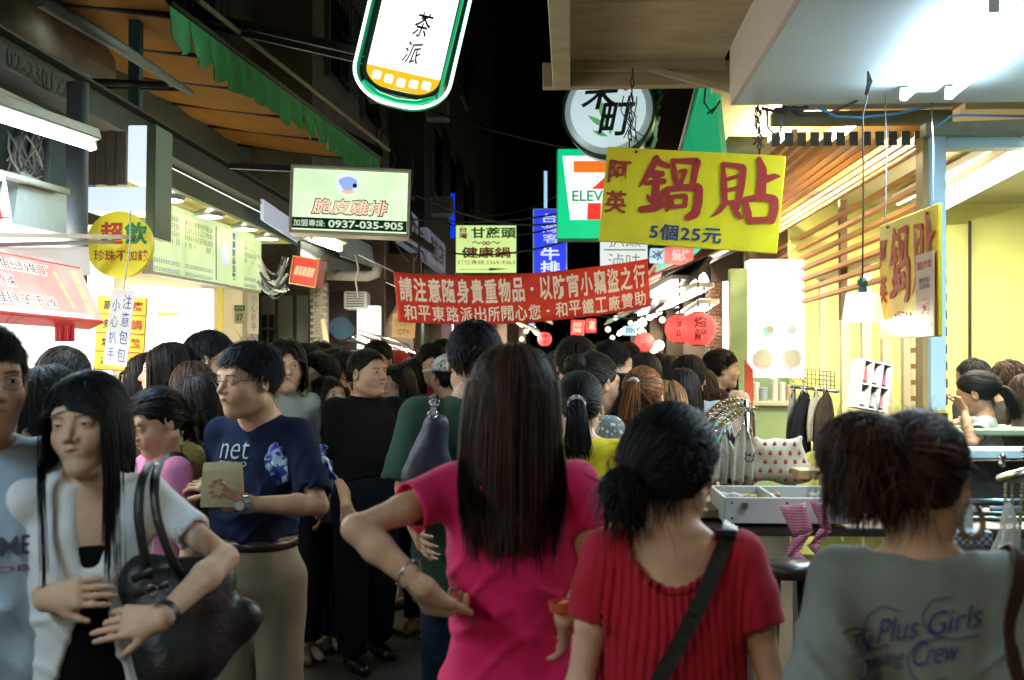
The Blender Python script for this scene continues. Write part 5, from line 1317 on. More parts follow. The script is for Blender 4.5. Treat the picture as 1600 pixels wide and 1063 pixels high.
b = MB(); b._add([(-.02 + .045 * math.cos(a), -.0125, h_ * .13 + .014 * math.sin(a)) for a in [2 * math.pi * k / 14 for k in range(14)]], [tuple(range(14))]); b.build('badge_patch', glow('badge_orange', (1, .6, .35), .9), e)
b = MB(); b.box((-w_ * .75, .12, h_ * .48), (w_ * .55, .03, .04)); b.build('arm', m_dark, e)
area(e, 'sign_light', (0, -.03, 0), .75, 4, (.8, 1, .7), (0, -1, 0), sy=.4)
# ---------------------------------------------------------------- sugar cane pot sign
D_ = 14.0
e, w_, h_ = board('hotpot_sign', 'square yellow green light box with green and red characters and an arrow', 'sign', 711, 351, 808, 428, D_)
b = MB(); b.box((0, .13, 0), (w_, .26, h_), bev=.01); b.build('case', m_dark, e)
b = MB(); b.box((0, -.004, 0), (w_ * .97, .006, h_ * .96)); b.build('face', glow('hotpot_face', (.74, 1.0, .36), .88, .14, 1.6), e)
mg_, mr_ = mat('sign_green', (.0, .16, .05), .5), mat('sign_red', (.38, .05, .01), .5)
text('甘蔗頭', w_ * .72, h_ * .22, (w_ * .12, -.012, h_ * .33), mg_, e, bold=.03); text('台灣', w_ * .14, h_ * .24, (-w_ * .37, -.012, h_ * .33), mat('sign_orange', (.55, .12, .01), .5), e, vertical=True, bold=.03)
text('健康鍋', w_ * .78, h_ * .22, (0, -.012, -h_ * .07), mr_, e, bold=.03); text('訂位專線:2369-9363', w_ * .92, h_ * .10, (0, -.012, -h_ * .27), mr_, e, bold=.0)
text('～∞～', w_ * .45, h_ * .08, (0, -.012, h_ * .12), mr_, e)
b = MB(); b.prism([(-w_ * .43, -h_ * .41), (w_ * .05, -h_ * .41), (w_ * .05, -h_ * .385), (w_ * .38, -h_ * .40), (w_ * .05, -h_ * .44), (w_ * .05, -h_ * .42), (-w_ * .43, -h_ * .42)][::-1], -.014, -.010); b.build('arrow', mg_, e)
# ---------------------------------------------------------------- blue steak sign, blue neon
D_ = 15.5
e, w_, h_ = board('blue_sign', 'tall blue light box with white brush characters for steak', 'sign', 833, 326, 886, 436, D_)
b = MB(); b.box((0, .12, 0), (w_, .24, h_), bev=.01); b.build('case', mat('pale_case', (.45, .6, .6), .4, emit=(.5, .8, .85), es=.25), e)
b = MB(); b.box((0, -.004, 0), (w_ * .94, .006, h_ * .98)); b.build('face', glow('blue_face', (.03, .06, 1.0), .95, .1), e)
mbw = glow('white_on_blue', (.75, .85, 1), 1.0)
text('台灣客', w_ * .5, h_ * .42, (w_ * .0, -.012, h_ * .22), mbw, e, vertical=True, bold=.0, shear=-.12); text('牛排', w_ * .56, h_ * .36, (0, -.012, -h_ * .24), mbw, e, vertical=True, bold=.03)
e, w_, h_ = board('blue_neon', 'thin vertical blue neon strip on the dark wall left of the yellow green sign', 'sign', 703, 303, 712, 372, 18); b = MB(); b.box((0, 0, 0), (w_ * .7, .08, h_)); b.build('strip', mat('blue_strip', (.01, .02, .5), .4, emit=(.0, .05, 1), es=.9, noise=.6, nscale=6), e)
e, w_, h_ = board('white_neon', 'thin pale vertical light strip left of the convenience store sign', 'sign', 850, 268, 855, 325, 15); b = MB(); b.box((0, 0, 0), (w_, .06, h_)); b.build('strip', glow('pale_strip', (.4, .75, 1), .9), e)
# ---------------------------------------------------------------- convenience store sign
D_ = 9.8
e, w_, h_ = board('store_sign', 'green, white and orange convenience store light box with a big number 7', 'sign', 871, 232, 1000, 374, D_)
b = MB(); b.box((0, .12, 0), (w_, .24, h_), bev=.01); b.build('case', mat('green_case', (.01, .3, .15), .4), e)
b = MB(); b.box((0, -.004, 0), (w_ * .99, .006, h_ * .985)); b.build('face', glow('store_green', (.0, .68, .28), .9, .06), e)
X_ = lambda px: (px - 935.5) * MPP(D_); Z_ = lambda py: (303 - py) * MPP(D_)
b = MB(); b.prism([(X_(879), Z_(244)), (X_(992), Z_(244)), (X_(980), Z_(344)), (X_(891), Z_(344))][::-1], -.012, -.008); b.build('white_trapezoid', glow('store_white', (1, 1, 1), 1.15), e)
b = MB(); b.prism([(X_(896), Z_(252)), (X_(975), Z_(252)), (X_(975), Z_(270)), (X_(896), Z_(270))][::-1], -.016, -.013); b.build('orange_bar', glow('store_orange', (1, .20, .02), .95), e)
b = MB(); b.prism([(X_(953), Z_(270.5)), (X_(975), Z_(270.5)), (X_(940), Z_(300)), (X_(938), Z_(344)), (X_(917), Z_(344)), (X_(919), Z_(300))][::-1], -.016, -.013); b.build('red_stem', glow('store_red', (1, .05, .03), .85), e)
b = MB(); b.box((X_(935), -.019, Z_(307)), (.46, .003, .125)); b.build('white_band', glow('store_white', (1, 1, 1), 1.15), e)
text('ELEVEN', X_(970) - X_(894), .095, ((X_(970) + X_(894)) / 2, -.024, Z_(307)), glow('store_letters', (.0, .5, .22), .6), e, bold=.03)
area(e, 'sign_light', (0, -.05, 0), .6, 5, (.8, 1, .9), (0, -1, 0))
# ---------------------------------------------------------------- round white sign
D_ = 7.0; cc = P(950, 172, D_); rr = 69 * MPP(D_)
e = thing('round_lightbox', 'round silvery light box with black brush characters and green leaves', 'sign', cc, YAW + R(-12))
b = MB(); b.lathe((0, 0, 0), [(rr, .02), (rr * 1.06, .0), (rr * 1.06, .22), (0, .22)], 48, axis='y'); b.build('case', mat('round_case', (.05, .12, .08), .35, .4), e)
b = MB(); b.lathe((0, 0, 0), [(0, .0), (rr * .86, .0)], 48, sm=False, axis='y'); b.build('face', glow('round_face', (.70, .90, .94), .72, .12, 3), e)
b = MB(); b.lathe((0, 0, 0), [(rr * .861, .0), (rr * .95, .008), (rr, .02)], 48, axis='y'); b.build('rim', mat('round_rim', (.4, .48, .48), .3, .3, emit=(.5, .7, .72), es=.28), e)
text('禾', .22, .19, (-.045, -.006, rr * .36), m_black, e, bold=.021, shear=.25); text('町', .20, .21, (.055, -.006, -rr * .22), mat('brush_navy', (.01, .02, .04), .5), e, bold=.021, shear=.2)
b = MB(); b.prism([(.03 * math.cos(a) + .115, .05 * math.sin(a) + rr * .58) for a in [2 * math.pi * k / 16 for k in range(16)]][::-1], -.008, -.005); b.build('seal', mat('seal_red', (.55, .08, .08), .5, emit=(1, .2, .2), es=.2), e)
text('小吃', .03, .075, (.115, -.011, rr * .58), m_whiteink, e, vertical=True)
def leaf(x0, z0, x1, z1, wd_):
 dx, dz = x1 - x0, z1 - z0; L_ = math.hypot(dx, dz); nx, nz = -dz / L_, dx / L_
 up_ = [(x0 + dx * t + nx * wd_ * math.sin(math.pi * t), z0 + dz * t + nz * wd_ * math.sin(math.pi * t)) for t in [k / 8 for k in range(9)]]
 dn_ = [(x0 + dx * t - nx * wd_ * math.sin(math.pi * t), z0 + dz * t - nz * wd_ * math.sin(math.pi * t)) for t in [k / 8 for k in range(7, 0, -1)]]
 return up_ + dn_
for (a0, a1, a2, a3, a4) in ((0, -.12, -.13, -.03, .018), (.0, -.17, -.10, -.13, .014), (.01, -.16, .03, -.07, .014), (-.01, -.10, -.06, .09, .022)):
 b = MB(); b.prism(leaf(a0, a1, a2, a3, a4), -.006, -.003); b.build('leaf', mat('leaf_green', (.10, .35, .10), .5, emit=(.25, .8, .3), es=.35), e)
# white rice and stew sign behind
e, w_, h_ = board('white_sign', 'white light box with grey characters below the yellow dumpling sign', 'sign', 940, 360, 1012, 424, 11.5)
b = MB(); b.box((0, .1, 0), (w_, .2, h_), bev=.01); b.build('box', glow('white_sign_glow', (.80, .92, .92), .8), e)
mgr = mat('grey_ink', (.12, .16, .17), .5); text('扒飯', w_ * .7, h_ * .42, (0, -.006, h_ * .30), mgr, e, bold=-.01); text('滷味', w_ * .7, h_ * .42, (0, -.006, -h_ * .28), mgr, e, bold=-.01)
b = MB(); b.box((0, -.005, h_ * .02), (w_ * .9, .004, .012)); b.build('rule', mgr, e)
# ---------------------------------------------------------------- red street banner
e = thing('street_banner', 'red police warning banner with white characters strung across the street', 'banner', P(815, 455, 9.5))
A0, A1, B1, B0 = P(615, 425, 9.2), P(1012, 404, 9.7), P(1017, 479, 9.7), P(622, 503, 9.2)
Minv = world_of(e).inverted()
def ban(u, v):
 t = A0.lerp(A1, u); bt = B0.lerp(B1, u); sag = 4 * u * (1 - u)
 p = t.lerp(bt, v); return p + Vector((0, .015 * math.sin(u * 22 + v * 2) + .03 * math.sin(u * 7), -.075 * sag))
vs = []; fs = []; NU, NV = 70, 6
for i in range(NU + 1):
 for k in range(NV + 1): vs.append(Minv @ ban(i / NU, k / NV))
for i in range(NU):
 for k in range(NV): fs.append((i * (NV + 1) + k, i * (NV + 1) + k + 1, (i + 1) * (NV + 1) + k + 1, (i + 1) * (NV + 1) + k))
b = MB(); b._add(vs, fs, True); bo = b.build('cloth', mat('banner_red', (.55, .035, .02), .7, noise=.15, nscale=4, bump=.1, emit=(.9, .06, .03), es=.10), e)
so = bo.modifiers.new('thickness', 'SOLIDIFY'); so.thickness = .003
def strike(me, r_):
 n = len(me.vertices); a = np.empty(n * 3); me.vertices.foreach_get('co', a); a = a.reshape(-1, 3); fc = [tuple(p.vertices) for p in me.polygons]
 offs = [(0, 0)] + [(r_ * math.cos(k * math.pi / 3), r_ * math.sin(k * math.pi / 3)) for k in range(6)]
 return mesh_from('lettering', np.concatenate([a + [x, y, .0002 * k] for k, (x, y) in enumerate(offs)]), [tuple(i + k * n for i in f) for k in range(7) for f in fc])
def ban_text(s_, u0, u1, v0, v1, m_, bold):
 n_ = len(s_)
 for i, ch in enumerate(s_):
  if ch == ' ': continue
  me = strike(text_mesh(ch, bold=.008), bold * .7); n = len(me.vertices); a = np.empty(n * 3); me.vertices.foreach_get('co', a); a = a.reshape(-1, 3)
  lo, hi = a.min(0), a.max(0); sz = np.maximum(hi - lo, 1e-6); small = ch == '・'
  for v in me.vertices:
   fu = (v.co.x - lo[0]) / sz[0]; fv = (v.co.y - lo[1]) / sz[1]
   if small: fu = .35 + fu * .3; fv = .42 + fv * .16
   u = u0 + (u1 - u0) * (i + .06 + fu * .88) / n_; q = ban(u, v1 + (v0 - v1) * fv); v.co = Minv @ (q + Vector((0, -.006 - v.co.z, 0)))
  me.materials.clear(); me.materials.append(m_); o = bpy.data.objects.new('character', me); COL.objects.link(o); o.parent = e
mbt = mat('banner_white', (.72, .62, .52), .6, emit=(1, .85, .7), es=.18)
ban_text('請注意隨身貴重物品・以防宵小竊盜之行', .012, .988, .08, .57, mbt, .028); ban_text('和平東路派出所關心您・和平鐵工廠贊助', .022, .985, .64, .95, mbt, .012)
b = MB(); b.tube([Minv @ A0, Minv @ P(560, 398, 9.2)], .006, 5); b.build('cord', m_wirew, e)
b = MB(); b.tube([Minv @ A1, Minv @ P(1060, 380, 9.8)], .006, 5); b.build('cord', m_wirew, e)
# cardboard pickpocket sign, white panel, hangers rack
e, w_, h_ = board('cardboard_sign', 'yellowed cardboard notice with handwriting below the left end of the banner', 'notice', 613, 491, 649, 528, 9.6, roll=R(3))
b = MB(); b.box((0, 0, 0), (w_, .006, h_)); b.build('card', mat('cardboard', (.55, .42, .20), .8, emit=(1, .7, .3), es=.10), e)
text('小心扒手', w_ * .8, h_ * .38, (0, -.006, h_ * .18), m_black, e, bold=-.01); text('CITY', w_ * .5, h_ * .2, (0, -.006, -h_ * .25), m_black, e, bold=-.01)
e, w_, h_ = board('glowing_board', 'tall glowing pinkish white panel behind the clothes hangers on the left', 'panel', 558, 478, 592, 545, 12.0); b = MB(); b.box((0, .1, 0), (w_, .2, h_)); b.build('panel', glow('pink_panel', (1, .90, .84), 1.6), e)
point(e, (0, -.3, 0), 12, (1, .85, .7), .2)
e = thing('hanger_rack', 'rack of glittering empty hangers in front of the glowing panel', 'rack', PY(600, 520, 11.4))
b = MB(1); b.tube([PY(560, 515, 11.4), PY(640, 540, 11.0)], .012, 6); b.build('rail', m_chrome, e)
for i in range(26):
 t = i / 25; c = PY(560, 515, 11.4).lerp(PY(640, 540, 11.0), t); m_ = MB(1)
 m_.tube([c + Vector((0, 0, .0)), c + Vector((.01, -.02, -.05)), c + Vector((.14, -.14, -.11)), c + Vector((-.14, .10, -.11)), c + Vector((0, -.01, -.05))], .006, 4); m_.build('hanger', m_chrome, e)
# ================================================================ RIGHT SIDE
# near shop: white ceiling box with twin tubes
ZC = 2.90; YB = 5.45; XL = .82
e = thing('ceiling', 'smooth white boxed ceiling with twin tube light over the right shopfront', 'ceiling', (2.0, 3.5, ZC))
m_ceil = mat('ceiling_white', (.50, .64, .72), .55, noise=.05, nscale=4)
b = MB(1); b.box(((XL + 4.2) / 2, (YB - 3) / 2, ZC + .01), (4.2 - XL, YB + 3, .02)); b.build('underside', m_ceil, e)
b = MB(1); b.box((XL - .012, (YB - 3) / 2, ZC + .19), (.02, YB + 3, .38)); b.build('side_face', mat('ceiling_side', (.52, .45, .40), .6, noise=.1), e)
b = MB(1); b.box(((XL + 4.2) / 2 - .012, YB + .012, ZC + .19), (4.2 - XL + .02, .02, .38)); b.build('back_face', m_white, e)
pA = PZ(1448, 150, ZC - .055); pB = pA + (PZ(1600, 10, ZC - .055) - pA).normalized() * 1.25
dirn = (pB - pA).normalized()
tube_light('twin bright tube light fixed under the white ceiling, top right', pA, pB, (0, 0, -1), 50, COOL, r=.019, n=2, sep=.20, hw=.10, house=m_white, out=.02, es=glow('tube_strong', (.75, .90, 1.0), 55))
tube_light('twin tube light further along the white ceiling towards the camera', pB + dirn * .35 , pB + dirn * 1.6, (0, 0, -1), 22, COOL, r=.019, n=2, sep=.16, hw=.30, house=m_white)
b = MB(1); b.tube([PZ(1410, 143, ZC - .012), PZ(1568, 0, ZC - .012)], .004, 5); o = b.build('cable', mat('blue_cable', (.05, .2, .4), .5), e)
# tan canopy
e = thing('tan_canopy', 'tan painted flat canopy with weathered underside beside the white ceiling', 'canopy', (.3, 4.5, 3.2))
m_tan = mat('tan_paint', (.42, .35, .22), .7, noise=.22, nscale=3, stretch=(1, 3, 1), dirt=.35, bump=.2, bscale=10)
ZT = 3.14; YT = 5.75; XT0, XT1 = -.07, .80
for i in range(3):
 y0 = 5.7 - i * .95; b = MB(1); b.box(((XT0 + XT1) / 2, y0 - .47, ZT + .06 + .0), (XT1 - XT0, .944, .02)); b.build('panel', m_tan, e)
b = MB(1); b.box((XT0 + .03, YT - 1.6, ZT), (.09, 3.2, .16), bev=.004); b.build('side_beam', m_tan, e)
b = MB(1); b.box(((XT0 + XT1) / 2, YT + .03, ZT), (XT1 - XT0 + .14, .08, .13), bev=.005); b.build('end_beam', m_tan, e)
b = MB(1); b.box(((XT0 + XT1) / 2, YT - .06, ZT + .03), (XT1 - XT0, .05, .06)); b.build('inner_lip', m_tan, e)
b = MB(1); b.tube([PY(1000, 104, YT - .02), PY(1148, 142, YB + .06)], .021, 4, sm=False); b.build('brace', m_tan, e)
# chains, wires
e = thing('hanging_wires', 'twisted dark wires and clips hanging the yellow sign from the canopy', 'wires', PY(988, 170, 5.5)); rg = random.Random(21)
def chain(p0, p1, name='chain'):
 b = MB(1); n = 9
 for i in range(n):
  c = Vector(p0).lerp(Vector(p1), (i + .5) / n); L_ = (Vector(p1) - Vector(p0)).length / n * .62
  pts = [c + Vector((.008 * math.cos(a) * (i % 2), .008 * math.cos(a) * ((i + 1) % 2), L_ * math.sin(a))) for a in [2 * math.pi * k / 10 for k in range(11)]]
  b.tube(pts, .0035, 5, caps=False)
 return b.build(name, m_dark, e)
chain(PY(989, 108, 5.5), PY(983, 232, 5.5)); 
for i in range(5):
 x0 = 982 + rg.uniform(-6, 10); pts = [PY(x0 + rg.uniform(-9, 12), 150 + 18 * k + rg.uniform(-6, 6), 5.48) for k in range(5)]
 b = MB(1); b.tube(pts, .003, 5); b.build('wire', m_wire, e)
b = MB(1); b.tube([PY(985, 200, 5.45), PY(1008, 215, 5.45), PY(1010, 240, 5.42), PY(992, 248, 5.40), PY(1000, 253, 5.40), PY(1016, 249, 5.40)], .0028, 5); b.build('wire', m_wire, e)
e = thing('sign_chain', 'dark chain and knotted wires holding the right end of the yellow sign', 'chain', PY(1183, 200, 5.5))
chain(PY(1184, 166, 5.5), PY(1187, 242, 5.5))
for i in range(6):
 b = MB(1); b.tube([PY(1176 + rg.uniform(0, 18), 168 + 15 * k + rg.uniform(-5, 5), 5.48) for k in range(5)], .0035, 5); b.build('wire', m_wire, e)
b = MB(1); b.tube([PY(1198, 168, 5.48), PY(1200, 200, 5.48), PY(1210, 210, 5.48), PY(1220, 204, 5.48), PY(1222, 168, 5.48)], .007, 6); b.build('wire', m_pipe, e)
# yellow dumpling sign
BRUSH = [[(520, 195, 40), (470, 310, 50), (385, 430, 10)], [(520, 205, 34), (560, 240, 38), (618, 262, 34)], [(470, 330, 35), (570, 325, 40)], [(440, 400, 30), (585, 385, 40)], [(530, 320, 45), (520, 480, 50), (515, 590, 45)], [(455, 500, 15), (480, 540, 32)], [(590, 470, 36), (560, 545, 30)], [(410, 615, 42), (520, 602, 52), (630, 560, 28)],
 [(655, 210, 20), (672, 330, 42), (700, 430, 32)], [(650, 218, 26), (760, 222, 36), (855, 228, 50), (840, 290, 46), (820, 430, 38)], [(720, 305, 25), (762, 300, 30), (742, 360, 28), (722, 430, 25)], [(622, 460, 30), (620, 620, 24)], [(615, 452, 35), (740, 437, 40), (872, 435, 56), (872, 560, 56), (850, 650, 58), (795, 678, 44)],
 [(652, 512, 25), (664, 592, 30)], [(652, 512, 25), (770, 502, 30), (765, 585, 30)], [(664, 592, 26), (768, 586, 28)],
 [(1060, 245, 20), (1075, 420, 42), (1085, 560, 36)], [(1060, 247, 26), (1150, 260, 32), (1225, 277, 42), (1215, 420, 42), (1185, 600, 36)], [(1090, 370, 20), (1190, 345, 26)], [(1090, 460, 20), (1190, 440, 26)], [(1080, 560, 28), (1180, 555, 26)], [(1075, 580, 36), (1040, 630, 30), (990, 670, 8)], [(1150, 590, 25), (1190, 650, 36), (1215, 680, 26)],
 [(1345, 210, 30), (1375, 300, 56), (1370, 510, 60)], [(1405, 372, 48), (1470, 350, 36), (1508, 350, 16)], [(1245, 530, 26), (1270, 640, 46), (1285, 705, 38)], [(1245, 532, 30), (1380, 512, 46), (1475, 532, 50), (1478, 620, 50), (1462, 700, 44)], [(1285, 700, 36), (1465, 694, 40)]]
D_ = 5.35
def dumpling(label, e, w_, h_, glowv=.0, mred=None, mblu=None, yel=None):
 b = MB(); b.box((0, .008, 0), (w_, .016, h_), bev=.004); b.build('board', yel, e)
 t = -.0035
 for k, st in enumerate(BRUSH):
  q = []
  for (x, y, wd) in st:
   u = v = .5
   for _ in range(6): v = (y - 97 - 88 * u) / 781; u = (x - 108 + 48 * v) / 1449
   q.append((w_ * (u - .5), h_ * (.5 - v), wd / 1449 * w_ * .66))
  q = np.array(q); tt = np.linspace(0, len(q) - 1, 8 * len(q)); q = np.stack([np.interp(tt, range(len(q)), q[:, j]) for j in range(3)], 1)
  for _ in range(2): q[1:-1] = (q[:-2] + 2 * q[1:-1] + q[2:]) / 4
  d = np.gradient(q[:, :2], axis=0); d /= np.linalg.norm(d, axis=1, keepdims=True) + 1e-9; n_ = len(q); y_ = t - .00025 * k
  A_ = [(x - dy * r, y_, z + dx * r) for (x, z, r), (dx, dy) in zip(q, d)]; B_ = [(x + dy * r, y_, z - dx * r) for (x, z, r), (dx, dy) in zip(q, d)]
  b = MB(); b._add(A_ + B_, [(i, i + 1, n_ + i + 1, n_ + i)[::-1] for i in range(n_ - 1)])
  for (x, z, r) in (q[0], q[-1]): b._add([(x + r * math.cos(g_), y_ - .0001, z + r * math.sin(g_)) for g_ in np.linspace(0, 6.283, 10)[:-1]], [tuple(range(9))])
  b.build('brush_stroke', mred, e)
 text('阿', w_ * .125, h_ * .235, (-w_ * .415, t, h_ * .245), mred, e, bold=.020); text('英', w_ * .125, h_ * .235, (-w_ * .42, t, -h_ * .075), mred, e, bold=.020)
 text('5個25元', w_ * .40, h_ * .165, (-w_ * .01, t, -h_ * .355), mblu, e, bold=.02, spacing=1.1)
 for (x_, y_) in ((-.33, .485), (.36, .475)): b = MB(); b.lathe((w_ * x_, -.004, h_ * y_ - .012), [(0, -.002), (.007, -.002), (.007, .002)], 10, sm=False, axis='y'); b.build('eyelet', m_dark, e)
e, w_, h_ = board3('dumpling_sign', 'big yellow hanging sign with red characters, 5 for 25, at upper centre right', 'sign', P(935, 377, 5.40), P(1214, 397, 5.2), P(941, 229, 5.40))
dumpling('a', e, w_, h_, 0, mat('sign_red_paint', (.34, .025, .02), .5, noise=.06), mat('sign_blue_paint', (.01, .04, .16), .5), mat('sign_yellow_paint', (.74, .63, .01), .45, noise=.12, nscale=5, dirt=.22, bump=.08))
SG = e
e, w_, h_ = board3('dumpling_sign', 'second yellow dumpling sign hanging edgewise beside the blue column on the right', 'sign', P(1375, 530, 4.86), P(1466, 526, 4.12), P(1375, 353, 4.86))
dumpling('b', e, w_, h_, 0, mat('sign_orange_paint', (.48, .03, .015), .5), mat('sign_purple_paint', (.05, .03, .16), .5), mat('sign_yellow_paint2', (.92, .66, .015), .35, noise=.08, nscale=5, dirt=.1, coat=.4))
e2, w2, h2 = board3('paper_menu', 'pale paper menu taped over the lower right of the second yellow sign', 'notice', P(1437, 527, 4.33), P(1465, 525, 4.10), P(1437, 400, 4.33))
e2.location = Vector(e2.location) + (e2.rotation_euler.to_matrix() @ Vector((0, -.012, 0)))
b = MB(); b.box((0, 0, 0), (w2, .004, h2)); b.build('paper', mat('note_paper', (.55, .42, .32), .6, noise=.1), e2)
text('鍋貼專賣', w2 * .8, h2 * .10, (0, -.004, h2 * .36), m_red, e2); text('豬肉餡\n韭菜餡', w2 * .6, h2 * .14, (0, -.004, h2 * .14), m_black, e2, bold=0); text('元', w2 * .4, h2 * .18, (0, -.004, -h2 * .14), mat('pink_ink', (.5, .1, .06), .5), e2); text('歡迎外帶', w2 * .8, h2 * .05, (0, -.004, -h2 * .38), m_red, e2, bold=0)
e = thing('sign_strings', 'thin grey strings hanging the second yellow sign from the white ceiling', 'strings', P(1420, 250, 4.5))
for (a_, b_) in ((PZ(1383, 148, ZC), P(1383, 350, 4.8)), (PZ(1455, 160, ZC - .01), P(1458, 318, 4.2))):
 b = MB(1); b.tube([a_, Vector(b_).lerp(Vector(a_), .5) + Vector((.006, 0, 0)), b_], .003, 5); b.build('string', m_pipe, e)
# pendant lamp
c = P(1348, 480, 4.8); e = thing('pendant_lamp', 'white drum shade pendant lamp glowing beside the second yellow sign', 'lamp', c)
r0 = 32 * MPP(4.8); r1 = 25 * MPP(4.8); hh = 43 * MPP(4.8)
b = MB(); b.lathe((0, 0, 0), [(r0, -hh / 2), (r1, hh / 2), (r1 - .003, hh / 2), (r0 - .003, -hh / 2)], 32)
b.lathe((0, 0, 0), [(r1, hh / 2), (.012, hh / 2 + .002)], 32)
b.build('lamp_shade', mat('shade_cloth', (.75, .62, .50), .7, emit=(1, .80, .62), es=1.05), e)
b = MB(); b.lathe((0, 0, 0), [(0, -.02), (.024, -.012), (.03, .01), (.022, .035), (.012, .05)], 14); b.build('bulb', glow('bulb_glow', (1, .93, .8), 12), e)
b = MB(); b.lathe((0, 0, hh / 2), [(.018, 0), (.020, .02), (.014, .03), (.022, .036), (.022, .055), (.008, .068), (0, .07)], 14); b.build('socket', mat('dark_socket', (.01, .06, .05), .35), e)
b = MB(1); top_ = PZ(1356, 112, ZC); b.tube([c + Vector((0, 0, hh / 2 + .06)), PY(1349, 300, 4.78), PY(1348, 180, 4.78), PY(1354, 155, 4.78), top_], .0035, 6); b.build('cord', m_wire, e)
for i in range(3): b = MB(1); b.tube([PY(1352 + i, 148, 4.78), PY(1356 + 3 * i, 128, 4.78), top_], .004, 5); b.build('cord_knot', m_wire, e)
point(e, (0, 0, -.05), 42, (1, .86, .68), .03)
e = thing('loose_cables', 'slack cables running under the edge of the white ceiling', 'cables', PY(1300, 175, 5.4))
for pts_, m_, r_ in (([(1222, 166), (1250, 180), (1290, 180), (1335, 160), (1348, 150)], m_wire, .007), ([(1278, 168), (1305, 182), (1345, 184), (1400, 178), (1445, 168)], mat('blue_cable', (.05, .2, .4), .5), .007),
     ([(1465, 198), (1485, 182), (1500, 180), (1600, 182)], mat('blue_cable', (.05, .2, .4), .5), .006), ([(1210, 172), (1230, 170), (1250, 172), (1262, 168)], m_wire, .012), ([(1190, 170), (1225, 176), (1240, 168), (1260, 171)], m_wire, .008)):
 b = MB(1); b.tube([PY(x, y, 5.40) for x, y in pts_], r_, 6); b.build('cable', m_, e)
# green folded awning, white gutter beside canopy
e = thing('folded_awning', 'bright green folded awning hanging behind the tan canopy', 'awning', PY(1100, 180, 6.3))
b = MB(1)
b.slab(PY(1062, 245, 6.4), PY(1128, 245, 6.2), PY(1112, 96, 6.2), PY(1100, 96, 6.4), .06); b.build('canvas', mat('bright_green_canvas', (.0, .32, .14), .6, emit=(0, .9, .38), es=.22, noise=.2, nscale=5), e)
b = MB(1); b.tube([PY(1060, 245, 6.36), PY(1098, 100, 6.36)], .012, 6); b.build('edge', m_alucream, e)
b = MB(1); b.tube([PY(1103, 130, 6.1), PY(1100, 160, 6.1), PY(1112, 178, 6.1), PY(1125, 158, 6.1), PY(1118, 168, 6.1), PY(1105, 178, 6.1)], .006, 5); b.build('wire', m_wire, e)
e = thing('ragged_awning', 'ragged pale green awning edge beside the round light box', 'awning', PY(1025, 170, 7.2)); rg = random.Random(5)
for i in range(7):
 y0, y1 = 112 + i * 17, 112 + (i + 1) * 17 - 1; b = MB(1)
 b.slab(PY(1010 - i * 1.6, y1, 7.2), PY(1026 + rg.uniform(-3, 3) - i * 1.5, y1, 7.1), PY(1033 + rg.uniform(-3, 3) - i * 1.5, y0, 7.1), PY(1016 - i * 1.6, y0, 7.2), .03); b.build('strip', mat('ragged_green', (.08, .28, .16), .7, noise=.4, nscale=9), e)
e = thing('maroon_wall', 'dark maroon wall behind the tan canopy', 'wall', PY(1060, 180, 8)); b = MB(1); b.slab(PY(1000, 240, 8), PY(1200, 240, 8), PY(1200, 90, 8), PY(1000, 90, 8), .1); b.build('wall', mat('maroon', (.035, .010, .010), .8, noise=.3), e)
e = thing('mirror_panel', 'shiny metal panel above the right end of the yellow sign', 'panel', PY(1165, 225, 6.6)); b = MB(1); b.slab(PY(1120, 245, 6.6), PY(1200, 245, 6.6), PY(1200, 213, 6.6), PY(1138, 213, 6.6), .03); b.build('panel', mat('shiny_panel', (.45, .50, .36), .2, .7, noise=.3), e)
# ---------------------------------------------------------------- slatted wooden canopy and wall
e = thing('slatted_canopy', 'wooden slatted canopy with warm lights above the slats on the right', 'canopy', (1.6, 8, 2.8))
m_wood = mat('pine_slat', (.52, .27, .07), .5, noise=.3, nscale=4, stretch=(14, .8, 14), bump=.1); m_end = mat('grey_slat_end', (.10, .11, .10), .6)
Y0, Y1 = 6.0, 10.8; ns = 13
for i in range(ns):
 x = 1.12 + (1.95 - 1.12) * i / (ns - 1); xf = x - .08
 b = MB(1); b.slab((x - .010, Y0, 2.80), (x + .010, Y0, 2.80), (xf + .010, Y1, 2.80), (xf - .010, Y1, 2.80), -.05); b.build('ceiling_slat', m_wood, e)
 b = MB(1); b.box((x, Y0 - .006, 2.835), (.045, .012, .075)); b.build('slat_end', m_end, e)
nw = 7
for i in range(nw):
 z = 2.71 - i * .092; b = MB(1); b.box((1.985, (Y0 + Y1) / 2, z), (.05, Y1 - Y0, .030), bev=.002); b.build('wall_slat', m_wood, e)
 b = MB(1); b.box((1.985, Y0 - .006, z), (.07, .012, .05)); b.build('slat_end', m_end, e)
for i in range(13):
 z = 2.71 - (nw + i) * .092; b = MB(1); b.box((1.985, Y0 + .22, z), (.05, .42, .030), bev=.002); b.build('short_slat', m_wood, e)
 b = MB(1); b.box((1.985, Y0 - .006, z), (.07, .012, .05)); b.build('slat_end', m_end, e)
for y in (Y0 + .40, 8.3): b = MB(1); b.box((2.04, y, 1.6 if y < 7 else 2.4), (.05, .07, 2.7 if y < 7 else .9)); b.build('slat_post', mat('brown_post', (.12, .07, .03), .6), e)
for y in (7.2, 8.8, 10.2): b = MB(1); b.box((1.5, y, 2.93), (1.1, .06, .04)); b.build('cross_beam', m_wood, e)
b = MB(1); b.box((1.60, 8.4, 3.16), (1.6, 5.0, .03)); b.build('ceiling_board', mat('cream_board', (.75, .58, .28), .6), e)
b = MB(1); b.box((1.56, Y0 - .05, 2.935), (.95, .07, .07), bev=.004); b.build('front_beam', mat('olive_beam', (.22, .22, .12), .6, noise=.2), e)
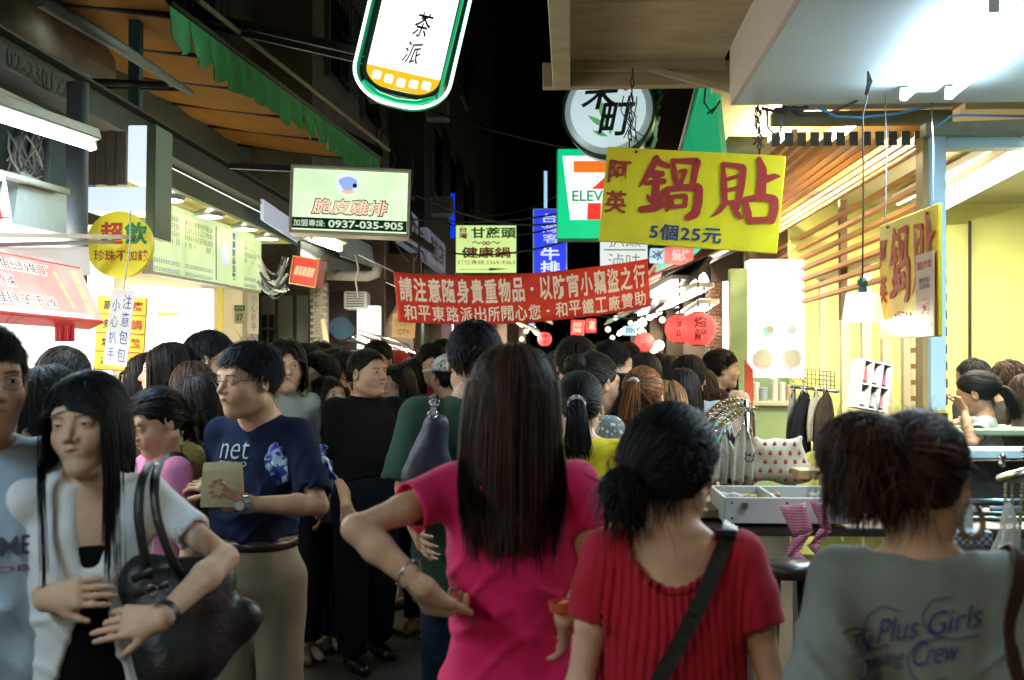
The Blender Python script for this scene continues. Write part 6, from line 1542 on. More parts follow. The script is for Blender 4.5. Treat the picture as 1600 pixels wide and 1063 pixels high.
b = MB(1); b.box((1.60, Y0 - .04, 3.05), (.90, .05, .12), bev=.004); b.build('white_trim', m_white, e)
for i, (x, y) in enumerate(((1.32, 7.0), (1.68, 7.0), (1.32, 8.6), (1.68, 8.6), (1.32, 10.0), (1.68, 10.0))):
 t = tube_light(('near left', 'near right', 'middle left', 'middle right', 'far left', 'far right')[i] + ' warm tube light above the wooden slats', (x, y - .5, 2.98 + .06 * (i % 2)), (x, y + .5, 2.98 + .06 * (i % 2)), (0, 0, 1 if i % 2 == 0 else -1), 44, (1, .80, .46), r=.022, es=m_tubew, house=m_white)
# ---------------------------------------------------------------- glass front under the slats
e = thing('glass_front', 'cream framed glass shop front under the wooden slats', 'window', (2.1, 7.8, 0)); m_cream = mat('cream_frame', (.62, .56, .34), .45, emit=(1, .85, .5), es=.08)
m_glass = mat('clear_glass', (.03, .04, .03), .03, alpha=.10, spec=.6)
for y in (6.55, 6.95, 7.4, 7.9, 8.5, 9.2): b = MB(1); b.box((2.10, y, 1.30), (.07, .06, 2.05), bev=.004); b.build('mullion', m_cream, e)
b = MB(1); b.box((2.10, 7.9, 2.36), (.07, 2.8, .07), bev=.004); b.build('head_rail', m_cream, e); b = MB(1); b.box((2.10, 7.9, .85), (.07, 2.8, .06), bev=.004); b.build('sill_rail', m_cream, e)
ys = (6.55, 6.95, 7.4, 7.9, 8.5, 9.2)
for i in range(5): b = MB(1); b.box((2.11, (ys[i] + ys[i + 1]) / 2, 1.6), (.008, ys[i + 1] - ys[i] - .07, 1.40)); b.build('pane', m_glass, e)
b = MB(1); b.box((2.10, 7.9, .42), (.06, 2.8, .8)); b.build('kick_panel', mat('lime_panel', (.36, .42, .14), .6), e)
e = thing('shop_interior', 'lime green interior room of the snack restaurant on the right', 'room', (4, 8, 0)); m_lime = mat('lime_wall', (.70, .72, .24), .7, noise=.06)
b = MB(1); b.box((4.0, 9.6, 1.5), (4.2, .1, 3)); b.build('back_wall', m_lime, e)
b = MB(1); b.box((3.3, 7.9, 1.5), (.08, 3.4, 3)) if False else b.box((6.0, 7.9, 1.5), (.1, 3.6, 3)); b.build('side_wall', m_lime, e)
b = MB(1); b.box((4.1, 7.9, 3.02), (3.9, 3.7, .04)); b.build('ceiling', mat('cream_ceiling', (.7, .66, .5), .7), e)
b = MB(1); b.box((4.1, 7.9, .0), (3.9, 3.7, .04)); b.build('floor', m_conc, e)
b = MB(1); b.slab(PY(1514, 600, 9.0), PY(1518, 600, 9.0), PY(1518, 345, 9.0), PY(1514, 345, 9.0), .02); b.build('wall_joint', m_dark, e)
b = MB(1); b.slab(PY(1478, 700, 9.05), PY(1516, 700, 9.05), PY(1516, 350, 9.05), PY(1478, 352, 9.05), .04); b.build('wall_panel', m_lime, e)
b = MB(1); b.slab(PY(1518, 700, 9.05), PY(1700, 700, 9.05), PY(1700, 300, 9.05), PY(1518, 344, 9.05), .04); b.build('wall_panel', m_lime, e)
b = MB(1); b.slab(PX(1260, 560, 3.0), PX(1310, 545, 3.0), PX(1310, 500, 3.0), PX(1260, 520, 3.0), .02)
tA, tB = PZ(1470, 318, 2.75), PZ(1640, 225, 2.75)
tube_light('long glowing cove light crossing the restaurant window, right edge', tA, tB, (0, 0, -1), 130, (1, .95, .78), r=.055, es=m_tubew, house=mat('white_cove', (.8, .78, .7), .6), hw=.25)
tube_light('tube light inside the restaurant above the diners', (3.2, 7.4, 2.9), (4.4, 7.4, 2.9), (0, 0, -1), 90, (1, .95, .78), es=m_tubew, house=m_white)
tube_light('warm tube light inside the glass front', (2.6, 6.8, 2.9), (2.6, 8.8, 2.9), (0, 0, -1), 75, (1, .92, .6), es=m_tubew, house=m_white)
# blue framed restaurant window
e = thing('restaurant_window', 'pale blue framed restaurant window with diners behind on the right', 'window', PY(1500, 450, 5.75)); m_bl = mat('blue_frame', (.42, .60, .68), .4, noise=.05, dirt=.06)
b = MB(1); b.slab(PY(1455, 640, 5.78), PY(1478, 640, 5.78), PY(1478, 212, 5.78), PY(1455, 212, 5.78), .12); o = b.build('column', m_bl, e)
b = MB(1); b.slab(PY(1478.6, 232, 5.80), PY(1760, 228, 5.80), PY(1760, 214, 5.80), PY(1478.6, 214, 5.80), .1); b.build('head', m_bl, e)
b = MB(1); b.slab(PY(1447, 211, 5.74), PY(1760, 208, 5.74), PY(1760, 180, 5.74), PY(1447, 192, 5.74), .1); b.build('lintel', mat('grey_green_beam', (.26, .30, .22), .6, noise=.2), e)
b = MB(1); b.slab(PY(1442, 1000, 5.83), PY(1454.5, 1000, 5.83), PY(1454.5, 212, 5.83), PY(1442, 212, 5.83), .12); b.build('brown_edge', mat('olive_edge', (.30, .22, .08), .6), e)
c0, c1 = PY(1455, 716, 5.6), PY(1760, 716, 5.6)
b = MB(1); b.box(((c0.x + c1.x) / 2, 5.72, c0.z + .02), (c1.x - c0.x, .26, .045), bev=.006); b.build('sill', m_bl, e)
b = MB(1); b.slab(PY(1447, 1063, 5.74), PY(1760, 1063, 5.74), PY(1760, 722, 5.74), PY(1447, 722, 5.74), .1); b.build('lower_wall', mat('dark_wall', (.03, .035, .035), .6, noise=.3), e)
pc = (PY(1479, 705, 5.84) + PY(1760, 235, 5.84)) / 2
b = MB(1); b.slab(PY(1479, 706, 5.84), PY(1760, 706, 5.84), PY(1760, 233, 5.84), PY(1479, 233, 5.84), .008); b.build('pane', m_glass, e)
# table inside, cups
e = thing('dining_table', 'pale counter table behind the restaurant window', 'table', PY(1540, 720, 6.5)); tz = PY(1500, 672, 6.5).z
b = MB(1); b.box((3.2, 6.5, tz), (1.9, .5, .04), bev=.008); b.build('tabletop', mat('green_top', (.36, .50, .38), .4), e)
for x in (2.4, 4.0): b = MB(1); b.tube([(x, 6.5, tz - .02), (x, 6.5, 0)], .025, 8); b.build('leg', m_chrome, e)
e = thing('plastic_bag', 'crumpled pale plastic bag on the sill inside the restaurant window', 'bag', PY(1490, 690, 6.2)); F = Field(); cb = PY(1490, 685, 6.25)
F.ell(tuple(cb), (.06, .05, .075), .02); F.disp = wob(3, .008, 60, 60, 60); v, f = F.mesh(.007); link_mesh('bag', v - np.array(e.location), f, mat('pale_bag', (.6, .68, .5), .4, alpha=.8), e)
for i, px in enumerate((1512, 1528)):
 c = PY(px, 658, 6.45); e = thing('paper_cup', ('white paper bowl on the counter nearest the blue column', 'white paper bowl beside the eating woman\'s elbow')[i], 'bowl', (c.x, c.y, tz + .021)); b = MB(); b.lathe((0, 0, 0), [(0, 0), (.035, 0), (.05, .06), (.046, .06), (.03, .006)], 16); b.build('bowl', m_white, e)
# ---------------------------------------------------------------- middle right: green snack counter
e = thing('snack_counter', 'pale green snack counter stall with column and shelf on the right', 'stall', (1.7, 9.6, 0)); m_gp = mat('mint_paint', (.36, .50, .24), .5, noise=.05)
b = MB(1); b.slab(PY(1141, 640, 9.0), PY(1168, 640, 9.0), PY(1168, 420, 9.0), PY(1141, 420, 9.0), .12); b.build('column', m_gp, e)
b = MB(1); b.slab(PY(1178, 760, 8.9), PY(1256, 760, 8.9), PY(1256, 634, 8.9), PY(1178, 634, 8.9), .5); b.build('counter_front', m_gp, e)
b = MB(1); b.slab(PY(1172, 634, 8.85), PY(1250, 634, 8.85), PY(1250, 628, 8.85), PY(1172, 628, 8.85), .5); b.build('counter_top', mat('hanging_shirt', (.62, .60, .42), .4), e)
b = MB(1); b.slab(PY(1170, 640, 9.7), PY(1262, 640, 9.7), PY(1262, 580, 9.7), PY(1170, 580, 9.7), .06); b.build('back_panel', m_gp, e)
b = MB(1); b.slab(PY(1176, 760, 9.2), PY(1240, 760, 9.2), PY(1240, 700, 9.2), PY(1176, 700, 9.2), .06); b.build('lower_panel', m_gp, e)
e, w_, h_ = board('menu_lightbox', 'overexposed white picture menu light box with bowls of food', 'sign', 1172, 405, 1257, 590, 9.3)
b = MB(); b.box((0, .1, 0), (w_, .2, h_), bev=.005); b.build('box', glow('picture_menu_glow', (1.0, 1.0, .98), 2.0), e)
for i, (px, py, c_) in enumerate(((1190, 562, (.75, .5, .4)), (1236, 562, (.8, .6, .5)), (1200, 518, (.45, .75, .65)), (1236, 518, (.6, .65, .95)))):
 x, z = (px - 1214.5) * MPP(9.3), (497.5 - py) * MPP(9.3)
 b = MB(); b.lathe((x, -.003, z), [(0, -.001), (.085 if i < 2 else .05, -.001)], 20, sm=False, axis='y'); b.build('plate_picture', glow('plate_glow%d' % i, c_, .95, .3, 12), e)
 b = MB(); b.lathe((x + .015, -.006, z + .018), [(0, -.001), (.07 if i < 2 else .03, -.001)], 20, sm=False, axis='y'); b.build('plate_centre', glow('plate_white', (1, .98, .92), 1.4), e)
for py in (478, 488, 578): text('招牌鍋貼  水餃  酸辣湯', w_ * .7, .02, (0, -.004, (497.5 - py) * MPP(9.3)), mat('faint_ink', (.5, .5, .45), .5), e, bold=0)
e, w_, h_ = board('edge_light', 'thin vertical white light strip left of the mint column', 'light', 1130, 440, 1138, 600, 9.6); b = MB(); b.box((0, 0, 0), (w_, .05, h_)); b.build('strip', glow('strip_white', (.85, 1, .92), 3), e)
rg = random.Random(9)
names = ('blue tub', 'tall stack of clear cups', 'short stack of clear cups', 'pink jar', 'white jar')
for i, (px, py, hh_, rr_, c_) in enumerate(((1192, 628, 22, 8, (.30, .38, .46)), (1210, 628, 36, 6, (.62, .66, .6)), (1222, 628, 30, 6, (.66, .66, .6)), (1234, 628, 26, 6, (.6, .45, .4)), (1182, 628, 30, 5, (.7, .7, .66)))):
 c = PY(px, py, 9.1); e = thing('cup_stack', names[i] + ' on the mint green counter top', 'cups', c); r_, H_ = rr_ * MPP(9.1), hh_ * MPP(9.1)
 b = MB(); pf = [(0, 0), (r_ * .85, 0)]
 for k in range(6): pf += [(r_ * .85, H_ * (k + .2) / 6), (r_, H_ * (k + .6) / 6), (r_ * .88, H_ * (k + 1) / 6)]
 b.lathe((0, 0, 0), pf + [(0, H_)], 14); b.build('cup', mat('cups%d' % i, c_, .35, alpha=.92), e)
e, w_, h_ = board('red_flag', 'tall narrow red banner standing beside the mint column', 'flag', 1164, 562, 1177, 642, 8.4); b = MB(); b.prism([(-w_ / 2, -h_ / 2), (w_ / 2, -h_ / 2), (w_ / 2, h_ * .3), (-w_ / 2, h_ / 2)], 0, .02); b.build('panel', mat('red_panel', (.55, .07, .03), .5, emit=(1, .15, .05), es=.08), e)
e, w_, h_ = board('seat_sign', 'red counter sign reading B1 with white characters', 'sign', 1112, 604, 1149, 630, 8.6, roll=R(-2)); b = MB(); b.box((0, .01, 0), (w_, .02, h_)); b.build('board', mat('red_enamel2', (.5, .03, .015), .5, emit=(1, .08, .03), es=.15), e)
text('B1', w_ * .36, h_ * .36, (0, -.003, h_ * .22), m_whiteink, e, bold=.04); text('有座位', w_ * .8, h_ * .36, (0, -.003, -h_ * .22), m_whiteink, e, bold=.02)
e = thing('food_tray', 'white foam food tray among the crowd under the B1 sign', 'tray', P(1100, 620, 8.5)); b = MB(1); c = P(1098, 612, 8.5); b.box(c, (.2, .14, .07), bev=.02); b.build('tray', m_white, e)
# lanterns
def lantern(label, px, py, rp, D_, txt, asp=.92, es=.85):
 c = P(px, py, D_); r_ = rp * MPP(D_); e = thing('paper_lantern', label, 'lantern', c, YAW, 'red paper lanterns hanging over the crowd'); pf = []
 for k in range(25):
  a = -1.25 + 2.5 * k / 24; rr_ = r_ * math.cos(a) ** .8 * (1 + .018 * (k % 2)); pf.append((rr_, r_ * asp * math.sin(a) / math.sin(1.25)))
 b = MB(); b.lathe((0, 0, 0), pf, 32); b.build('paper', mat('lantern_red%.2f' % es, (.6, .05, .05), .6, emit=(1, .10, .09), es=es, noise=.12, nscale=7), e)
 for s_ in (-1, 1): b = MB(); b.lathe((0, 0, s_ * r_ * asp), [(0, -.012), (r_ * .35, -.012), (r_ * .35, .012), (0, .012)], 20, sm=False); b.build('cap', mat('lantern_cap', (.08, .02, .02), .5), e)
 b = MB(); b.tube([(0, 0, r_ * asp), (0, 0, r_ * asp + .35)], .006, 5); b.build('cord', m_wire, e)
 me = text_mesh('\n'.join(txt), bold=.02); n = len(me.vertices); a = np.empty(n * 3); me.vertices.foreach_get('co', a); a = a.reshape(-1, 3); lo, hi = a.min(0), a.max(0); sz = hi - lo
 x = ((a[:, 0] - lo[0]) / sz[0] - .5) * r_ * .78; z = ((a[:, 1] - lo[1]) / sz[1] - .5) * r_ * 1.35; rad = r_ * np.cos(np.arcsin(np.clip(z / (r_ * asp) * math.sin(1.25), -1, 1))) ** .8 * 1.03 + .004
 co = np.stack([x, -np.sqrt(np.maximum(rad ** 2 - x ** 2, 1e-4)), z], 1); me.vertices.foreach_set('co', co.astype(np.float32).ravel()); me.materials.clear(); me.materials.append(mat('lantern_ink', (.08, .01, .01), .6)); o = bpy.data.objects.new('lettering', me); COL.objects.link(o); o.parent = e
 point(e, (0, -r_ * 1.6, -.05), 4, (1, .35, .25), .12); return e
lantern('biggest red paper lantern with two black characters in front, right of centre', 1091, 514, 27, 9.6, '燈籠')
lantern('red paper lantern half hidden behind the biggest lantern', 1062, 514, 23, 10.3, '滷味')
lantern('smaller red paper lantern hanging left of the lantern pair', 1007, 535, 15, 13.0, '小吃')
lantern('small pink glowing round lantern at the far left end of the street', 851, 530, 11, 22, '美食', es=1.2)
# ---------------------------------------------------------------- far shops, a row each side
def shop(label, side, Y, wd, col, es, awn, sgn, txt, energy=40, X=None, awz=2.75, tcol=(1, .9, .7)):
 X = X if X is not None else (2.0 if side > 0 else -2.3); e = thing('shop', label, 'shop', (X, Y, 0))
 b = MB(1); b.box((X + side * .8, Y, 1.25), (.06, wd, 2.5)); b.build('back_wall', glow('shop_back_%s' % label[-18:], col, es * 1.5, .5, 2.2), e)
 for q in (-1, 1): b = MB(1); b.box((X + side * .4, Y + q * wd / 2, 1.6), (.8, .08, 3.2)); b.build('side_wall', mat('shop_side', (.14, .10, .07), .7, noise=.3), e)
 b = MB(1); b.box((X + side * .2, Y, .45), (.5, wd - .2, .9), bev=.01); b.build('counter', mat('counter_%d' % int(Y), (.4, .32, .2), .5, noise=.3), e)
 n = 5
 for i in range(n):
  y0, y1 = Y - wd / 2 + wd * i / n, Y - wd / 2 + wd * (i + .98) / n; b = MB(1)
  b.slab((X - side * .75, y0, awz), (X - side * .75, y1, awz), (X + side * .3, y1, awz + .45), (X + side * .3, y0, awz + .45), .02 * side); b.build('awning_panel', awn if i % 2 == 0 else m_white, e)
 b = MB(1); b.box((X - side * .02, Y, 3.45), (.12, wd * .9, .5), bev=.01); b.build('sign_box', glow('shop_sign_%s' % label[-18:], sgn, .8, .4, 4), e)
 o = text(txt, wd * .7, .32, (0, 0, 0), m_black, e, bold=.03); o.rotation_euler = (0, 0, R(90) * (1 if side < 0 else -1)); o.location = (-side * .02 - side * .07 + 0, 0, 3.45)
 area(e, 'shop_light', (side * .3, 0, 2.4), wd * .8, energy * 2.2, tcol, (-side, 0, -.6), sy=.3)
 for i in range(3):
  c = Vector((-side * .35, (i - 1) * wd * .32, 2.5)); b = MB(); b.lathe(c, [(0, -.05), (.05, -.03), (.06, 0), (.04, .05), (.015, .09)], 10); b.build('bulb', glow('bulb_far', (1, .9, .7), 9), e)
aw = lambda n, c: mat('awning_' + n, c, .7, noise=.2)
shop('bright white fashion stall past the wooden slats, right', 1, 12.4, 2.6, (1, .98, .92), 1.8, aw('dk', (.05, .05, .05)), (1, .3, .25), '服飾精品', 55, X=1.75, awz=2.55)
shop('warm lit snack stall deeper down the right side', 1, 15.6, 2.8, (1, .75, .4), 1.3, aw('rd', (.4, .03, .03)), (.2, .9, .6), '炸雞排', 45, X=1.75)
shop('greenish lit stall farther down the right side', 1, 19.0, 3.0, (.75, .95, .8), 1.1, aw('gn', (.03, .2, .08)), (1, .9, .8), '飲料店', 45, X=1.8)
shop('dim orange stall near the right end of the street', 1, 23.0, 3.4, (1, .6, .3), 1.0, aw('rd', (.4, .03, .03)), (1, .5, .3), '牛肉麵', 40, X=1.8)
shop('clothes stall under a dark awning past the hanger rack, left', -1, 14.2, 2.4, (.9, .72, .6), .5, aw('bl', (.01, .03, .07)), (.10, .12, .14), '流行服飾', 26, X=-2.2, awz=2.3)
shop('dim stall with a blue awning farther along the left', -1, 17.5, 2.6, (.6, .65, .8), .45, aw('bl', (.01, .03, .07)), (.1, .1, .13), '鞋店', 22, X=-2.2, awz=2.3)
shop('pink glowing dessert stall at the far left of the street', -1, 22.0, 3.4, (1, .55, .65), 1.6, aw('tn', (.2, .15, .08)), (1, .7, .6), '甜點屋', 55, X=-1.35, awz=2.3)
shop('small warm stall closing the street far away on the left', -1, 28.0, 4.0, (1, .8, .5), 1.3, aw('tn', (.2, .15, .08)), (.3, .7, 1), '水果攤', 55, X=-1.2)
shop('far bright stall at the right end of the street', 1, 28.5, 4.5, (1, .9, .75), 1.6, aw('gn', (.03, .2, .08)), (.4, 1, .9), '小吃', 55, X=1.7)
# distant hanging signs and bulbs
ds = [('two tone red sign with round white characters far under the banner', 892, 500, 912, 524, 20, (1, .12, .08), '招牌', (1, .9, .8)), ('narrow red and yellow sign far under the banner', 918, 498, 932, 520, 21, (1, .08, .05), '車', (1, .9, .8)),
      ('bright blue white light board far down the street', 975, 510, 995, 524, 24, (.6, .95, 1), '開', (.1, .3, .4)), ('warm orange sign peeking over the banner right half', 895, 462, 925, 470, 17, (1, .5, .05), '小吃街', (.6, .05, 0)),
      ('tiny blue sign at the far left under the banner', 826, 505, 836, 516, 23, (.3, .5, 1), '藥', (1, 1, 1)), ('white and green sign above the far right stalls', 1028, 412, 1055, 436, 16, (.3, .9, .55), '茶飲', (1, 1, 1)),
      ('pink and white slanted sign under the wooden slats', 1030, 448, 1052, 480, 15, (1, .75, .8), '特價', (.7, 0, .05)), ('pale blue triangular pennant sign beside the yellow sign', 1016, 388, 1038, 410, 13, (.5, .8, 1), '冰', (.1, .2, .6)),
      ('red and white poster beside the far awnings on the right', 1043, 386, 1085, 412, 14, (1, .25, .2), '燒烤', (1, .95, .9)), ('white lit menu board under the lanterns on the right', 1122, 498, 1140, 540, 11.5, (1, .95, .82), '價目表', (.5, .2, .1))]
for lab, x0, y0, x1, y1, D_, c_, tx, tc in ds:
 e, w_, h_ = board('far_sign', lab, 'sign', x0, y0, x1, y1, D_, yaw=R(random.Random(x0).uniform(-15, 15)), roll=R(random.Random(y0).uniform(-4, 4)))
 b = MB(); b.box((0, .08, 0), (w_, .16, h_), bev=.01); b.build('box', glow('far_sign_%d' % x0, c_, 1.0, .25, 4), e)
 text(tx, w_ * .7, h_ * (.7 if len(tx) < 3 else .5), (0, -.006, 0), mat('far_ink_%d' % x0, tc, .5, emit=tc, es=.5 if max(tc) > .8 else 0), e, bold=.02, vertical=h_ > w_ and len(tx) > 1)
rg = random.Random(12)
e = thing('bulb_string', 'string of small bare bulbs glowing far down the right side', 'lights', P(1000, 500, 16))
for i, (px, py, D_, r_) in enumerate(((985, 505, 16, .05), (993, 511, 17, .05), (1003, 505, 15, .09), (1003, 519, 15, .08), (1012, 498, 18, .04), (962, 497, 26, .07), (1035, 500, 17, .07), (1022, 545, 14, .09), (1030, 540, 15, .10), (950, 515, 22, .08), (957, 528, 22, .07), (822, 518, 20, .06), (815, 530, 20, .06), (838, 522, 21, .04), (980, 548, 18, .07), (958, 560, 20, .08))):
 b = MB(1); c = P(px, py, D_); r_ *= .75; b.lathe(c, [(0, -r_), (r_ * .7, -r_ * .7), (r_, 0), (r_ * .7, r_ * .7), (0, r_)], 12); b.build('bulb', glow('far_bulb', (1, .80, .52), 2.6) if i != 5 else glow('far_bulb_green', (.6, 1, .5), 4), e)
b = MB(1); b.tube([P(800, 500, 19), P(900, 492, 20), P(985, 498, 16), P(1060, 480, 12)], .012, 5); b.build('cable', m_wire, e)
# overhead bright lights on the right beyond the slats
for i, (a_, b_) in enumerate((((1020, 462, 13), (1062, 440, 11.5)), ((1042, 478, 12.5), (1100, 452, 11)), ((1000, 492, 16), (1040, 470, 14)), ((1070, 500, 12), (1108, 478, 11)))):
 tube_light(('first', 'second', 'third', 'fourth')[i] + ' glaring tube light under the far right awnings', P(*a_), P(*b_), (0, -.3, -1), 28, (1, .95, .85), r=.03, es=m_tubew, hw=.2, house=m_white)
e = thing('grey_awning', 'dark drooping grey awning hanging over the far right stalls', 'awning', P(1050, 460, 12.5))
b = MB(1); pl = [P(1012, 490, 13), P(1090, 425, 11), P(1108, 400, 11), P(1035, 425, 13)]; b.slab(*pl, .05); b.build('canvas', mat('grey_canvas', (.06, .06, .055), .8, noise=.3), e)
# brick wall near lanterns
e = thing('brick_wall', 'small patch of brown brick wall right of the lanterns', 'wall', PY(1128, 480, 11.2)); rg = random.Random(2)
b = MB(1); b.slab(PY(1108, 560, 11.35), PY(1142, 560, 11.35), PY(1142, 440, 11.35), PY(1108, 440, 11.35), .1); b.build('mortar', m_concd, e)
for r_ in range(20):
 for c_ in range(3):
  x0 = 1109 + c_ * 11 - (5 if r_ % 2 else 0); y0 = 442 + r_ * 5.6; b = MB(1); d_ = 11.3 - rg.uniform(0, .02); b.slab(PY(x0, y0 + 4.8, d_), PY(x0 + 10.2, y0 + 4.8, d_), PY(x0 + 10.2, y0, d_), PY(x0, y0, d_), .05); b.build('brick', mat('brown_brick', (.20, .10, .06), .85, noise=.4, nscale=9), e)
# street wires
e = thing('overhead_wires', 'thin black power cables crossing the dark street above the banner', 'cables', P(850, 350, 13))
for (a_, b_) in (((560, 330, 12), (940, 318, 14)), ((700, 395, 14), (1000, 330, 11)), ((640, 300, 12), (900, 345, 14)), ((710, 330, 16), (880, 300, 16)), ((500, 100, 14), (1000, 250, 12)), ((690, 345, 17), (880, 352, 14))):
 pA_, pB_ = P(*a_), P(*b_); b = MB(1); b.tube([pA_.lerp(pB_, t) + Vector((0, 0, -.35 * 4 * t * (1 - t) * .5)) for t in [k / 10 for k in range(11)]], .012, 5); b.build('cable', m_wire, e)
e = thing('wall_cables', 'loose cables hanging on the grey plaster wall left of the banner', 'cables', P(620, 350, 11.8)); rg = random.Random(6)
for i in range(8):
 x0 = rg.uniform(560, 660); b = MB(1); b.tube([P(x0 + rg.uniform(-6, 14) * k / 2, 170 + 40 * k + rg.uniform(-5, 5) if i % 2 else 330 + 16 * k, 11.9) for k in range(6)], .010, 5); b.build('cable', m_wire, e)
# ---------------------------------------------------------------- foreground display table, stool and racks (right)
e = thing('display_tray', 'white compartment drawer tray full of hair accessories on the display table', 'tray', P(1200, 790, 3.6)); D_ = 3.6
tc_ = P(1205, 800, 3.6); w_, d_, h_ = .38, .34, .085; zt = PY(1120, 762, 3.95).z
def tray(cx, cy, z, w, d, h, m_, e):
 t = .012
 for (x, y, sx, sy) in ((0, -d / 2, w, t), (0, d / 2, w, t), (-w / 2, 0, t, d - t - .002), (w / 2, 0, t, d - t - .002), (-w * .08, 0, t * .7, d - t - .002)):
  b = MB(1); b.box((cx + x, cy + y, z), (sx, sy, h), bev=.002); b.build('side', m_, e)
 b = MB(1); b.box((cx, cy, z - h / 2 + .006), (w - t, d - t, .01)); b.build('bottom', m_, e)
 for (x, z_) in ((-w * .45, .3), (-w * .45, -.3), (-.0, .3), (-.0, -.3)): b = MB(1); b.lathe((cx + x, cy - d / 2 - .007, z + z_ * h), [(0, -.001), (.004, -.001)], 8, sm=False, axis='y'); b.build('screw', m_dark, e)
 b = MB(1); b.box((cx - w * .35, cy - d / 2 - .014, z + h * .2), (.022, .012, .022), bev=.004); b.build('latch', m_chrome, e)
trx = P(1208, 790, 3.75); tray(trx.x + .02, 3.85, trx.z, .40, .36, .085, m_white, e)
TR = (trx.x + .02, 3.85, trx.z); rg = random.Random(14); zt_p = TR[2] - .05
accs = [('black and white striped', (.6, .6, .6)), ('cream ribbon', (.6, .5, .35)), ('coral red', (.6, .12, .06)), ('white pearl', (.65, .62, .55)), ('brown check', (.3, .16, .06)), ('grey felt', (.3, .3, .3))]
for i, (nm, c_) in enumerate(accs):
 x = TR[0] - .15 + .30 * (i % 3) / 2; y = TR[1] - .08 + .16 * (i // 3); e = thing('hair_bow', nm + ' hair bow lying in the white tray', 'hair bow', (x, y, TR[2] + .004), rg.uniform(0, 3)); F = Field()
 F.ell((-.022, 0, .012), (.026, .016, .014), .006); F.ell((.022, 0, .012), (.026, .016, .014), .006); F.ell((0, 0, .012), (.009, .011, .012), .004); F.disp = wob(i, .002, 150, 150, 150); v, f = F.mesh(.0045); link_mesh('bow', v, f, mat('bow%d' % i, c_, .7, noise=.6, nscale=70), e)
e = thing('display_table', 'dark framed display table with a wooden edge carrying the white tray', 'table', (TR[0] + .1, 3.9, 0)); zt_ = TR[2] - .05
b = MB(1); b.box((TR[0] + .30, 3.95, zt_ - .02), (1.25, .55, .03), bev=.004); b.build('tabletop', mat('dark_top', (.05, .045, .04), .4, noise=.2), e)
b = MB(1); b.box((TR[0] - .14, 4.02, zt_ + .02), (.35, .45, .03), bev=.004); b.build('wooden_edge', mat('old_wood_edge', (.28, .19, .10), .6, noise=.4, stretch=(1, 12, 12)), e)
for (x, y) in ((-.28, 3.72), (.85, 3.72), (-.28, 4.18), (.85, 4.18)): b = MB(1); b.box((TR[0] + x, y, zt_ / 2 - .02), (.03, .03, zt_ - .03)); b.build('leg', m_dark, e)
b = MB(1); b.box((TR[0] + .3, 3.72, .35), (1.1, .02, .03)); b.build('stretcher', m_dark, e)
for i in range(16):
 x = TR[0] - .17 + .34 * rg.random(); y = TR[1] - .14 + .28 * rg.random(); c_ = rg.choice([(.5, .1, .12), (.55, .5, .4), (.1, .1, .12), (.5, .35, .12), (.12, .2, .35), (.45, .2, .3)])
 e = thing('hair_ring', 'fabric hair ring in the white tray among the bows', 'hair ring', (x, y, TR[2] - .002 + .008 * (i % 3)), 0, 'fabric hair rings in the white tray'); b = MB(); b.tube([(.022 * math.cos(t), .022 * math.sin(t), .003 * math.sin(5 * t)) for t in np.linspace(0, 6.283, 15)], .006, 6); b.build('ring', mat('ringc%.2f%.2f' % c_[:2], c_, .8, noise=.4, nscale=60), e)
for i, (dx, c_, nm) in enumerate(((.50, (.35, .22, .12), 'brown woven'), (.66, (.5, .48, .44), 'pale grey folded'), (.80, (.12, .14, .20), 'dark blue folded'))):
 e = thing('purse', nm + ' purse lying on the dark display table top', 'purse', (TR[0] + dx, 3.92, zt_p + .03), .3 * i); F = Field(); F.ell((0, 0, 0), (.065, .045, .028), .01); F.disp = wob(i + 40, .004, 60, 60, 60); v, f = F.mesh(.006); link_mesh('purse', v, f, mat('purse%d' % i, c_, .6, noise=.4, nscale=30, bump=.3), e)
# items beside: box with beads (1270-1290), strawberry bag
e = thing('strawberry_bag', 'cream tote bag printed with rows of red strawberries behind the tray', 'bag', P(1218, 745, 4.3)); cb = P(1220, 718, 4.35); F = Field(); loc0 = np.array([cb.x, cb.y, cb.z])
F.ell((0, 0, 0), (.105, .045, .085), .03); F.cone((-.08, 0, .05), (-.095, 0, .075), .03, .012, .03); F.cone((.05, 0, .055), (.075, 0, .085), .03, .010, .03); F.cone((-.09, 0, -.05), (.09, 0, -.05), .042, .042, .03); F.disp = wob(5, .007, 30, 30, 30)
v, f = F.mesh(.006); e.location = cb; link_mesh('bag', v, f, mat('cream_canvas', (.58, .50, .38), .8, bump=.2), e)
ms = mat('strawberry_red', (.45, .04, .02), .6); mgl = mat('strawberry_leaf', (.08, .15, .03), .6)
for r_ in range(5):
 for c_ in range(6):
  x = -.105 + .038 * c_ + (.019 if r_ % 2 else 0); z = -.075 + .034 * r_
  yl, yh = 0., -.2
  if F.eval(np.array([[x, 0, z]]))[0] > -.012: continue
  for _ in range(14):
   ym = (yl + yh) / 2
   if F.eval(np.array([[x, ym, z]]))[0] < 0: yl = ym
   else: yh = ym
  b = MB(); b.lathe((x, yl - .0005, z), [(0, -.004), (.006, -.003), (.0085, .001)], 8, axis='y'); b.build('strawberry', ms, e)
  b = MB(); b.lathe((x, yl - .002, z + .007), [(0, -.002), (.005, .001)], 5, axis='y'); b.build('strawberry_leaf', mgl, e)
e = thing('wooden_box', 'small pale wooden box at the right end of the strawberry bag', 'box', P(1262, 742, 4.2)); b = MB(1); b.box(P(1265, 740, 4.2), (.11, .12, .035), bev=.003); b.build('box', mat('pale_wood2', (.55, .38, .17), .5, noise=.2, stretch=(2, 12, 12)), e)
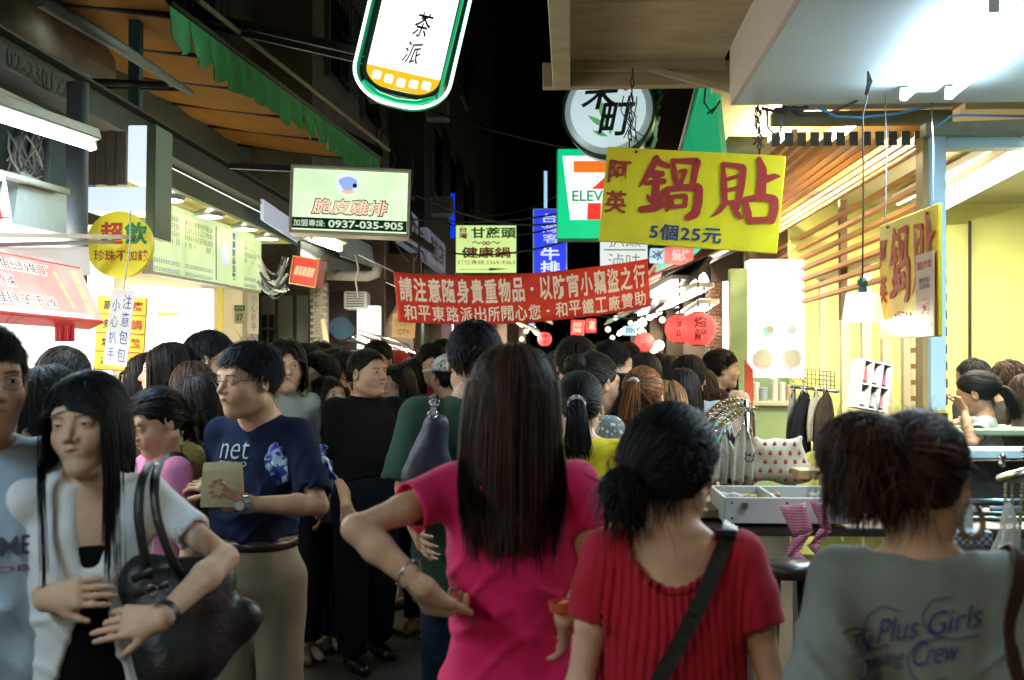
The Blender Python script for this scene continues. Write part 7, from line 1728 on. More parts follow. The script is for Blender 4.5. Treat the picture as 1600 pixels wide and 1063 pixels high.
# stool
st = P(1232, 885, 3.3); e = thing('bar_stool', 'round black bar stool in front of the display table', 'stool', (st.x, st.y, 0)); zs = st.z
b = MB(); b.lathe((0, 0, zs), [(0, -.03), (.075, -.03), (.086, -.018), (.088, .0), (.078, .014), (0, .018)], 32); b.build('seat', mat('black_vinyl', (.035, .030, .026), .35, noise=.15), e)
for a in (45, 135, 225, 315):
 ca, sa = math.cos(R(a)), math.sin(R(a)); b = MB(); b.tube([(ca * .062, sa * .062, zs - .03), (ca * .12, sa * .12, .0)], .013, 8); b.build('leg', mat('black_steel', (.02, .02, .022), .35, .6), e)
for z_ in (.25, .42, .60):
 q = .062 + .058 * (1 - z_ / zs); pts = [(math.cos(R(a)) * q, math.sin(R(a)) * q, z_) for a in (45, 135, 225, 315, 45)]; b = MB(); b.tube(pts, .008, 6); b.build('foot_ring', m_chrome if z_ > .5 else mat('black_steel', (.02, .02, .022), .35, .6), e)
# pink striped ribbons
m_pk = mat('pink_gingham', (.66, .24, .34), .75, bump=.3, bscale=120)
nt = m_pk.node_tree; wv = nt.nodes.new('ShaderNodeTexWave'); wv.inputs['Scale'].default_value = 34; wv.bands_direction = 'Z'; rp = nt.nodes.new('ShaderNodeValToRGB'); rp.color_ramp.elements[0].color = (.70, .34, .42, 1); rp.color_ramp.elements[1].color = (.52, .10, .20, 1); tcn = nt.nodes.new('ShaderNodeTexCoord')
nt.links.new(tcn.outputs['Object'], wv.inputs['Vector']); nt.links.new(wv.outputs[0], rp.inputs[0]); nt.links.new(rp.outputs[0], nt.nodes['Principled BSDF'].inputs['Base Color'])
for i, (lab, pts) in enumerate((('pink striped cloth ribbon clipped on the left of the tray front', [(1218, 792), (1258, 786), (1270, 830), (1248, 862), (1290, 905), (1258, 908), (1222, 880), (1240, 840)]), ('pink striped cloth ribbon folded on the right of the tray front', [(1266, 782), (1285, 786), (1300, 830), (1278, 850), (1306, 905), (1286, 880), (1262, 852), (1282, 826)]))):
 e = thing('pink_ribbon', lab, 'ribbon', P(1250, 840, 3.55)); 
 for j in range(4):
  q = [pts[j], pts[(j + 1)], pts[7 - j - 1] if 7 - j - 1 > j + 1 else pts[7], pts[7 - j] if 7 - j > j else pts[6]]
 quads = [(0, 1, 2, 7), (7, 2, 3, 6), (6, 3, 4, 5)]
 for j, qd in enumerate(quads):
  b = MB(1); cs = [P(pts[k][0], pts[k][1], 3.55 - .012 * ((k + j) % 3)) for k in qd]; n = 5; vs = []; fs = []
  for a in range(n + 1):
   for c_ in range(n + 1):
    u, v_ = a / n, c_ / n; p_ = cs[0].lerp(cs[1], u).lerp(cs[3].lerp(cs[2], u), v_); vs.append(p_ + Vector((0, .008 * math.sin(u * 7 + v_ * 5 + i), 0)))
  for a in range(n):
   for c_ in range(n): fs.append((a * (n + 1) + c_, (a + 1) * (n + 1) + c_, (a + 1) * (n + 1) + c_ + 1, a * (n + 1) + c_ + 1))
  b._add(vs, fs, True); o = b.build('fold', m_pk, e); o.modifiers.new('thickness', 'SOLIDIFY').thickness = .003
# chrome rail lower left of tray, right chrome rail
e = thing('clothes_rail', 'curved chrome hanger racks with garments hanging, beside the red blouse woman', 'rack', P(1140, 650, 4.6)); 
for k, (x0, y0, x1, y1, D0) in enumerate(((1095, 668, 1148, 625, 4.7), (1104, 676, 1160, 632, 4.55), (1116, 684, 1172, 640, 4.4))):
 pts = [P(x0 + (x1 - x0) * t, y0 + (y1 - y0) * (1 - (1 - t) ** 2) ** .8, D0) for t in [j / 10 for j in range(11)]]
 b = MB(1); b.tube(pts, .011, 8); b.build('rail', m_chrome if k != 0 else mat('red_rail', (.5, .12, .08), .35, .3), e)
 for j in range(2, 11):
  p_ = pts[j]; b = MB(1); b.tube([p_ + Vector((-.03, -.01, -.012)), p_ + Vector((0, -.01, .013)), p_ + Vector((.028, -.01, .0))], .0032, 5); b.lathe(p_ + Vector((.03, -.01, .003)), [(0, -.006), (.006, 0), (0, .006)], 8); b.build('hook', mat('brass_wire', (.60, .50, .28), .25, .9), e)
b = MB(1); b.tube([P(1165, 625, 4.5), P(1172, 760, 4.5), Vector((P(1172, 760, 4.5).x, P(1172, 760, 4.5).y, 0))], .012, 8); b.build('upright', m_chrome, e)
def garment(label, name, x0, y0, x1, y1, D_, m_, amp=.012, skew=0, neckline=True, w0=.45, seed=1):
 a = P(x0, y0, D_); bq = P(x1, y1, D_); w_ = (P(x1, y0, D_) - a).length; h_ = a.z - bq.z; c = (a + P(x1, y0, D_)) / 2
 e = thing(name, label, 'clothes', c, YAW + R(15)); n, k_ = 16, 10; vs = []; fs = []; rg_ = random.Random(seed)
 for i in range(n + 1):
  for j in range(k_ + 1):
   u, v_ = i / n, j / k_; ww = w_ * (w0 + (1 - w0) * min(1, v_ * 3) ** .6) ; x = (u - .5) * ww + skew * v_ * w_
   sh_ = -.035 * abs(2 * u - 1) ** 1.5 * (1 - v_); vs.append((x, amp * math.sin(u * 15 + v_ * 2 + seed) * (0.3 + v_) , sh_ - h_ * v_ + .01 * math.sin(u * 8 + seed) * v_))
 for i in range(n):
  for j in range(k_): fs.append((i * (k_ + 1) + j, i * (k_ + 1) + j + 1, (i + 1) * (k_ + 1) + j + 1, (i + 1) * (k_ + 1) + j))
 b = MB(); b._add(vs, fs, True); o = b.build('cloth', m_, e); o.modifiers.new('thickness', 'SOLIDIFY').thickness = .012
 b = MB(); b.tube([(0, 0, .05), (.012, 0, .065), (.0, 0, .075), (-.012, 0, .06)], .0025, 5); b.tube([(-w_ * w0 * .5, 0, -.03), (0, 0, .02), (w_ * w0 * .5, 0, -.03)], .004, 6); b.build('hanger', m_chrome, e); return e, w_, h_
e, w_, h_ = garment('white sleeveless top hanging first on the chrome rack', 'hanging_shirt', 1115, 680, 1148, 752, 4.35, cloth('hang_white', (.55, .54, .48)), seed=1)
garment('dark navy garment hanging between the two white tops', 'hanging_shirt', 1134, 676, 1152, 752, 4.45, cloth('hang_navy', (.03, .04, .06)), seed=2)
e, w_, h_ = garment('cream top with black letters hanging beside the strawberry bag', 'hanging_shirt', 1143, 668, 1180, 752, 4.3, cloth('hang_cream', (.50, .46, .36)), seed=3)
text('CE', w_ * .4, h_ * .2, (w_ * .12, -.028, -h_ * .55), m_black, e, rot=R(80))
garment('grey denim skirt hanging low behind the red blouse woman', 'denim_skirt', 1088, 672, 1122, 800, 4.6, cloth('hang_denim', (.10, .12, .15)), seed=4)
garment('beige patterned scarf hanging from the chrome upright', 'patterned_scarf', 1166, 640, 1184, 752, 4.55, cloth('hang_scarf', (.35, .25, .16), noise=.5), seed=5)
garment('olive striped top hanging at the left end of the chrome rack', 'hanging_shirt', 1096, 676, 1120, 760, 4.5, cloth('hang_olive', (.16, .17, .09), noise=.5), seed=21)
garment('dusty rose top squeezed between the garments on the chrome rack', 'hanging_shirt', 1126, 672, 1146, 770, 4.5, cloth('hang_rose', (.40, .18, .18)), seed=22)
garment('tan fringed vest hanging behind the cream top', 'hanging_vest', 1156, 664, 1182, 780, 4.5, cloth('hang_tan', (.36, .26, .14), noise=.4), seed=23)
e = thing('wire_rack', 'wire grid panel with straps of garments hanging below, under the pendant lamp', 'rack', P(1280, 590, 6.0))
for i in range(9): x = 1256 + 6 * i; b = MB(1); b.tube([P(x, 577 + i * .6, 6.0), P(x, 606 + i * .6, 6.0)], .0022, 4); b.build('wire', m_dark, e)
for i in range(5): b = MB(1); b.tube([P(1256, 577 + 7 * i, 6.0), P(1304, 582 + 7 * i, 6.0)], .0022, 4); b.build('wire', m_dark, e)
b = MB(1); b.tube([P(1236, 604, 6.0), P(1310, 612, 5.8)], .010, 6); b.build('rail', m_chrome, e)
b = MB(1); q_ = P(1240, 604, 6.0); b.tube([q_, Vector((q_.x, q_.y, 0))], .012, 6); b.build('upright', m_chrome, e)
for i, (lab, x0, x1, y1, c_) in enumerate((('white and black striped scarf on the wire rack, leftmost', 1232, 1246, 690, (.4, .38, .32)), ('cream blouse second from left on the wire rack', 1244, 1262, 700, (.5, .45, .33)), ('black lace dress in the middle of the wire rack', 1240, 1276, 706, (.02, .02, .022)), ('cream cardigan on the right of the wire rack', 1266, 1284, 690, (.50, .44, .32)), ('brown black patterned dress rightmost on the wire rack', 1276, 1306, 706, (.06, .045, .03)))):
 garment(lab, 'hanging_dress', x0, 612, x1, y1, 5.9 - .05 * i, cloth('rackcloth%d' % i, c_, noise=.5), seed=i + 9, skew=-.25)
e, w_, h_ = board('card_rack', 'white angled rack with compartments of cards below the second yellow sign', 'rack', 1338, 566, 1388, 640, 5.2, yaw=R(20), roll=R(10))
b = MB(); b.box((0, .06, 0), (w_, .01, h_)); b.build('back', m_white, e)
for x in (-.5, -.17, .17, .5): b = MB(); b.box((w_ * x, .02, 0), (.008, .09, h_)); b.build('divider', m_white, e)
for z in (-.5, -.0, .5): b = MB(); b.box((0, .02, h_ * z), (w_ + .01, .09, .008)); b.build('shelf', m_white, e)
for i in range(6): b = MB(); b.box((w_ * (-.33 + .33 * (i % 3)), .0 + .01, h_ * (.2 if i < 3 else -.3)), (w_ * .22, .02, h_ * .28), rx=R(-12)); b.build('card', mat('card%d' % i, ((.5, .08, .08), (.5, .4, .35), (.4, .1, .15), (.45, .45, .4), (.3, .3, .3), (.5, .2, .2))[i], .5), e)
# right edge chrome rail with beads
e = thing('bag_rail', 'chrome rail with beaded straps and plastic bags at the right edge', 'rail', P(1590, 750, 2.9))
b = MB(1); b.tube([P(1562, 752, 2.9), P(1690, 715, 2.75)], .017, 12); b.build('rail', m_chrome, e)
for px in (1566, 1602): b = MB(1); c = P(px, 744 - (px - 1562) * .3, 2.9); b.lathe(c, [(0, .02), (.009, .024), (.009, .034), (.005, .038), (.012, .046), (.006, .056), (0, .058)], 10); b.build('finial', m_chrome, e)
for (x0, x1) in ((1572, 1568), (1580, 1586), (1598, 1592)):
 pa, pb = P(x0, 744, 2.88), P(x1, 850, 2.86)
 for k in range(18): b = MB(1); c = pa.lerp(pb, k / 17); b.lathe(c, [(0, -.0055), (.0045, -.003), (.0045, .003), (0, .0055)], 6); b.build('bead', mat('bead%d' % (k % 3), ((.5, .35, .25), (.3, .32, .1), (.55, .5, .42))[k % 3], .25), e)
e = thing('clear_bag', 'clear plastic bag hanging from the chrome rail at the right edge', 'bag', P(1578, 830, 2.85)); F = Field(); F.cone((0, 0, .06), (-.01, 0, -.06), .012, .04, .02); F.disp = wob(4, .005, 60, 60, 40); v, f = F.mesh(.006); link_mesh('bag', v, f, mat('clear_plastic', (.7, .7, .62), .15, alpha=.45), e)
e = thing('gingham_box', 'blue and white checked box with white card behind the earring', 'box', P(1510, 835, 2.7)); b = MB(1); b.box(P(1512, 838, 2.7), (.09, .09, .035), bev=.003); mgx = mat('blue_check', (.3, .4, .5), .6); b.build('box', mgx, e)
nt = mgx.node_tree; ck = nt.nodes.new('ShaderNodeTexChecker'); ck.inputs['Scale'].default_value = 110; ck.inputs[1].default_value = (.05, .12, .22, 1); ck.inputs[2].default_value = (.55, .6, .6, 1); tcn = nt.nodes.new('ShaderNodeTexCoord'); nt.links.new(tcn.outputs['Object'], ck.inputs[0]); nt.links.new(ck.outputs[0], nt.nodes['Principled BSDF'].inputs['Base Color'])
b = MB(1); b.box(P(1500, 808, 2.75), (.055, .03, .075), bev=.002); b.build('card', m_white, e)
e = thing('black_rail', 'dark horizontal metal rails under the restaurant window', 'rail', P(1540, 790, 3.4)); 
for py in (785, 803, 812): b = MB(1); b.tube([P(1480, py, 3.4), P(1700, py, 3.4)], .012 if py == 785 else .007, 6); b.build('bar', mat('teal_steel2', (.10, .16, .15), .3, .7), e)
for px in (1485, 1690): b = MB(1); q_ = P(px, 785, 3.4); b.tube([q_, Vector((q_.x, q_.y, 0))], .012, 6); b.build('post', m_dark, e)
# ================================================================ THE CROWD
def gat(px, D): p = P(px, 574, D); return (p.x, p.y)
def hgt(yt, D, hs=1.10): return 1.6 + (574 - yt) / FPX * D - .014 - .165 * (hs - 1) - .010
V3 = lambda *a: np.array(a, float)
m_leather = mat('black_leather', (.014, .014, .013), .46, noise=.2, nscale=20, bump=.25, bscale=60, spec=.5)
m_brownl = mat('brown_leather', (.07, .028, .014), .35, noise=.3, nscale=12, bump=.15)
m_steel = mat('watch_steel', (.5, .5, .5), .2, .9)
# ---- 1 man at the left edge
c = person('man in light blue tee and glasses cut off by the left edge', gat(-32, 2.45), R(196), hgt(494, 2.45), 'm', 3, 'b', hair=dict(style='short', len=.035, vol=.010, seed=3), hs=1.12,
           top=dict(name='t_shirt', mat=cloth('lightblue', (.46, .62, .74)), loose=.8, hem=.72, sleeve=.75, fit=.016, fold=.011), glasses=True, wide=.008, bottom=dict(col=(.02, .025, .05)))
wrap_text(c, 'GAME', .15, .042, .0, 1.235, mat('grey_print', (.07, .08, .11), .7), 1, name='print'); wrap_text(c, 'CLOB', .14, .014, .0, 1.185, mat('rose_print', (.35, .08, .14), .7), 1)
# ---- 2 woman in the cardigan
m_card = cloth('cardigan', (.74, .75, .74), noise=.08)
c = person('woman with long black hair in a white cardigan over a black dress', gat(140, 2.5), R(186), hgt(565, 2.5, 1.04), 'f', 3, 'c', hair=dict(style='long', len=.30, seed=8, bangs=.062, bx=.6, vol=.010, part=.02, dens=1.1, gaze=-.002, open=.6, streak=.03), hs=1.04, head=(R(-34), R(-1), R(5)),
           top=dict(name='cardigan', mat=m_card, neck='v', sloose=.0, sleeve=.60, hem=.80, loose=.18, fit=.011, fold=.008, cuts=[(V3(.0, .12, 1.42), V3(0, .13, 1.27), .078, .038), (V3(0, .12, 1.175), V3(-.0, .13, .78), .028, .150)]),
           bottom=dict(name='black_dress', kind='skirt', mat=cloth('blackdress', (.006, .006, .007)), waist=1.30, end=.45, fit=.006), shoes=(.02, .02, .02),
           Rr=dict(e=P(62, 905, 2.55), w=P(70, 935, 2.34), hd=_Rt * 1 + _Up * .15, hn=-_F + _Up * .4, curl=.30, fine=1, side=1, umax=.30, thumb=.5, hs=.92, slim=.9),
           L=dict(e=P(352, 872, 2.46), w=P(252, 966, 2.22), hd=-_Rt + _Up * -.12, hn=-_F + _Up * .5, curl=.32, fine=1, side=-1, umax=.31, thumb=.8, point={0: .08, 1: .15}, hs=.92, slim=.9))
WC = c
b = MB(1); w_ = P(258, 960, 2.215); u_ = (P(352, 872, 2.46) - P(252, 966, 2.22)).normalized()
o = thing('wristwatch', 'black wristband on the wrist of the woman in the white cardigan', 'watch', w_); b.tube([Vector(w_) + u_ * -.006, Vector(w_) + u_ * .012], .0275, 14, caps=False); b.build('band', m_leather, o)
# her bag
bagc = P(300, 985, 2.42); o = thing('shoulder_bag', 'big black leather shoulder bag of the woman in the white cardigan', 'bag', bagc); 
F = Field(); Lc = lambda px, py, D: np.array(P(px, py, D) - bagc)
F.cone(Lc(225, 905, 2.46), Lc(330, 900, 2.5), .045, .05, .05); F.cone(Lc(250, 1010, 2.42), Lc(370, 985, 2.5), .05, .03, .06); F.cone(Lc(225, 905, 2.46), Lc(265, 1045, 2.4), .045, .05, .06); F.cone(Lc(265, 1060, 2.4), Lc(385, 965, 2.5), .045, .035, .06); F.cone(Lc(300, 950, 2.45), Lc(300, 1010, 2.45), .065, .065, .06)
F.disp = wob(17, .006, 14, 14, 20); v, f = F.mesh(.008); link_mesh('bag_body', v, f, m_leather, o)
for (x0, y0, x1, y1) in ((208, 905, 262, 885), (210, 930, 262, 912)):
 b = MB(1); b.tube([P(x0, y0, 2.33), P((x0 + x1) / 2, (y0 + y1) / 2 - 3, 2.32), P(x1, y1, 2.34)], .009, 8); b.build('belt_trim', m_leather, o)
b = MB(1); bx_ = P(236, 922, 2.315); b.tube([bx_ + Vector((.014 * math.cos(a), 0, .011 * math.sin(a))) for a in np.linspace(0, 6.283, 13)], .002, 5); b.build('buckle', mat('dull_brass', (.25, .22, .14), .35, .8), o)
for k, (pts) in enumerate(([(236, 722, 2.50), (222, 745, 2.36), (214, 800, 2.33), (226, 870, 2.33), (232, 905, 2.36)], [(250, 722, 2.52), (240, 748, 2.38), (244, 810, 2.34), (268, 875, 2.34), (292, 915, 2.40)])):
 q = [np.array(P(*p)) for p in pts]; t = np.linspace(0, len(q) - 1, 20); qq = np.stack([np.interp(t, range(len(q)), [p[i] for p in q]) for i in range(3)], 1)
 for _ in range(4): qq[1:-1] = (qq[:-2] + 2 * qq[1:-1] + qq[2:]) / 4
 b = MB(1); sd = np.array(_Rt) * .011; fw = np.array(_F) * .004
 vs = [];
 for p in qq: vs += [p - sd, p - sd * .8 - fw, p + sd * .8 - fw, p + sd, p + sd * .8 + fw, p - sd * .8 + fw]
 fs = [(i * 6 + j, i * 6 + (j + 1) % 6, (i + 1) * 6 + (j + 1) % 6, (i + 1) * 6 + j) for i in range(19) for j in range(6)]
 b._add(vs, fs, True); b.build('strap', m_leather, o)
# ---- 3 navy tee man
c = person('middle aged man in navy tee and glasses holding a paper bag', gat(404, 3.9), R(150), hgt(528, 3.9, 1.13), 'm', 3, 'b', hair=dict(style='short', len=.042, vol=.010, seed=5, front=.066, up=.2, sweep=(.2, 0, .15), mouth=.003, open=.65), hs=1.13, neck_fwd=.05, head=(R(-26), R(-3), 0),
           age=1, chub=.003, glasses=True, belly=.024, wide=-.022,
           top=dict(name='t_shirt', mat=cloth('navy', (.012, .018, .045)), neck='v', sleeve=.85, hem=1.030, loose=.25, fit=.012, sloose=.012, fold=.012),
           bottom=dict(name='khaki_trousers', mat=cloth('khaki', (.27, .205, .12), noise=.14), waist=1.05, fit=.014, res=.011),
           L=dict(e=P(497, 790, 3.72), w=P(378, 788, 3.50), hd=-_Rt + _Up * .12, hn=-_F - _Up * .6, curl=.5, fine=1, side=1, umax=.31, thumb=.4),
           Rr=dict(e=P(350, 815, 4.05), w=P(352, 742, 3.62), hd=-_Rt * .8 + _Up * .35, hn=-_F * .5 + _Up, curl=.55, fine=1, side=-1, thumb=.7),
           shoes=(.02, .015, .01))
wrap_text(c, 'net', .12, .06, .035, 1.345, mat('grey_net', (.30, .32, .34), .7), 1, bold=-.012); wrap_text(c, 'TECHNO', .115, .018, .035, 1.298, mat('grey_net', (.30, .32, .34), .7), 1)
G = Field()
o = MB(); tabm = c
bl = MB(); ring = []
for k in range(41):
 a = 2 * math.pi * k / 40; d = np.array([math.cos(a), math.sin(a) * .8, 0]); lo_, hi_ = 0., .4; 
 for _ in range(12):
  md = (lo_ + hi_) / 2; ins = c['body'].eval((np.array([[0, .01, 1.012]]) + d * md))[0] < 0; lo_, hi_ = (md, hi_) if ins else (lo_, md)
 ring.append((np.array([0, .01, 1.012]) + d * (lo_ + .020)) * c['sc'])
vs = []; fs = []
for p in ring: vs += [p + [0, 0, -.017], p * [1.012, 1.012, 1] + [0, 0, 0], p + [0, 0, .017]]
for i in range(40): fs += [(i * 3, i * 3 + 3, i * 3 + 4, i * 3 + 1), (i * 3 + 1, i * 3 + 4, i * 3 + 5, i * 3 + 2)]
bl._add(vs, fs, True); ob = bl.build('belt', mat('belt_leather', (.03, .012, .006), .35), c['e']); ob.modifiers.new('thickness', 'SOLIDIFY').thickness = .004
w_ = P(373, 788, 3.49); o = thing('wristwatch', 'steel wristwatch on the man in the navy tee', 'watch', w_); u_ = (P(497, 790, 3.72) - P(378, 788, 3.50)).normalized()
b = MB(1); b.tube([Vector(w_) + u_ * .004, Vector(w_) + u_ * .022], .031, 16, caps=False); b.build('bracelet', m_steel, o); b = MB(1); b.tube([w_ + u_ * .013 - _F * .030, w_ + u_ * .013 - _F * .038], .014, 16); b.build('dial', mat('dial', (.6, .6, .58), .2), o)
pb = P(348, 757, 3.53); o = thing('paper_bag', 'small brown paper food bag held by the man in the navy tee', 'bag', pb, YAW); w2, h2 = 60 * MPP(3.53), 68 * MPP(3.53)
b = MB(); 
rows = [(-h2 / 2, .035), (-h2 * .2, .03), (h2 * .3, .014), (h2 / 2, .003)]; vs = []
for (z, t) in rows: vs += [(-w2 / 2, -t, z), (-w2 * .1, -t * 1.1, z + .003), (w2 / 2, -t * .9, z), (w2 / 2, t, z), (0, t * 1.1, z), (-w2 / 2, t, z)]
fs = [(i * 6 + j, i * 6 + (j + 1) % 6, (i + 1) * 6 + (j + 1) % 6, (i + 1) * 6 + j) for i in range(3) for j in range(6)] + [(5, 4, 3, 2, 1, 0)]
b._add(vs, fs); b.build('bag', mat('kraft', (.48, .38, .20), .75, noise=.12, bump=.3, bscale=25), o)
for k in range(9): a = k * .7; b = MB(); b.prism([(.022 * math.cos(a) - .005 + .012 * math.cos(a + q), .026 * math.sin(a) - .012 + .008 * math.sin(a + q * 1.1)) for q in (0, 1.2, 2.6, 4.2, 5.2)][::-1], -.0345, -.0335); b.build('printed_shape', mat('orange_print', (.5, .20, .09), .7), o)
for (lab, px, py, D, s1) in (('blue and white patterned scarf bag tucked under the navy man\'s arm, front', 430, 724, 3.5, 5), ('blue and white patterned scarf bag behind the navy man\'s elbow', 500, 724, 4.1, 6)):
 o = thing('cloth_bag', lab, 'bag', P(px, py, D)); F = Field(); F.cone((0, 0, .045), (.015, 0, -.02), .022, .030, .02); F.cone((.0, 0, -.0), (.03, 0, -.055), .026, .015, .02); F.disp = wob(s1, .014, 80, 60, 60); v, f = F.mesh(.0055)
 mm = mat('blue_white_print', (.3, .5, .6), .55)
 if 'pr' not in mm:
  nt = mm.node_tree; vo = nt.nodes.new('ShaderNodeTexNoise'); vo.inputs['Scale'].default_value = 26; vo.inputs['Detail'].default_value = 2; rp = nt.nodes.new('ShaderNodeValToRGB'); rp.color_ramp.interpolation = 'CONSTANT'; rp.color_ramp.elements[0].color = (.005, .02, .22, 1); rp.color_ramp.elements[1].position = .5; rp.color_ramp.elements[1].color = (.35, .58, .66, 1); q_ = rp.color_ramp.elements.new(.62); q_.color = (.6, .68, .7, 1)
  tcn = nt.nodes.new('ShaderNodeTexCoord'); nt.links.new(tcn.outputs['Object'], vo.inputs['Vector']); nt.links.new(vo.outputs[0], rp.inputs[0]); nt.links.new(rp.outputs[0], nt.nodes['Principled BSDF'].inputs['Base Color']); mm['pr'] = 1
 link_mesh('bag', v, f, mm, o)
# ---- 4 man in black
c = person('man in black mock neck shirt and black trousers looking right', gat(572, 6.0), R(208), hgt(540, 6.0, 1.14), 'm', 2, 'b', hair=dict(style='short', len=.03, vol=.007, seed=12, front=.076, col='dark', sweep=(-.5, 0, 0), open=.6), hs=1.14, head=(R(18), R(3), 0), chub=.004, age=1, wide=.010, belly=.018,
           top=dict(name='black_shirt', mat=cloth('black1', (.004, .004, .0045)), neck='high', sleeve=.80, hem=1.03, loose=.4, sloose=.02, fold=.005), bottom=dict(name='trousers', mat=cloth('black2', (.006, .007, .010)), fit=.02, waist=1.06),
           Rr=dict(e=P(535, 750, 5.95), w=P(541, 790, 5.75), hd=-_Up + _Rt * .1, hn=-_F, curl=.5, side=-1, fine=1), L=dict(e=P(612, 720, 6.2), w=P(640, 790, 6.25)),
           legs=dict(ar=(.13, .10, .075), al=(-.12, -.08, .075)), legres=.012, shoes=(.008, .008, .008))
bk = P(600, 743, 5.83); o = thing('belt_buckle', 'oval steel belt buckle on the man in black', 'buckle', bk); b = MB(1); b.tube([bk + _Rt * (.014 * math.cos(a)) + Vector((0, 0, .016 * math.sin(a))) for a in np.linspace(0, 6.283, 15)], .0028, 6); b.build('ring', m_steel, o)
# ---- 5 woman in the pink tee
c = person('woman in deep pink tee with very long brown hair, hand on hip', gat(800, 2.45), R(4), hgt(528, 2.45), 'f', 3, 'a', hair=dict(style='long', col='brown', len=.27, seed=2, vol=.014, bw=.095, flare=1.38, skew=-.14, streak=.10, by=-.040, dens=1.5), hs=1.10, head=(R(4), R(-4), 0),
           top=dict(name='t_shirt', mat=cloth('pink', (.64, .012, .11), noise=.06, bump=.15), neck='crew', sleeve=.42, hem=.895, loose=.12, fit=.013, fold=.0105, res=.0062, flare=.02), bottom=dict(name='jeans', mat=cloth('navyjean', (.010, .014, .04), noise=.3), waist=.955, fit=.005),
           L=dict(e=P(556, 826, 2.28), w=P(660, 918, 2.24), hd=_Rt * .38 - _Up * .72 + _F * .55, hn=-_F * .8 - _Rt * .5, curl=.75, fine=1, side=-1, umax=.31, thumb=.3, slim=.9),
           Rr=dict(e=P(925, 905, 2.42), w=P(884, 962, 2.28), hd=-_Up * .6 + _F * .6, hn=_Rt, side=-1))
w_ = P(640, 896, 2.215); o = thing('bracelet', 'thin silver bracelet on the wrist of the woman in the pink tee', 'bracelet', w_); u_ = (P(556, 826, 2.28) - P(668, 922, 2.20)).normalized(); a1 = u_.orthogonal().normalized(); a2 = u_.cross(a1)
b = MB(1); b.tube([w_ + (a1 * math.cos(t) + a2 * math.sin(t)) * .031 + u_ * .006 * math.sin(t) for t in np.linspace(0, 6.283, 25)], .0022, 5); b.build('ring', m_steel, o)
for k in range(7): t = k * .9; b = MB(1); b.lathe(w_ + (a1 * math.cos(t) + a2 * math.sin(t)) * .033, [(0, -.004), (.004, 0), (0, .004)], 6); b.build('charm', m_steel, o)
w_ = P(880, 946, 2.26); o = thing('wristband', 'orange rubber watch between the two women in pink and red', 'watch', w_); b = MB(1); b.tube([w_ + Vector((.001, 0, -.009)), w_ + Vector((-.001, 0, .010))], .030, 16, caps=False); b.build('band', mat('orange_rubber', (.50, .08, .02), .5), o)
# ---- 6 woman in the red gathered blouse
c = person('woman in gathered red blouse with low black bun and bag strap', gat(1050, 2.17), R(0), hgt(625, 2.17), 'f', 3, 'a', hair=dict(style='bun', tie=(-.050, -.088, -.018), bun_r=.040, bun_off=(-.014, -.012, -.026), vol=.020, seed=21, messy=.22, lump=.011, tail=.3, tlen=.08, dens=1.3), hs=1.13, head=(R(-16), R(-5), 0), neck_fwd=0,
           top=dict(name='blouse', mat=cloth('redblouse', (.43, .008, .028), noise=.08, bump=.12), neck='wide', sleeve=.50, puff=1, hem=.80, loose=.9, fit=.016, fold=.004, pleat=.0036, res=.0065, fine=.0042, flare=.05), bottom=dict(col=(.02, .02, .03)),
           L=dict(e=P(905, 1075, 2.12), w=P(950, 1150, 1.95)), Rr=dict(e=P(1210, 1080, 2.1), w=P(1235, 1200, 1.95)))
# ruffle along the neckline
F = c['G']; sc_ = c['sc']; pts = []
for k in range(121):
 a = -2.75 + 5.5 * k / 120; x = .100 * math.sin(a); z = 1.480 - .093 * math.cos(a) if abs(a) < 1.6 else 1.480 + .0 
 if abs(a) > 1.45: continue
 zz = 1.457 - .118 * math.cos(a); yl, yh = 0., -.3
 for _ in range(13):
  ym = (yl + yh) / 2
  if F.eval(np.array([[x, ym, zz - .006]]))[0] < 0: yl = ym
  else: yh = ym
 pts.append(np.array([x, yl, zz]))
vs = []; fs = []
for i, p in enumerate(pts):
 wv_ = .0045 * math.sin(i * 1.9); vs += [(p + [0, -.002, -.010]) * sc_, (p + [0, -.006 + wv_, .001]) * sc_, (p + [0, -.003 + wv_ * 1.3, .010 + .002 * math.sin(i * 1.3)]) * sc_]
for i in range(len(pts) - 1): fs += [(i * 3, i * 3 + 3, i * 3 + 4, i * 3 + 1), (i * 3 + 1, i * 3 + 4, i * 3 + 5, i * 3 + 2)]
b = MB(); b._add([tuple(v) for v in vs], fs, True); o = b.build('ruffle', cloth('redblouse', (.4, .01, .03)), c['e']); o.modifiers.new('thickness', 'SOLIDIFY').thickness = .003
o = add_strap(c, [(.115, .01, 1.452), (.112, -.05, 1.448), (.06, -.14, 1.33), (-.02, -.16, 1.18), (-.10, -.14, 1.04), (-.17, -.08, .93)], .034, m_leather, th=.005, off=.008, n=40); o.data.materials.clear(); o.data.materials.append(m_leather)
tag(o, 'black bag strap crossing the back of the red blouse', 'strap')
q_ = np.array([.112, -.052, 1.456]); b = MB(); 
o2 = thing('strap_adjuster', 'shiny dark slider on the black strap over the red blouse shoulder', 'slider', c['e'].location); o2.rotation_euler = c['e'].rotation_euler
b.box(tuple(q_ * sc_ + np.array([0, -.016, .0])), (.044, .030, .012), rx=R(-35), bev=.003); b.build('slider', mat('dark_chrome', (.15, .16, .17), .15, .9), o2)
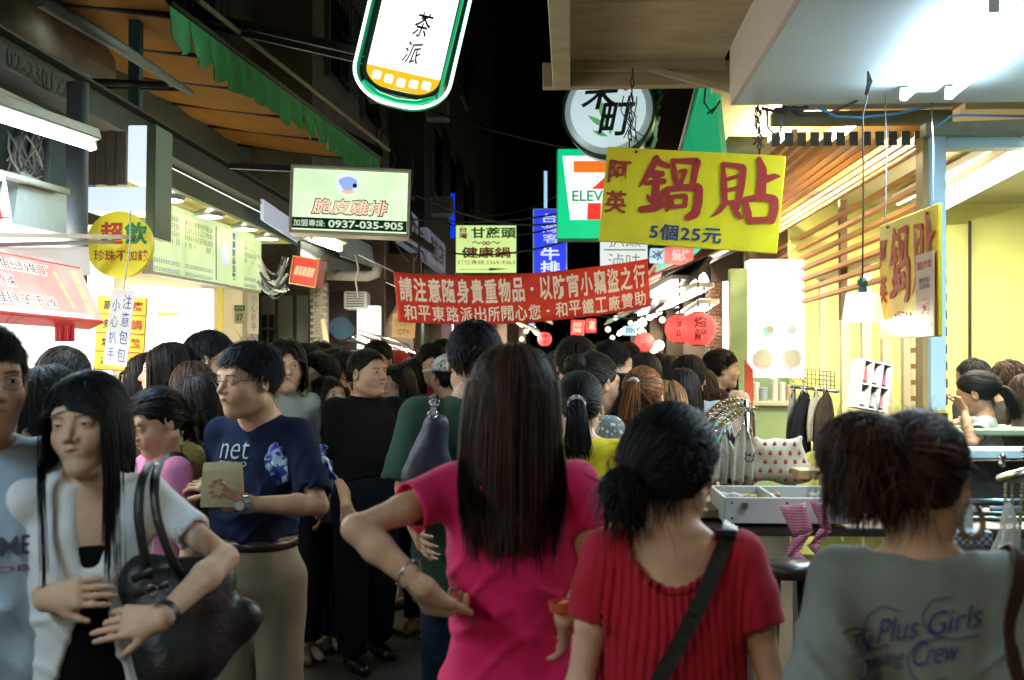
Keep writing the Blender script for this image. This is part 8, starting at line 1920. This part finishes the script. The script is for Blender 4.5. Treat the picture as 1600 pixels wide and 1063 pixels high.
# ---- 7 woman in the grey tee
m_gt = cloth('greytee', (.20, .225, .195), noise=.10, bump=.2)
c = person('woman in grey printed tee with messy ponytail and hoop earring', gat(1436, 1.90), R(6), hgt(632, 1.90), 'f', 3, 'a', hair=dict(style='bun', tie=(-.034, -.10, .045), bun_r=.062, bun_off=(-.038, -.004, -.008), vol=.013, seed=31, messy=.5, tail=1.3, tlen=.13, col='brown', streak=.22, dens=1.2), hs=1.12, head=(R(-20), R(-12), 0),
           top=dict(name='t_shirt', mat=m_gt, neck='boat', sleeve=.95, hem=.80, loose=.8, fit=.020, sloose=.03, fold=.011, res=.007), bottom=dict(col=(.02, .02, .03)), wide=.006,
           L=dict(e=P(1275, 1200, 1.7), w=P(1310, 1330, 1.6)), Rr=dict(e=P(1640, 1180, 1.75), w=P(1640, 1320, 1.6)))
mpp = mat('violet_print', (.020, .022, .16), .7)
rt_ = R(12)
wrap_text(c, 'The', .040, .036, -.118, 1.308, mpp, -1, shear=.45, rot=rt_, bold=-.008); wrap_text(c, 'Plus', .070, .042, -.052, 1.331, mpp, -1, shear=.45, rot=rt_, bold=-.008); wrap_text(c, 'Girls', .098, .040, .048, 1.353, mpp, -1, shear=.45, rot=rt_, bold=-.008)
wrap_text(c, 'Desing', .082, .038, -.085, 1.270, mpp, -1, shear=.45, rot=rt_, bold=-.008); wrap_text(c, 'Crew', .080, .042, .012, 1.294, mpp, -1, shear=.45, rot=rt_, bold=-.008)
def swirl(cx, cz, pts, w=.0022):
 me = bpy.data.meshes.new('print'); P_ = np.array(pts) + [cx, cz]; t = np.linspace(0, len(P_) - 1, 40); q = np.stack([np.interp(t, range(len(P_)), P_[:, i]) for i in (0, 1)], 1)
 for _ in range(5): q[1:-1] = (q[:-2] + 2 * q[1:-1] + q[2:]) / 4
 d = np.gradient(q, axis=0); d /= np.linalg.norm(d, axis=1, keepdims=True); nrm = np.stack([-d[:, 1], d[:, 0]], 1) * w * .5
 v = np.concatenate([q - nrm, q + nrm]); me.from_pydata([(a, 0, b_) for a, b_ in v], [], [(i, i + 1, i + 41, i + 40) for i in range(39)])
 project_print(c, me, v[:, 0], v[:, 1], 0, 0, mpp, -1, .0068, 'print')
swirl(-.088, 1.331, [(.04, .03), (.01, .04), (-.02, .02), (-.03, -.02), (-.01, -.04), (.02, -.03)]); swirl(-.012, 1.347, [(.055, .045), (.02, .04), (0, .01), (.01, -.02), (.05, -.03), (.10, -.02)]); swirl(-.030, 1.284, [(.05, .035), (.01, .025), (-.01, -.01), (.0, -.04), (.03, -.05), (.06, -.035)]); swirl(-.155, 1.315, [(.0, .015), (.02, .02), (.05, .012)])
o = add_strap(c, [(.115, .06, 1.40), (.125, -.02, 1.42), (.128, -.09, 1.36), (.145, -.14, 1.22), (.165, -.14, 1.08), (.18, -.11, .95)], .030, m_brownl, th=.005, off=.008, n=36); tag(o, 'brown leather bag strap on the grey tee shoulder', 'strap'); o.data.materials.append(m_brownl)
gh = on_head(c, None); eo = thing('earring', 'big mottled brown hoop earring of the woman in grey', 'earring', c['e'].location); eo.rotation_euler = c['e'].rotation_euler
ec = np.array(gh((.083, -.004, -.028))); b = MB(); n_ = 28
pp_ = [Vector(ec + np.array([.018 * math.sin(t) * (1 - .25 * math.cos(t)) + .006, .008 * math.sin(t), -.030 + .030 * math.cos(t)])) for t in np.linspace(0, 2 * math.pi, n_)]
b.tube(pp_, [.0025 + .0035 * math.sin(t / 2) for t in np.linspace(0, 2 * math.pi, n_)], 8); mt_ = mat('tortoise', (.28, .22, .12), .2, noise=.95, nscale=70); b.build('hoop', mt_, eo)
print('foreground people', round(time.time() - T0, 1))
# ---- green shirt man with the bag
c = person('tall man in dark green tee with shoulder bag, seen from behind', gat(742, 3.75), R(3), hgt(493, 3.75), 'm', 2, 'b', hair=dict(style='short', len=.028, vol=.008, seed=41), hs=1.12, top=dict(name='t_shirt', mat=cloth('darkgreen', (.035, .070, .045)), sleeve=.9, loose=.8, fit=.018, sloose=.03, hem=.80, fold=.007), bottom=dict(name='jeans', mat=cloth('jeans', (.03, .055, .10), noise=.45), fit=.012),
           L=dict(e=P(640, 740, 3.7), w=P(650, 820, 3.5)), wide=.012)
o = add_strap(c, [(-.115, .03, 1.44), (-.125, -.06, 1.44), (-.13, -.13, 1.30), (-.14, -.15, 1.20)], .024, m_leather, n=20); tag(o, 'dark strap of the bag on the green tee man', 'strap'); o.data.materials.append(m_leather)
bp_ = P(668, 700, 3.52); o = thing('shoulder_bag', 'dark blue leather hobo bag on the back of the man in green', 'bag', bp_); F = Field(); lc_ = lambda px, py, D: np.array(P(px, py, D) - bp_)
F.cone(lc_(676, 660, 3.5), lc_(652, 742, 3.52), .025, .055, .05); F.cone(lc_(682, 665, 3.5), lc_(690, 750, 3.52), .025, .05, .05); F.disp = wob(9, .006, 40, 40, 30); v, f = F.mesh(.010); link_mesh('bag_body', v, f, mat('navy_leather', (.018, .024, .040), .55, bump=.2), o)
for (px, py) in ((679, 630), (676, 648)): b = MB(1); cc_ = P(px, py, 3.46); b.tube([cc_ + Vector((.014 * math.cos(a), 0, .012 * math.sin(a))) for a in np.linspace(0, 6.283, 13)], .003, 6); b.build('ring', m_steel, o)
# ---- yellow polo woman
c = person('woman in yellow polo with ponytail and fluffy white scrunchie', gat(906, 4.0), R(4), hgt(573, 4.0), 'f', 2, 'a', hair=dict(style='pony', tie=(-.02, -.118, .015), len=.19, vol=.010, seed=51), hs=1.12, top=dict(name='polo_shirt', mat=cloth('yellow', (.66, .52, .012)), neck='collar', sleeve=.6, loose=.5, hem=.85), bottom=dict(col=(.03, .03, .04)))
gh = on_head(c, None); tp = np.array(gh((-.02, -.135, .018))); rg = np.random.default_rng(4); m_ = 260; th = rg.uniform(0, 6.283, m_)
s0 = tp + np.stack([np.cos(th) * .018, rg.uniform(-.012, .006, m_), np.sin(th) * .016], 1); dd = np.stack([np.cos(th), rg.uniform(-.8, .3, m_), np.sin(th) - .2], 1) * .016
pa_ = np.stack([s0, s0 + dd * .5, s0 + dd + [0, 0, -.004]], 1); v, f = ribbons(pa_, .004, tp); me = link_mesh('scrunchie', v, f, mat('fluffy_white', (.66, .66, .60), .8), c['e'])
b = MB(); b.tube([tuple(tp + [.018 * math.cos(a), -.004, .016 * math.sin(a)]) for a in np.linspace(0, 6.283, 13)], .008, 6); b.build('scrunchie_core', mat('fluffy_white', (.66, .66, .60), .8), c['e'])
wrap_text(c, '◕‿◕', .05, .02, .09, 1.27, mat('pale_blue_print', (.15, .45, .7), .6), -1); wrap_text(c, 'MO', .03, .02, .03, 1.25, mat('blue_print', (.02, .10, .35), .6), -1)
# ---- everybody else: label, px, y of the crown, distance, heading, sex, det, hair, garment colour, extra
def H_(st, **k): return dict(style=st, **k)
rest = [
 ('short haired man facing the bright stall, seen from behind at left', 100, 533, 4.3, 50, 'm', 2, H_('spiky', len=.03, vol=.006, col='dark', streak=.3, seed=1), (.05, .05, .05), {}),
 ('dark haired woman half hidden behind the long haired woman in the cardigan', 76, 562, 3.5, 72, 'f', 2, H_('bob', len=.12, seed=2), (.04, .04, .05), {}),
 ('woman in pink tee with low ponytail looking down at left', 252, 597, 3.95, 112, 'f', 2, H_('bun', tie=(0, -.10, -.02), bun_r=.036, bun_off=(0, -.015, -.02), tail=.5, seed=3), (.50, .16, .30), dict(head=(R(6), R(-20), 0), strap=1)),
 ('woman with bobbed brown black hair in a pale yellow top', 322, 577, 4.15, 62, 'f', 2, H_('bob', len=.115, col='dark', streak=.25, seed=4), (.50, .46, .14), dict(head=(R(12), R(-16), 0), neck='scoop', strap=1)),
 ('long haired woman in profile before the white lit wall at left', 268, 530, 5.0, 96, 'f', 1, H_('long', len=.22, col='dark', seed=5), (.05, .05, .04), {}),
 ('young man with glasses in profile before the drinks shop', 324, 511, 5.1, -105, 'm', 2, H_('short', len=.035, vol=.010, seed=6), (.50, .46, .36), dict(glasses=True)),
 ('dark haired head under the yellow price board at left', 230, 546, 5.4, 30, 'f', 1, H_('bob', len=.12, seed=7), (.1, .08, .06), {}),
 ('brown haired head behind the bobbed woman', 302, 558, 4.8, 20, 'f', 1, H_('bob', len=.10, col='brown', seed=8), (.2, .18, .1), {}),
 ('person half hidden right of the young man in profile', 345, 548, 5.9, 120, 'm', 1, H_('short', seed=9), (.5, .45, .35), {}),
 ('smiling person with dark framed glasses in grey collared shirt', 446, 528, 6.0, 186, 'f', 2, H_('bob', len=.10, seed=10, vol=.016, col='dark', open=.7), (.26, .28, .24), dict(glasses=True, neck='collar')),
 ('man with thin glasses behind the white tee man', 479, 534, 6.9, 150, 'm', 2, H_('short', seed=11, len=.05, vol=.014), (.4, .4, .38), dict(glasses=True)),
 ('short haired man in printed white tee with yellow bag, profile left', 499, 547, 6.3, 122, 'm', 2, H_('short', seed=12, len=.04, vol=.014), (.58, .56, .50), dict(head=(0, R(6), 0), bag=1)),
 ('man with tousled hair in profile behind the black shirt man', 528, 541, 6.6, 118, 'm', 2, H_('short', seed=13, len=.05, vol=.012, col='dark'), (.45, .44, .40), {}),
 ('girl with long hair and straight fringe looking up to the right', 512, 583, 6.15, 208, 'f', 2, H_('long', len=.24, seed=14, bangs=.062, vol=.012, flare=1.3, col='dark', streak=.25), (.30, .34, .42), dict(head=(R(8), R(16), R(6)))),
 ('woman with long wavy hair and glasses behind the man in black', 622, 566, 6.7, 160, 'f', 2, H_('wavy', len=.28, seed=15, vol=.014, col='dark'), (.50, .46, .24), dict(glasses=True, head=(R(-14), 0, 0))),
 ('woman in profile between wavy haired woman and pink shirt man', 650, 556, 7.3, 128, 'f', 1, H_('bob', len=.14, seed=16, col='dark'), (.3, .3, .26), {}),
 ('person in a red cap among the crowd', 620, 545, 8.2, 140, 'm', 1, H_('short', seed=17), (.1, .1, .1), dict(cap=(.45, .02, .02))),
 ('young man with glasses in a pink red shirt facing the camera', 674, 534, 7.3, 196, 'm', 2, H_('short', seed=18, len=.045, vol=.012), (.50, .06, .12), dict(glasses=True, neck='collar', head=(R(8), 0, 0))),
 ('person in a white cap seen from behind', 704, 550, 6.4, 40, 'm', 1, H_('short', seed=19), (.04, .04, .05), dict(cap=(.6, .62, .6))),
 ('tall man at the back left of the green tee man', 690, 528, 8.6, 176, 'm', 1, H_('short', seed=20), (.1, .1, .1), {}),
 ('dark haired head right behind the man in black', 590, 530, 7.6, 165, 'm', 1, H_('short', seed=21, vol=.014), (.05, .05, .05), {}),
 ('woman in white lace top with pinned up hair, right profile', 925, 545, 4.65, -52, 'f', 2, H_('updo', tie=(0, -.10, .05), bun_r=.040, bun_off=(0, -.004, .012), col='dark', streak=.2, seed=22, vol=.012), (.44, .48, .48), dict(neck='wide', lace=1, head=(0, R(-6), 0))),
 ('tall man with thick dark hair seen from behind in the centre', 900, 521, 5.5, 6, 'm', 2, H_('short', seed=23, vol=.014, len=.045, col='dark'), (.30, .28, .24), {}),
 ('man with glasses in a lime green collar looking right', 950, 527, 5.7, -62, 'm', 2, H_('short', seed=24, vol=.010), (.25, .42, .03), dict(glasses=True, neck='collar')),
 ('woman with long auburn ponytail and white scrunchie', 1004, 567, 4.75, -14, 'f', 2, H_('pony', tie=(-.012, -.100, .055), len=.24, col='auburn', streak=.25, seed=25, vol=.012), (.30, .26, .22), dict(neck='scoop', scrunchie=1)),
 ('blond brown haired woman right of the auburn ponytail', 1043, 588, 5.0, 4, 'f', 1, H_('bob', len=.12, col='light', seed=26), (.4, .35, .2), {}),
 ('black haired woman in a green tee near the counter', 1065, 570, 5.45, -10, 'f', 2, H_('bob', len=.09, seed=27), (.01, .22, .13), {}),
 ('person in a pale blue shirt among the crowd near the counter', 1076, 550, 6.2, -8, 'm', 2, H_('short', seed=28, vol=.012), (.36, .46, .54), {}),
 ('man in black tee leaning at the counter under the lanterns', 1092, 541, 7.4, -75, 'm', 2, H_('short', seed=29), (.02, .02, .02), dict(lean=(.0, .22))),
 ('woman in white at the left of the bright menu strip', 1128, 546, 7.6, 150, 'f', 2, H_('bob', len=.12, seed=30), (.62, .52, .48), {}),
 ('girl with a pinkish face bent over beneath the lanterns', 1098, 572, 6.6, 100, 'f', 1, H_('bob', len=.1, col='brown', seed=31), (.3, .1, .25), dict(head=(0, R(-35), 0))),
 ('round dark head behind the auburn ponytail', 1007, 547, 6.1, 0, 'f', 1, H_('bob', len=.11, seed=32, col='dark'), (.08, .08, .08), {}),
 ('dark head right of the man with the lime collar', 978, 531, 6.8, 5, 'm', 1, H_('short', seed=33, vol=.014), (.05, .05, .05), {}),
 ('black haired head just left of the auburn ponytail', 968, 577, 5.2, 12, 'f', 1, H_('bob', len=.10, seed=34), (.03, .03, .03), {}),
 ('dark head left of the tall man in the centre', 834, 541, 7.2, 0, 'f', 1, H_('bob', len=.1, seed=35), (.1, .1, .1), {}),
 ('brown haired head over the yellow polo woman', 862, 549, 6.4, 10, 'f', 1, H_('bob', len=.12, col='brown', seed=36), (.08, .08, .08), {}),
 ('long haired woman in white left of the yellow polo woman', 848, 571, 5.1, 8, 'f', 2, H_('long', len=.16, col='dark', seed=37), (.55, .54, .50), {}),
 ('dark haired woman under the first red lantern', 1042, 552, 6.9, -5, 'f', 1, H_('bob', len=.1, seed=38), (.03, .03, .03), {}),
 ('small dark head far back under the pink stall', 872, 544, 8.6, 0, 'm', 1, H_('short', seed=39), (.1, .1, .1), {}),
 ('man in dark clothes at the back near the leaning pole', 500, 530, 8.8, 190, 'm', 1, H_('short', seed=40), (.03, .03, .03), {}),
 ('dark haired woman walking behind the glasses person at left', 410, 543, 8.2, 170, 'f', 1, H_('bob', seed=42, len=.12), (.03, .03, .03), {}),
 ('dark head between the navy tee man and the glasses person', 462, 538, 8.8, 175, 'm', 1, H_('short', seed=43), (.04, .04, .04), {}),
]
rgp = random.Random(77)
cols = [(.03, .03, .035), (.10, .09, .08), (.32, .30, .27), (.06, .09, .16), (.25, .04, .04), (.4, .38, .3), (.03, .12, .08), (.2, .15, .1)]
fars = [(812, 556, 9.5), (826, 553, 10.5), (852, 556, 11.0), (884, 553, 10), (913, 553, 9.0), (937, 556, 10.5), (962, 552, 8.4), (990, 550, 9.6), (1016, 556, 8.2), (1031, 549, 9.8), (1057, 553, 9.0), (1072, 556, 11), (1110, 558, 9.8), (800, 560, 8.0),
  (428, 548, 8.4), (528, 550, 8.0), (557, 545, 8.6), (600, 552, 8.4), (640, 550, 8.8), (664, 556, 8.2), (719, 552, 7.0), (780, 555, 7.2), (945, 562, 12.5), (1000, 562, 12.5), (868, 561, 13), (902, 561, 14), (1045, 562, 13), (1025, 563, 15), (980, 563, 16)]
hc_names = ('black bobbed hair', 'short black hair', 'dark brown hair', 'long black hair')
near_names = {}
for i, (px, yt, D) in enumerate(fars):
 sx = 'f' if rgp.random() < .55 else 'm'; st = H_('bob', len=.11, seed=60 + i, streak=.2, col=rgp.choice(['black', 'dark', 'brown', 'brown'])) if sx == 'f' else H_('short', seed=60 + i, vol=.012, col=rgp.choice(['black', 'dark']))
 zone = 'under the cardboard notice' if px < 650 and px > 590 else 'before the painted wall' if 500 < px <= 590 else 'before the grey doors' if px <= 500 else 'below the banner middle' if px < 860 else 'before the pink stall' if px < 895 else 'under the far red signs' if px < 945 else 'left of the small red lantern' if px < 1000 else 'below the small red lantern' if px < 1040 else 'below the big red lanterns'
 cn = rgp.choice(range(len(cols))); cname = ('black', 'grey brown', 'beige grey', 'dark blue', 'dark red', 'cream', 'dark green', 'brown')[cn]
 rest.append(('distant walker in %s, %s, %s in its row' % (cname, zone, ('nearest', 'second', 'third', 'fourth', 'fifth', 'sixth')[near_names.setdefault((zone), 0) % 6]), px, yt, D, rgp.uniform(-15, 15) + (180 if px < 730 else 0), sx, 1 if D < 9 else 0, st, cols[cn], {}))
 near_names[zone] += 1
for (lab, px, yt, D, hd, sx, dt, hr, col, kw) in rest:
 kw = dict(kw); neck = kw.pop('neck', 'crew'); strp = kw.pop('strap', 0); bag = kw.pop('bag', 0); cap = kw.pop('cap', None); lace = kw.pop('lace', 0); scr = kw.pop('scrunchie', 0)
 hs_ = 1.21 if px < 720 and D >= 5.9 and D < 9 else 1.13; tk = dict(name='shirt', mat=cloth('c_%.2f_%.2f_%.2f' % col, col), neck=neck, loose=rgp.uniform(.3, .8), sleeve=rgp.uniform(.5, .9), hem=.84)
 if D > 9: dt = 0
 c = person(lab, gat(px, D), R(hd), hgt(yt, D, hs_), sx, dt, rgp.choice('aabc'), hair=hr, hs=hs_, top=tk, bottom=dict(col=rgp.choice([(.02, .02, .03), (.03, .045, .08), (.05, .05, .05), (.012, .012, .014)]), end=.10), res={0: .022, 1: .017, 2: .011}[dt], legres=.03, shoes=rgp.choice([(.03, .03, .03), (.5, .5, .48), (.2, .15, .1)]), **kw)
 if cap:
  g_ = on_head(c, None); F = Field(); F.ell((0, -.012, .045), (.088, .108, .082), .01); F.add(lambda X, Y, Z: .035 - Z + 0 * X, (-9,) * 3, (9,) * 3, .006, 'i'); v, f = F.mesh(.008)
  v = np.array([g_(p) for p in v]); link_mesh('cap', v, f, cloth('cap%.2f' % cap[0], cap), c['e'])
  F = Field(); F.ell((0, .11, .038), (.062, .075, .008), .01); v, f = F.mesh(.007); v = np.array([g_(p) for p in v]); link_mesh('cap_brim', v, f, cloth('cap%.2f' % cap[0], cap), c['e'])
 if strp:
  o = add_strap(c, [(-.10, .06, 1.42), (-.11, -.01, 1.44), (-.11, -.09, 1.40), (-.02, -.14, 1.25), (.10, -.12, 1.08)] if strp == 1 else [], .028, m_leather, n=24); tag(o, 'black shoulder strap on the ' + ('pink tee of the woman looking down' if 'pink' in lab else 'pale yellow top of the bobbed woman'), 'strap'); o.data.materials.append(m_leather)
 if bag:
  p_ = P(462, 634, 6.02); o = thing('yellow_bag', 'yellow green shopping bag on the shoulder of the white tee man', 'bag', p_, .2); b = MB(); b.prism([(-.10, -.05), (.09, -.055), (.075, .04), (.02, .052), (-.085, .045)], -.03, .03); b.build('bag', mat('yellow_plastic', (.42, .44, .03), .5, noise=.3, bump=.5, bscale=14), o)
  b = MB(1); b.tube([P(452, 622, 5.98), P(462, 606, 6.0), P(474, 618, 5.98), P(484, 596, 6.12), P(490, 590, 6.3)], .010, 6); b.build('strap', mat('olive_strap', (.2, .2, .08), .6), o)
 if scr:
  g_ = on_head(c, None); b = MB(); b.tube([g_((-.012 + .02 * math.cos(a), -.118, .055 + .02 * math.sin(a))) for a in np.linspace(0, 6.283, 13)], .008, 6); b.build('hair_band', mat('fluffy_white', (.66, .66, .60), .8), c['e'])
 if lace:
  mm = MATS['cloth_c_%.2f_%.2f_%.2f' % col]; nt = mm.node_tree; vo = nt.nodes.new('ShaderNodeTexVoronoi'); vo.inputs['Scale'].default_value = 55; rp = nt.nodes.new('ShaderNodeValToRGB'); rp.color_ramp.elements[0].position = .25; rp.color_ramp.elements[0].color = (.62, .66, .66, 1); rp.color_ramp.elements[1].position = .42; rp.color_ramp.elements[1].color = (.16, .18, .17, 1)
  tcn = nt.nodes.new('ShaderNodeTexCoord'); nt.links.new(tcn.outputs['Object'], vo.inputs['Vector']); nt.links.new(vo.outputs[0], rp.inputs[0]); nt.links.new(rp.outputs[0], nt.nodes['Principled BSDF'].inputs['Base Color'])
# ---- diners behind the restaurant window
c = person('woman in pale top eating at the restaurant window, profile left', gat(1548, 6.35), R(84), hgt(576, 6.35, 1.18), 'f', 2, 'a', hair=dict(style='pony', tie=(0, -.125, .0), len=.20, vol=.012, seed=91), hs=1.18, head=(0, R(-14), 0), top=dict(name='shirt', mat=cloth('paletop', (.42, .50, .50)), sleeve=.35, neck='scoop', hem=.85),
           L=dict(e=P(1524, 685, 6.15), w=P(1506, 640, 6.25), hd=_Up * .7 - _Rt * .4, hn=_Rt, curl=.5), Rr=dict(e=P(1540, 690, 6.6), w=P(1500, 660, 6.55), hd=-_Rt, hn=_Up, curl=.4), lean=(0, .12))
person('dark haired diner behind the eating woman at the window', gat(1523, 7.3), R(60), hgt(558, 7.3), 'm', 1, 'a', hair=dict(style='short', vol=.014, seed=92), hs=1.13, top=dict(name='shirt', mat=cloth('darkdin', (.06, .05, .05))))
person('diner with brown hair looking right at the window', gat(1575, 7.0), R(-70), hgt(560, 7.0), 'm', 1, 'a', hair=dict(style='short', vol=.014, col='brown', seed=93), hs=1.13, top=dict(name='shirt', mat=cloth('darkdin', (.06, .05, .05))))
person('brown haired diner cut off by the right edge', gat(1606, 6.5), R(70), hgt(580, 6.5), 'f', 1, 'a', hair=dict(style='bob', col='brown', seed=94), hs=1.13, top=dict(name='shirt', mat=cloth('darkdin2', (.10, .08, .06))))
print('people done', round(time.time() - T0, 1), len(PEOPLE))
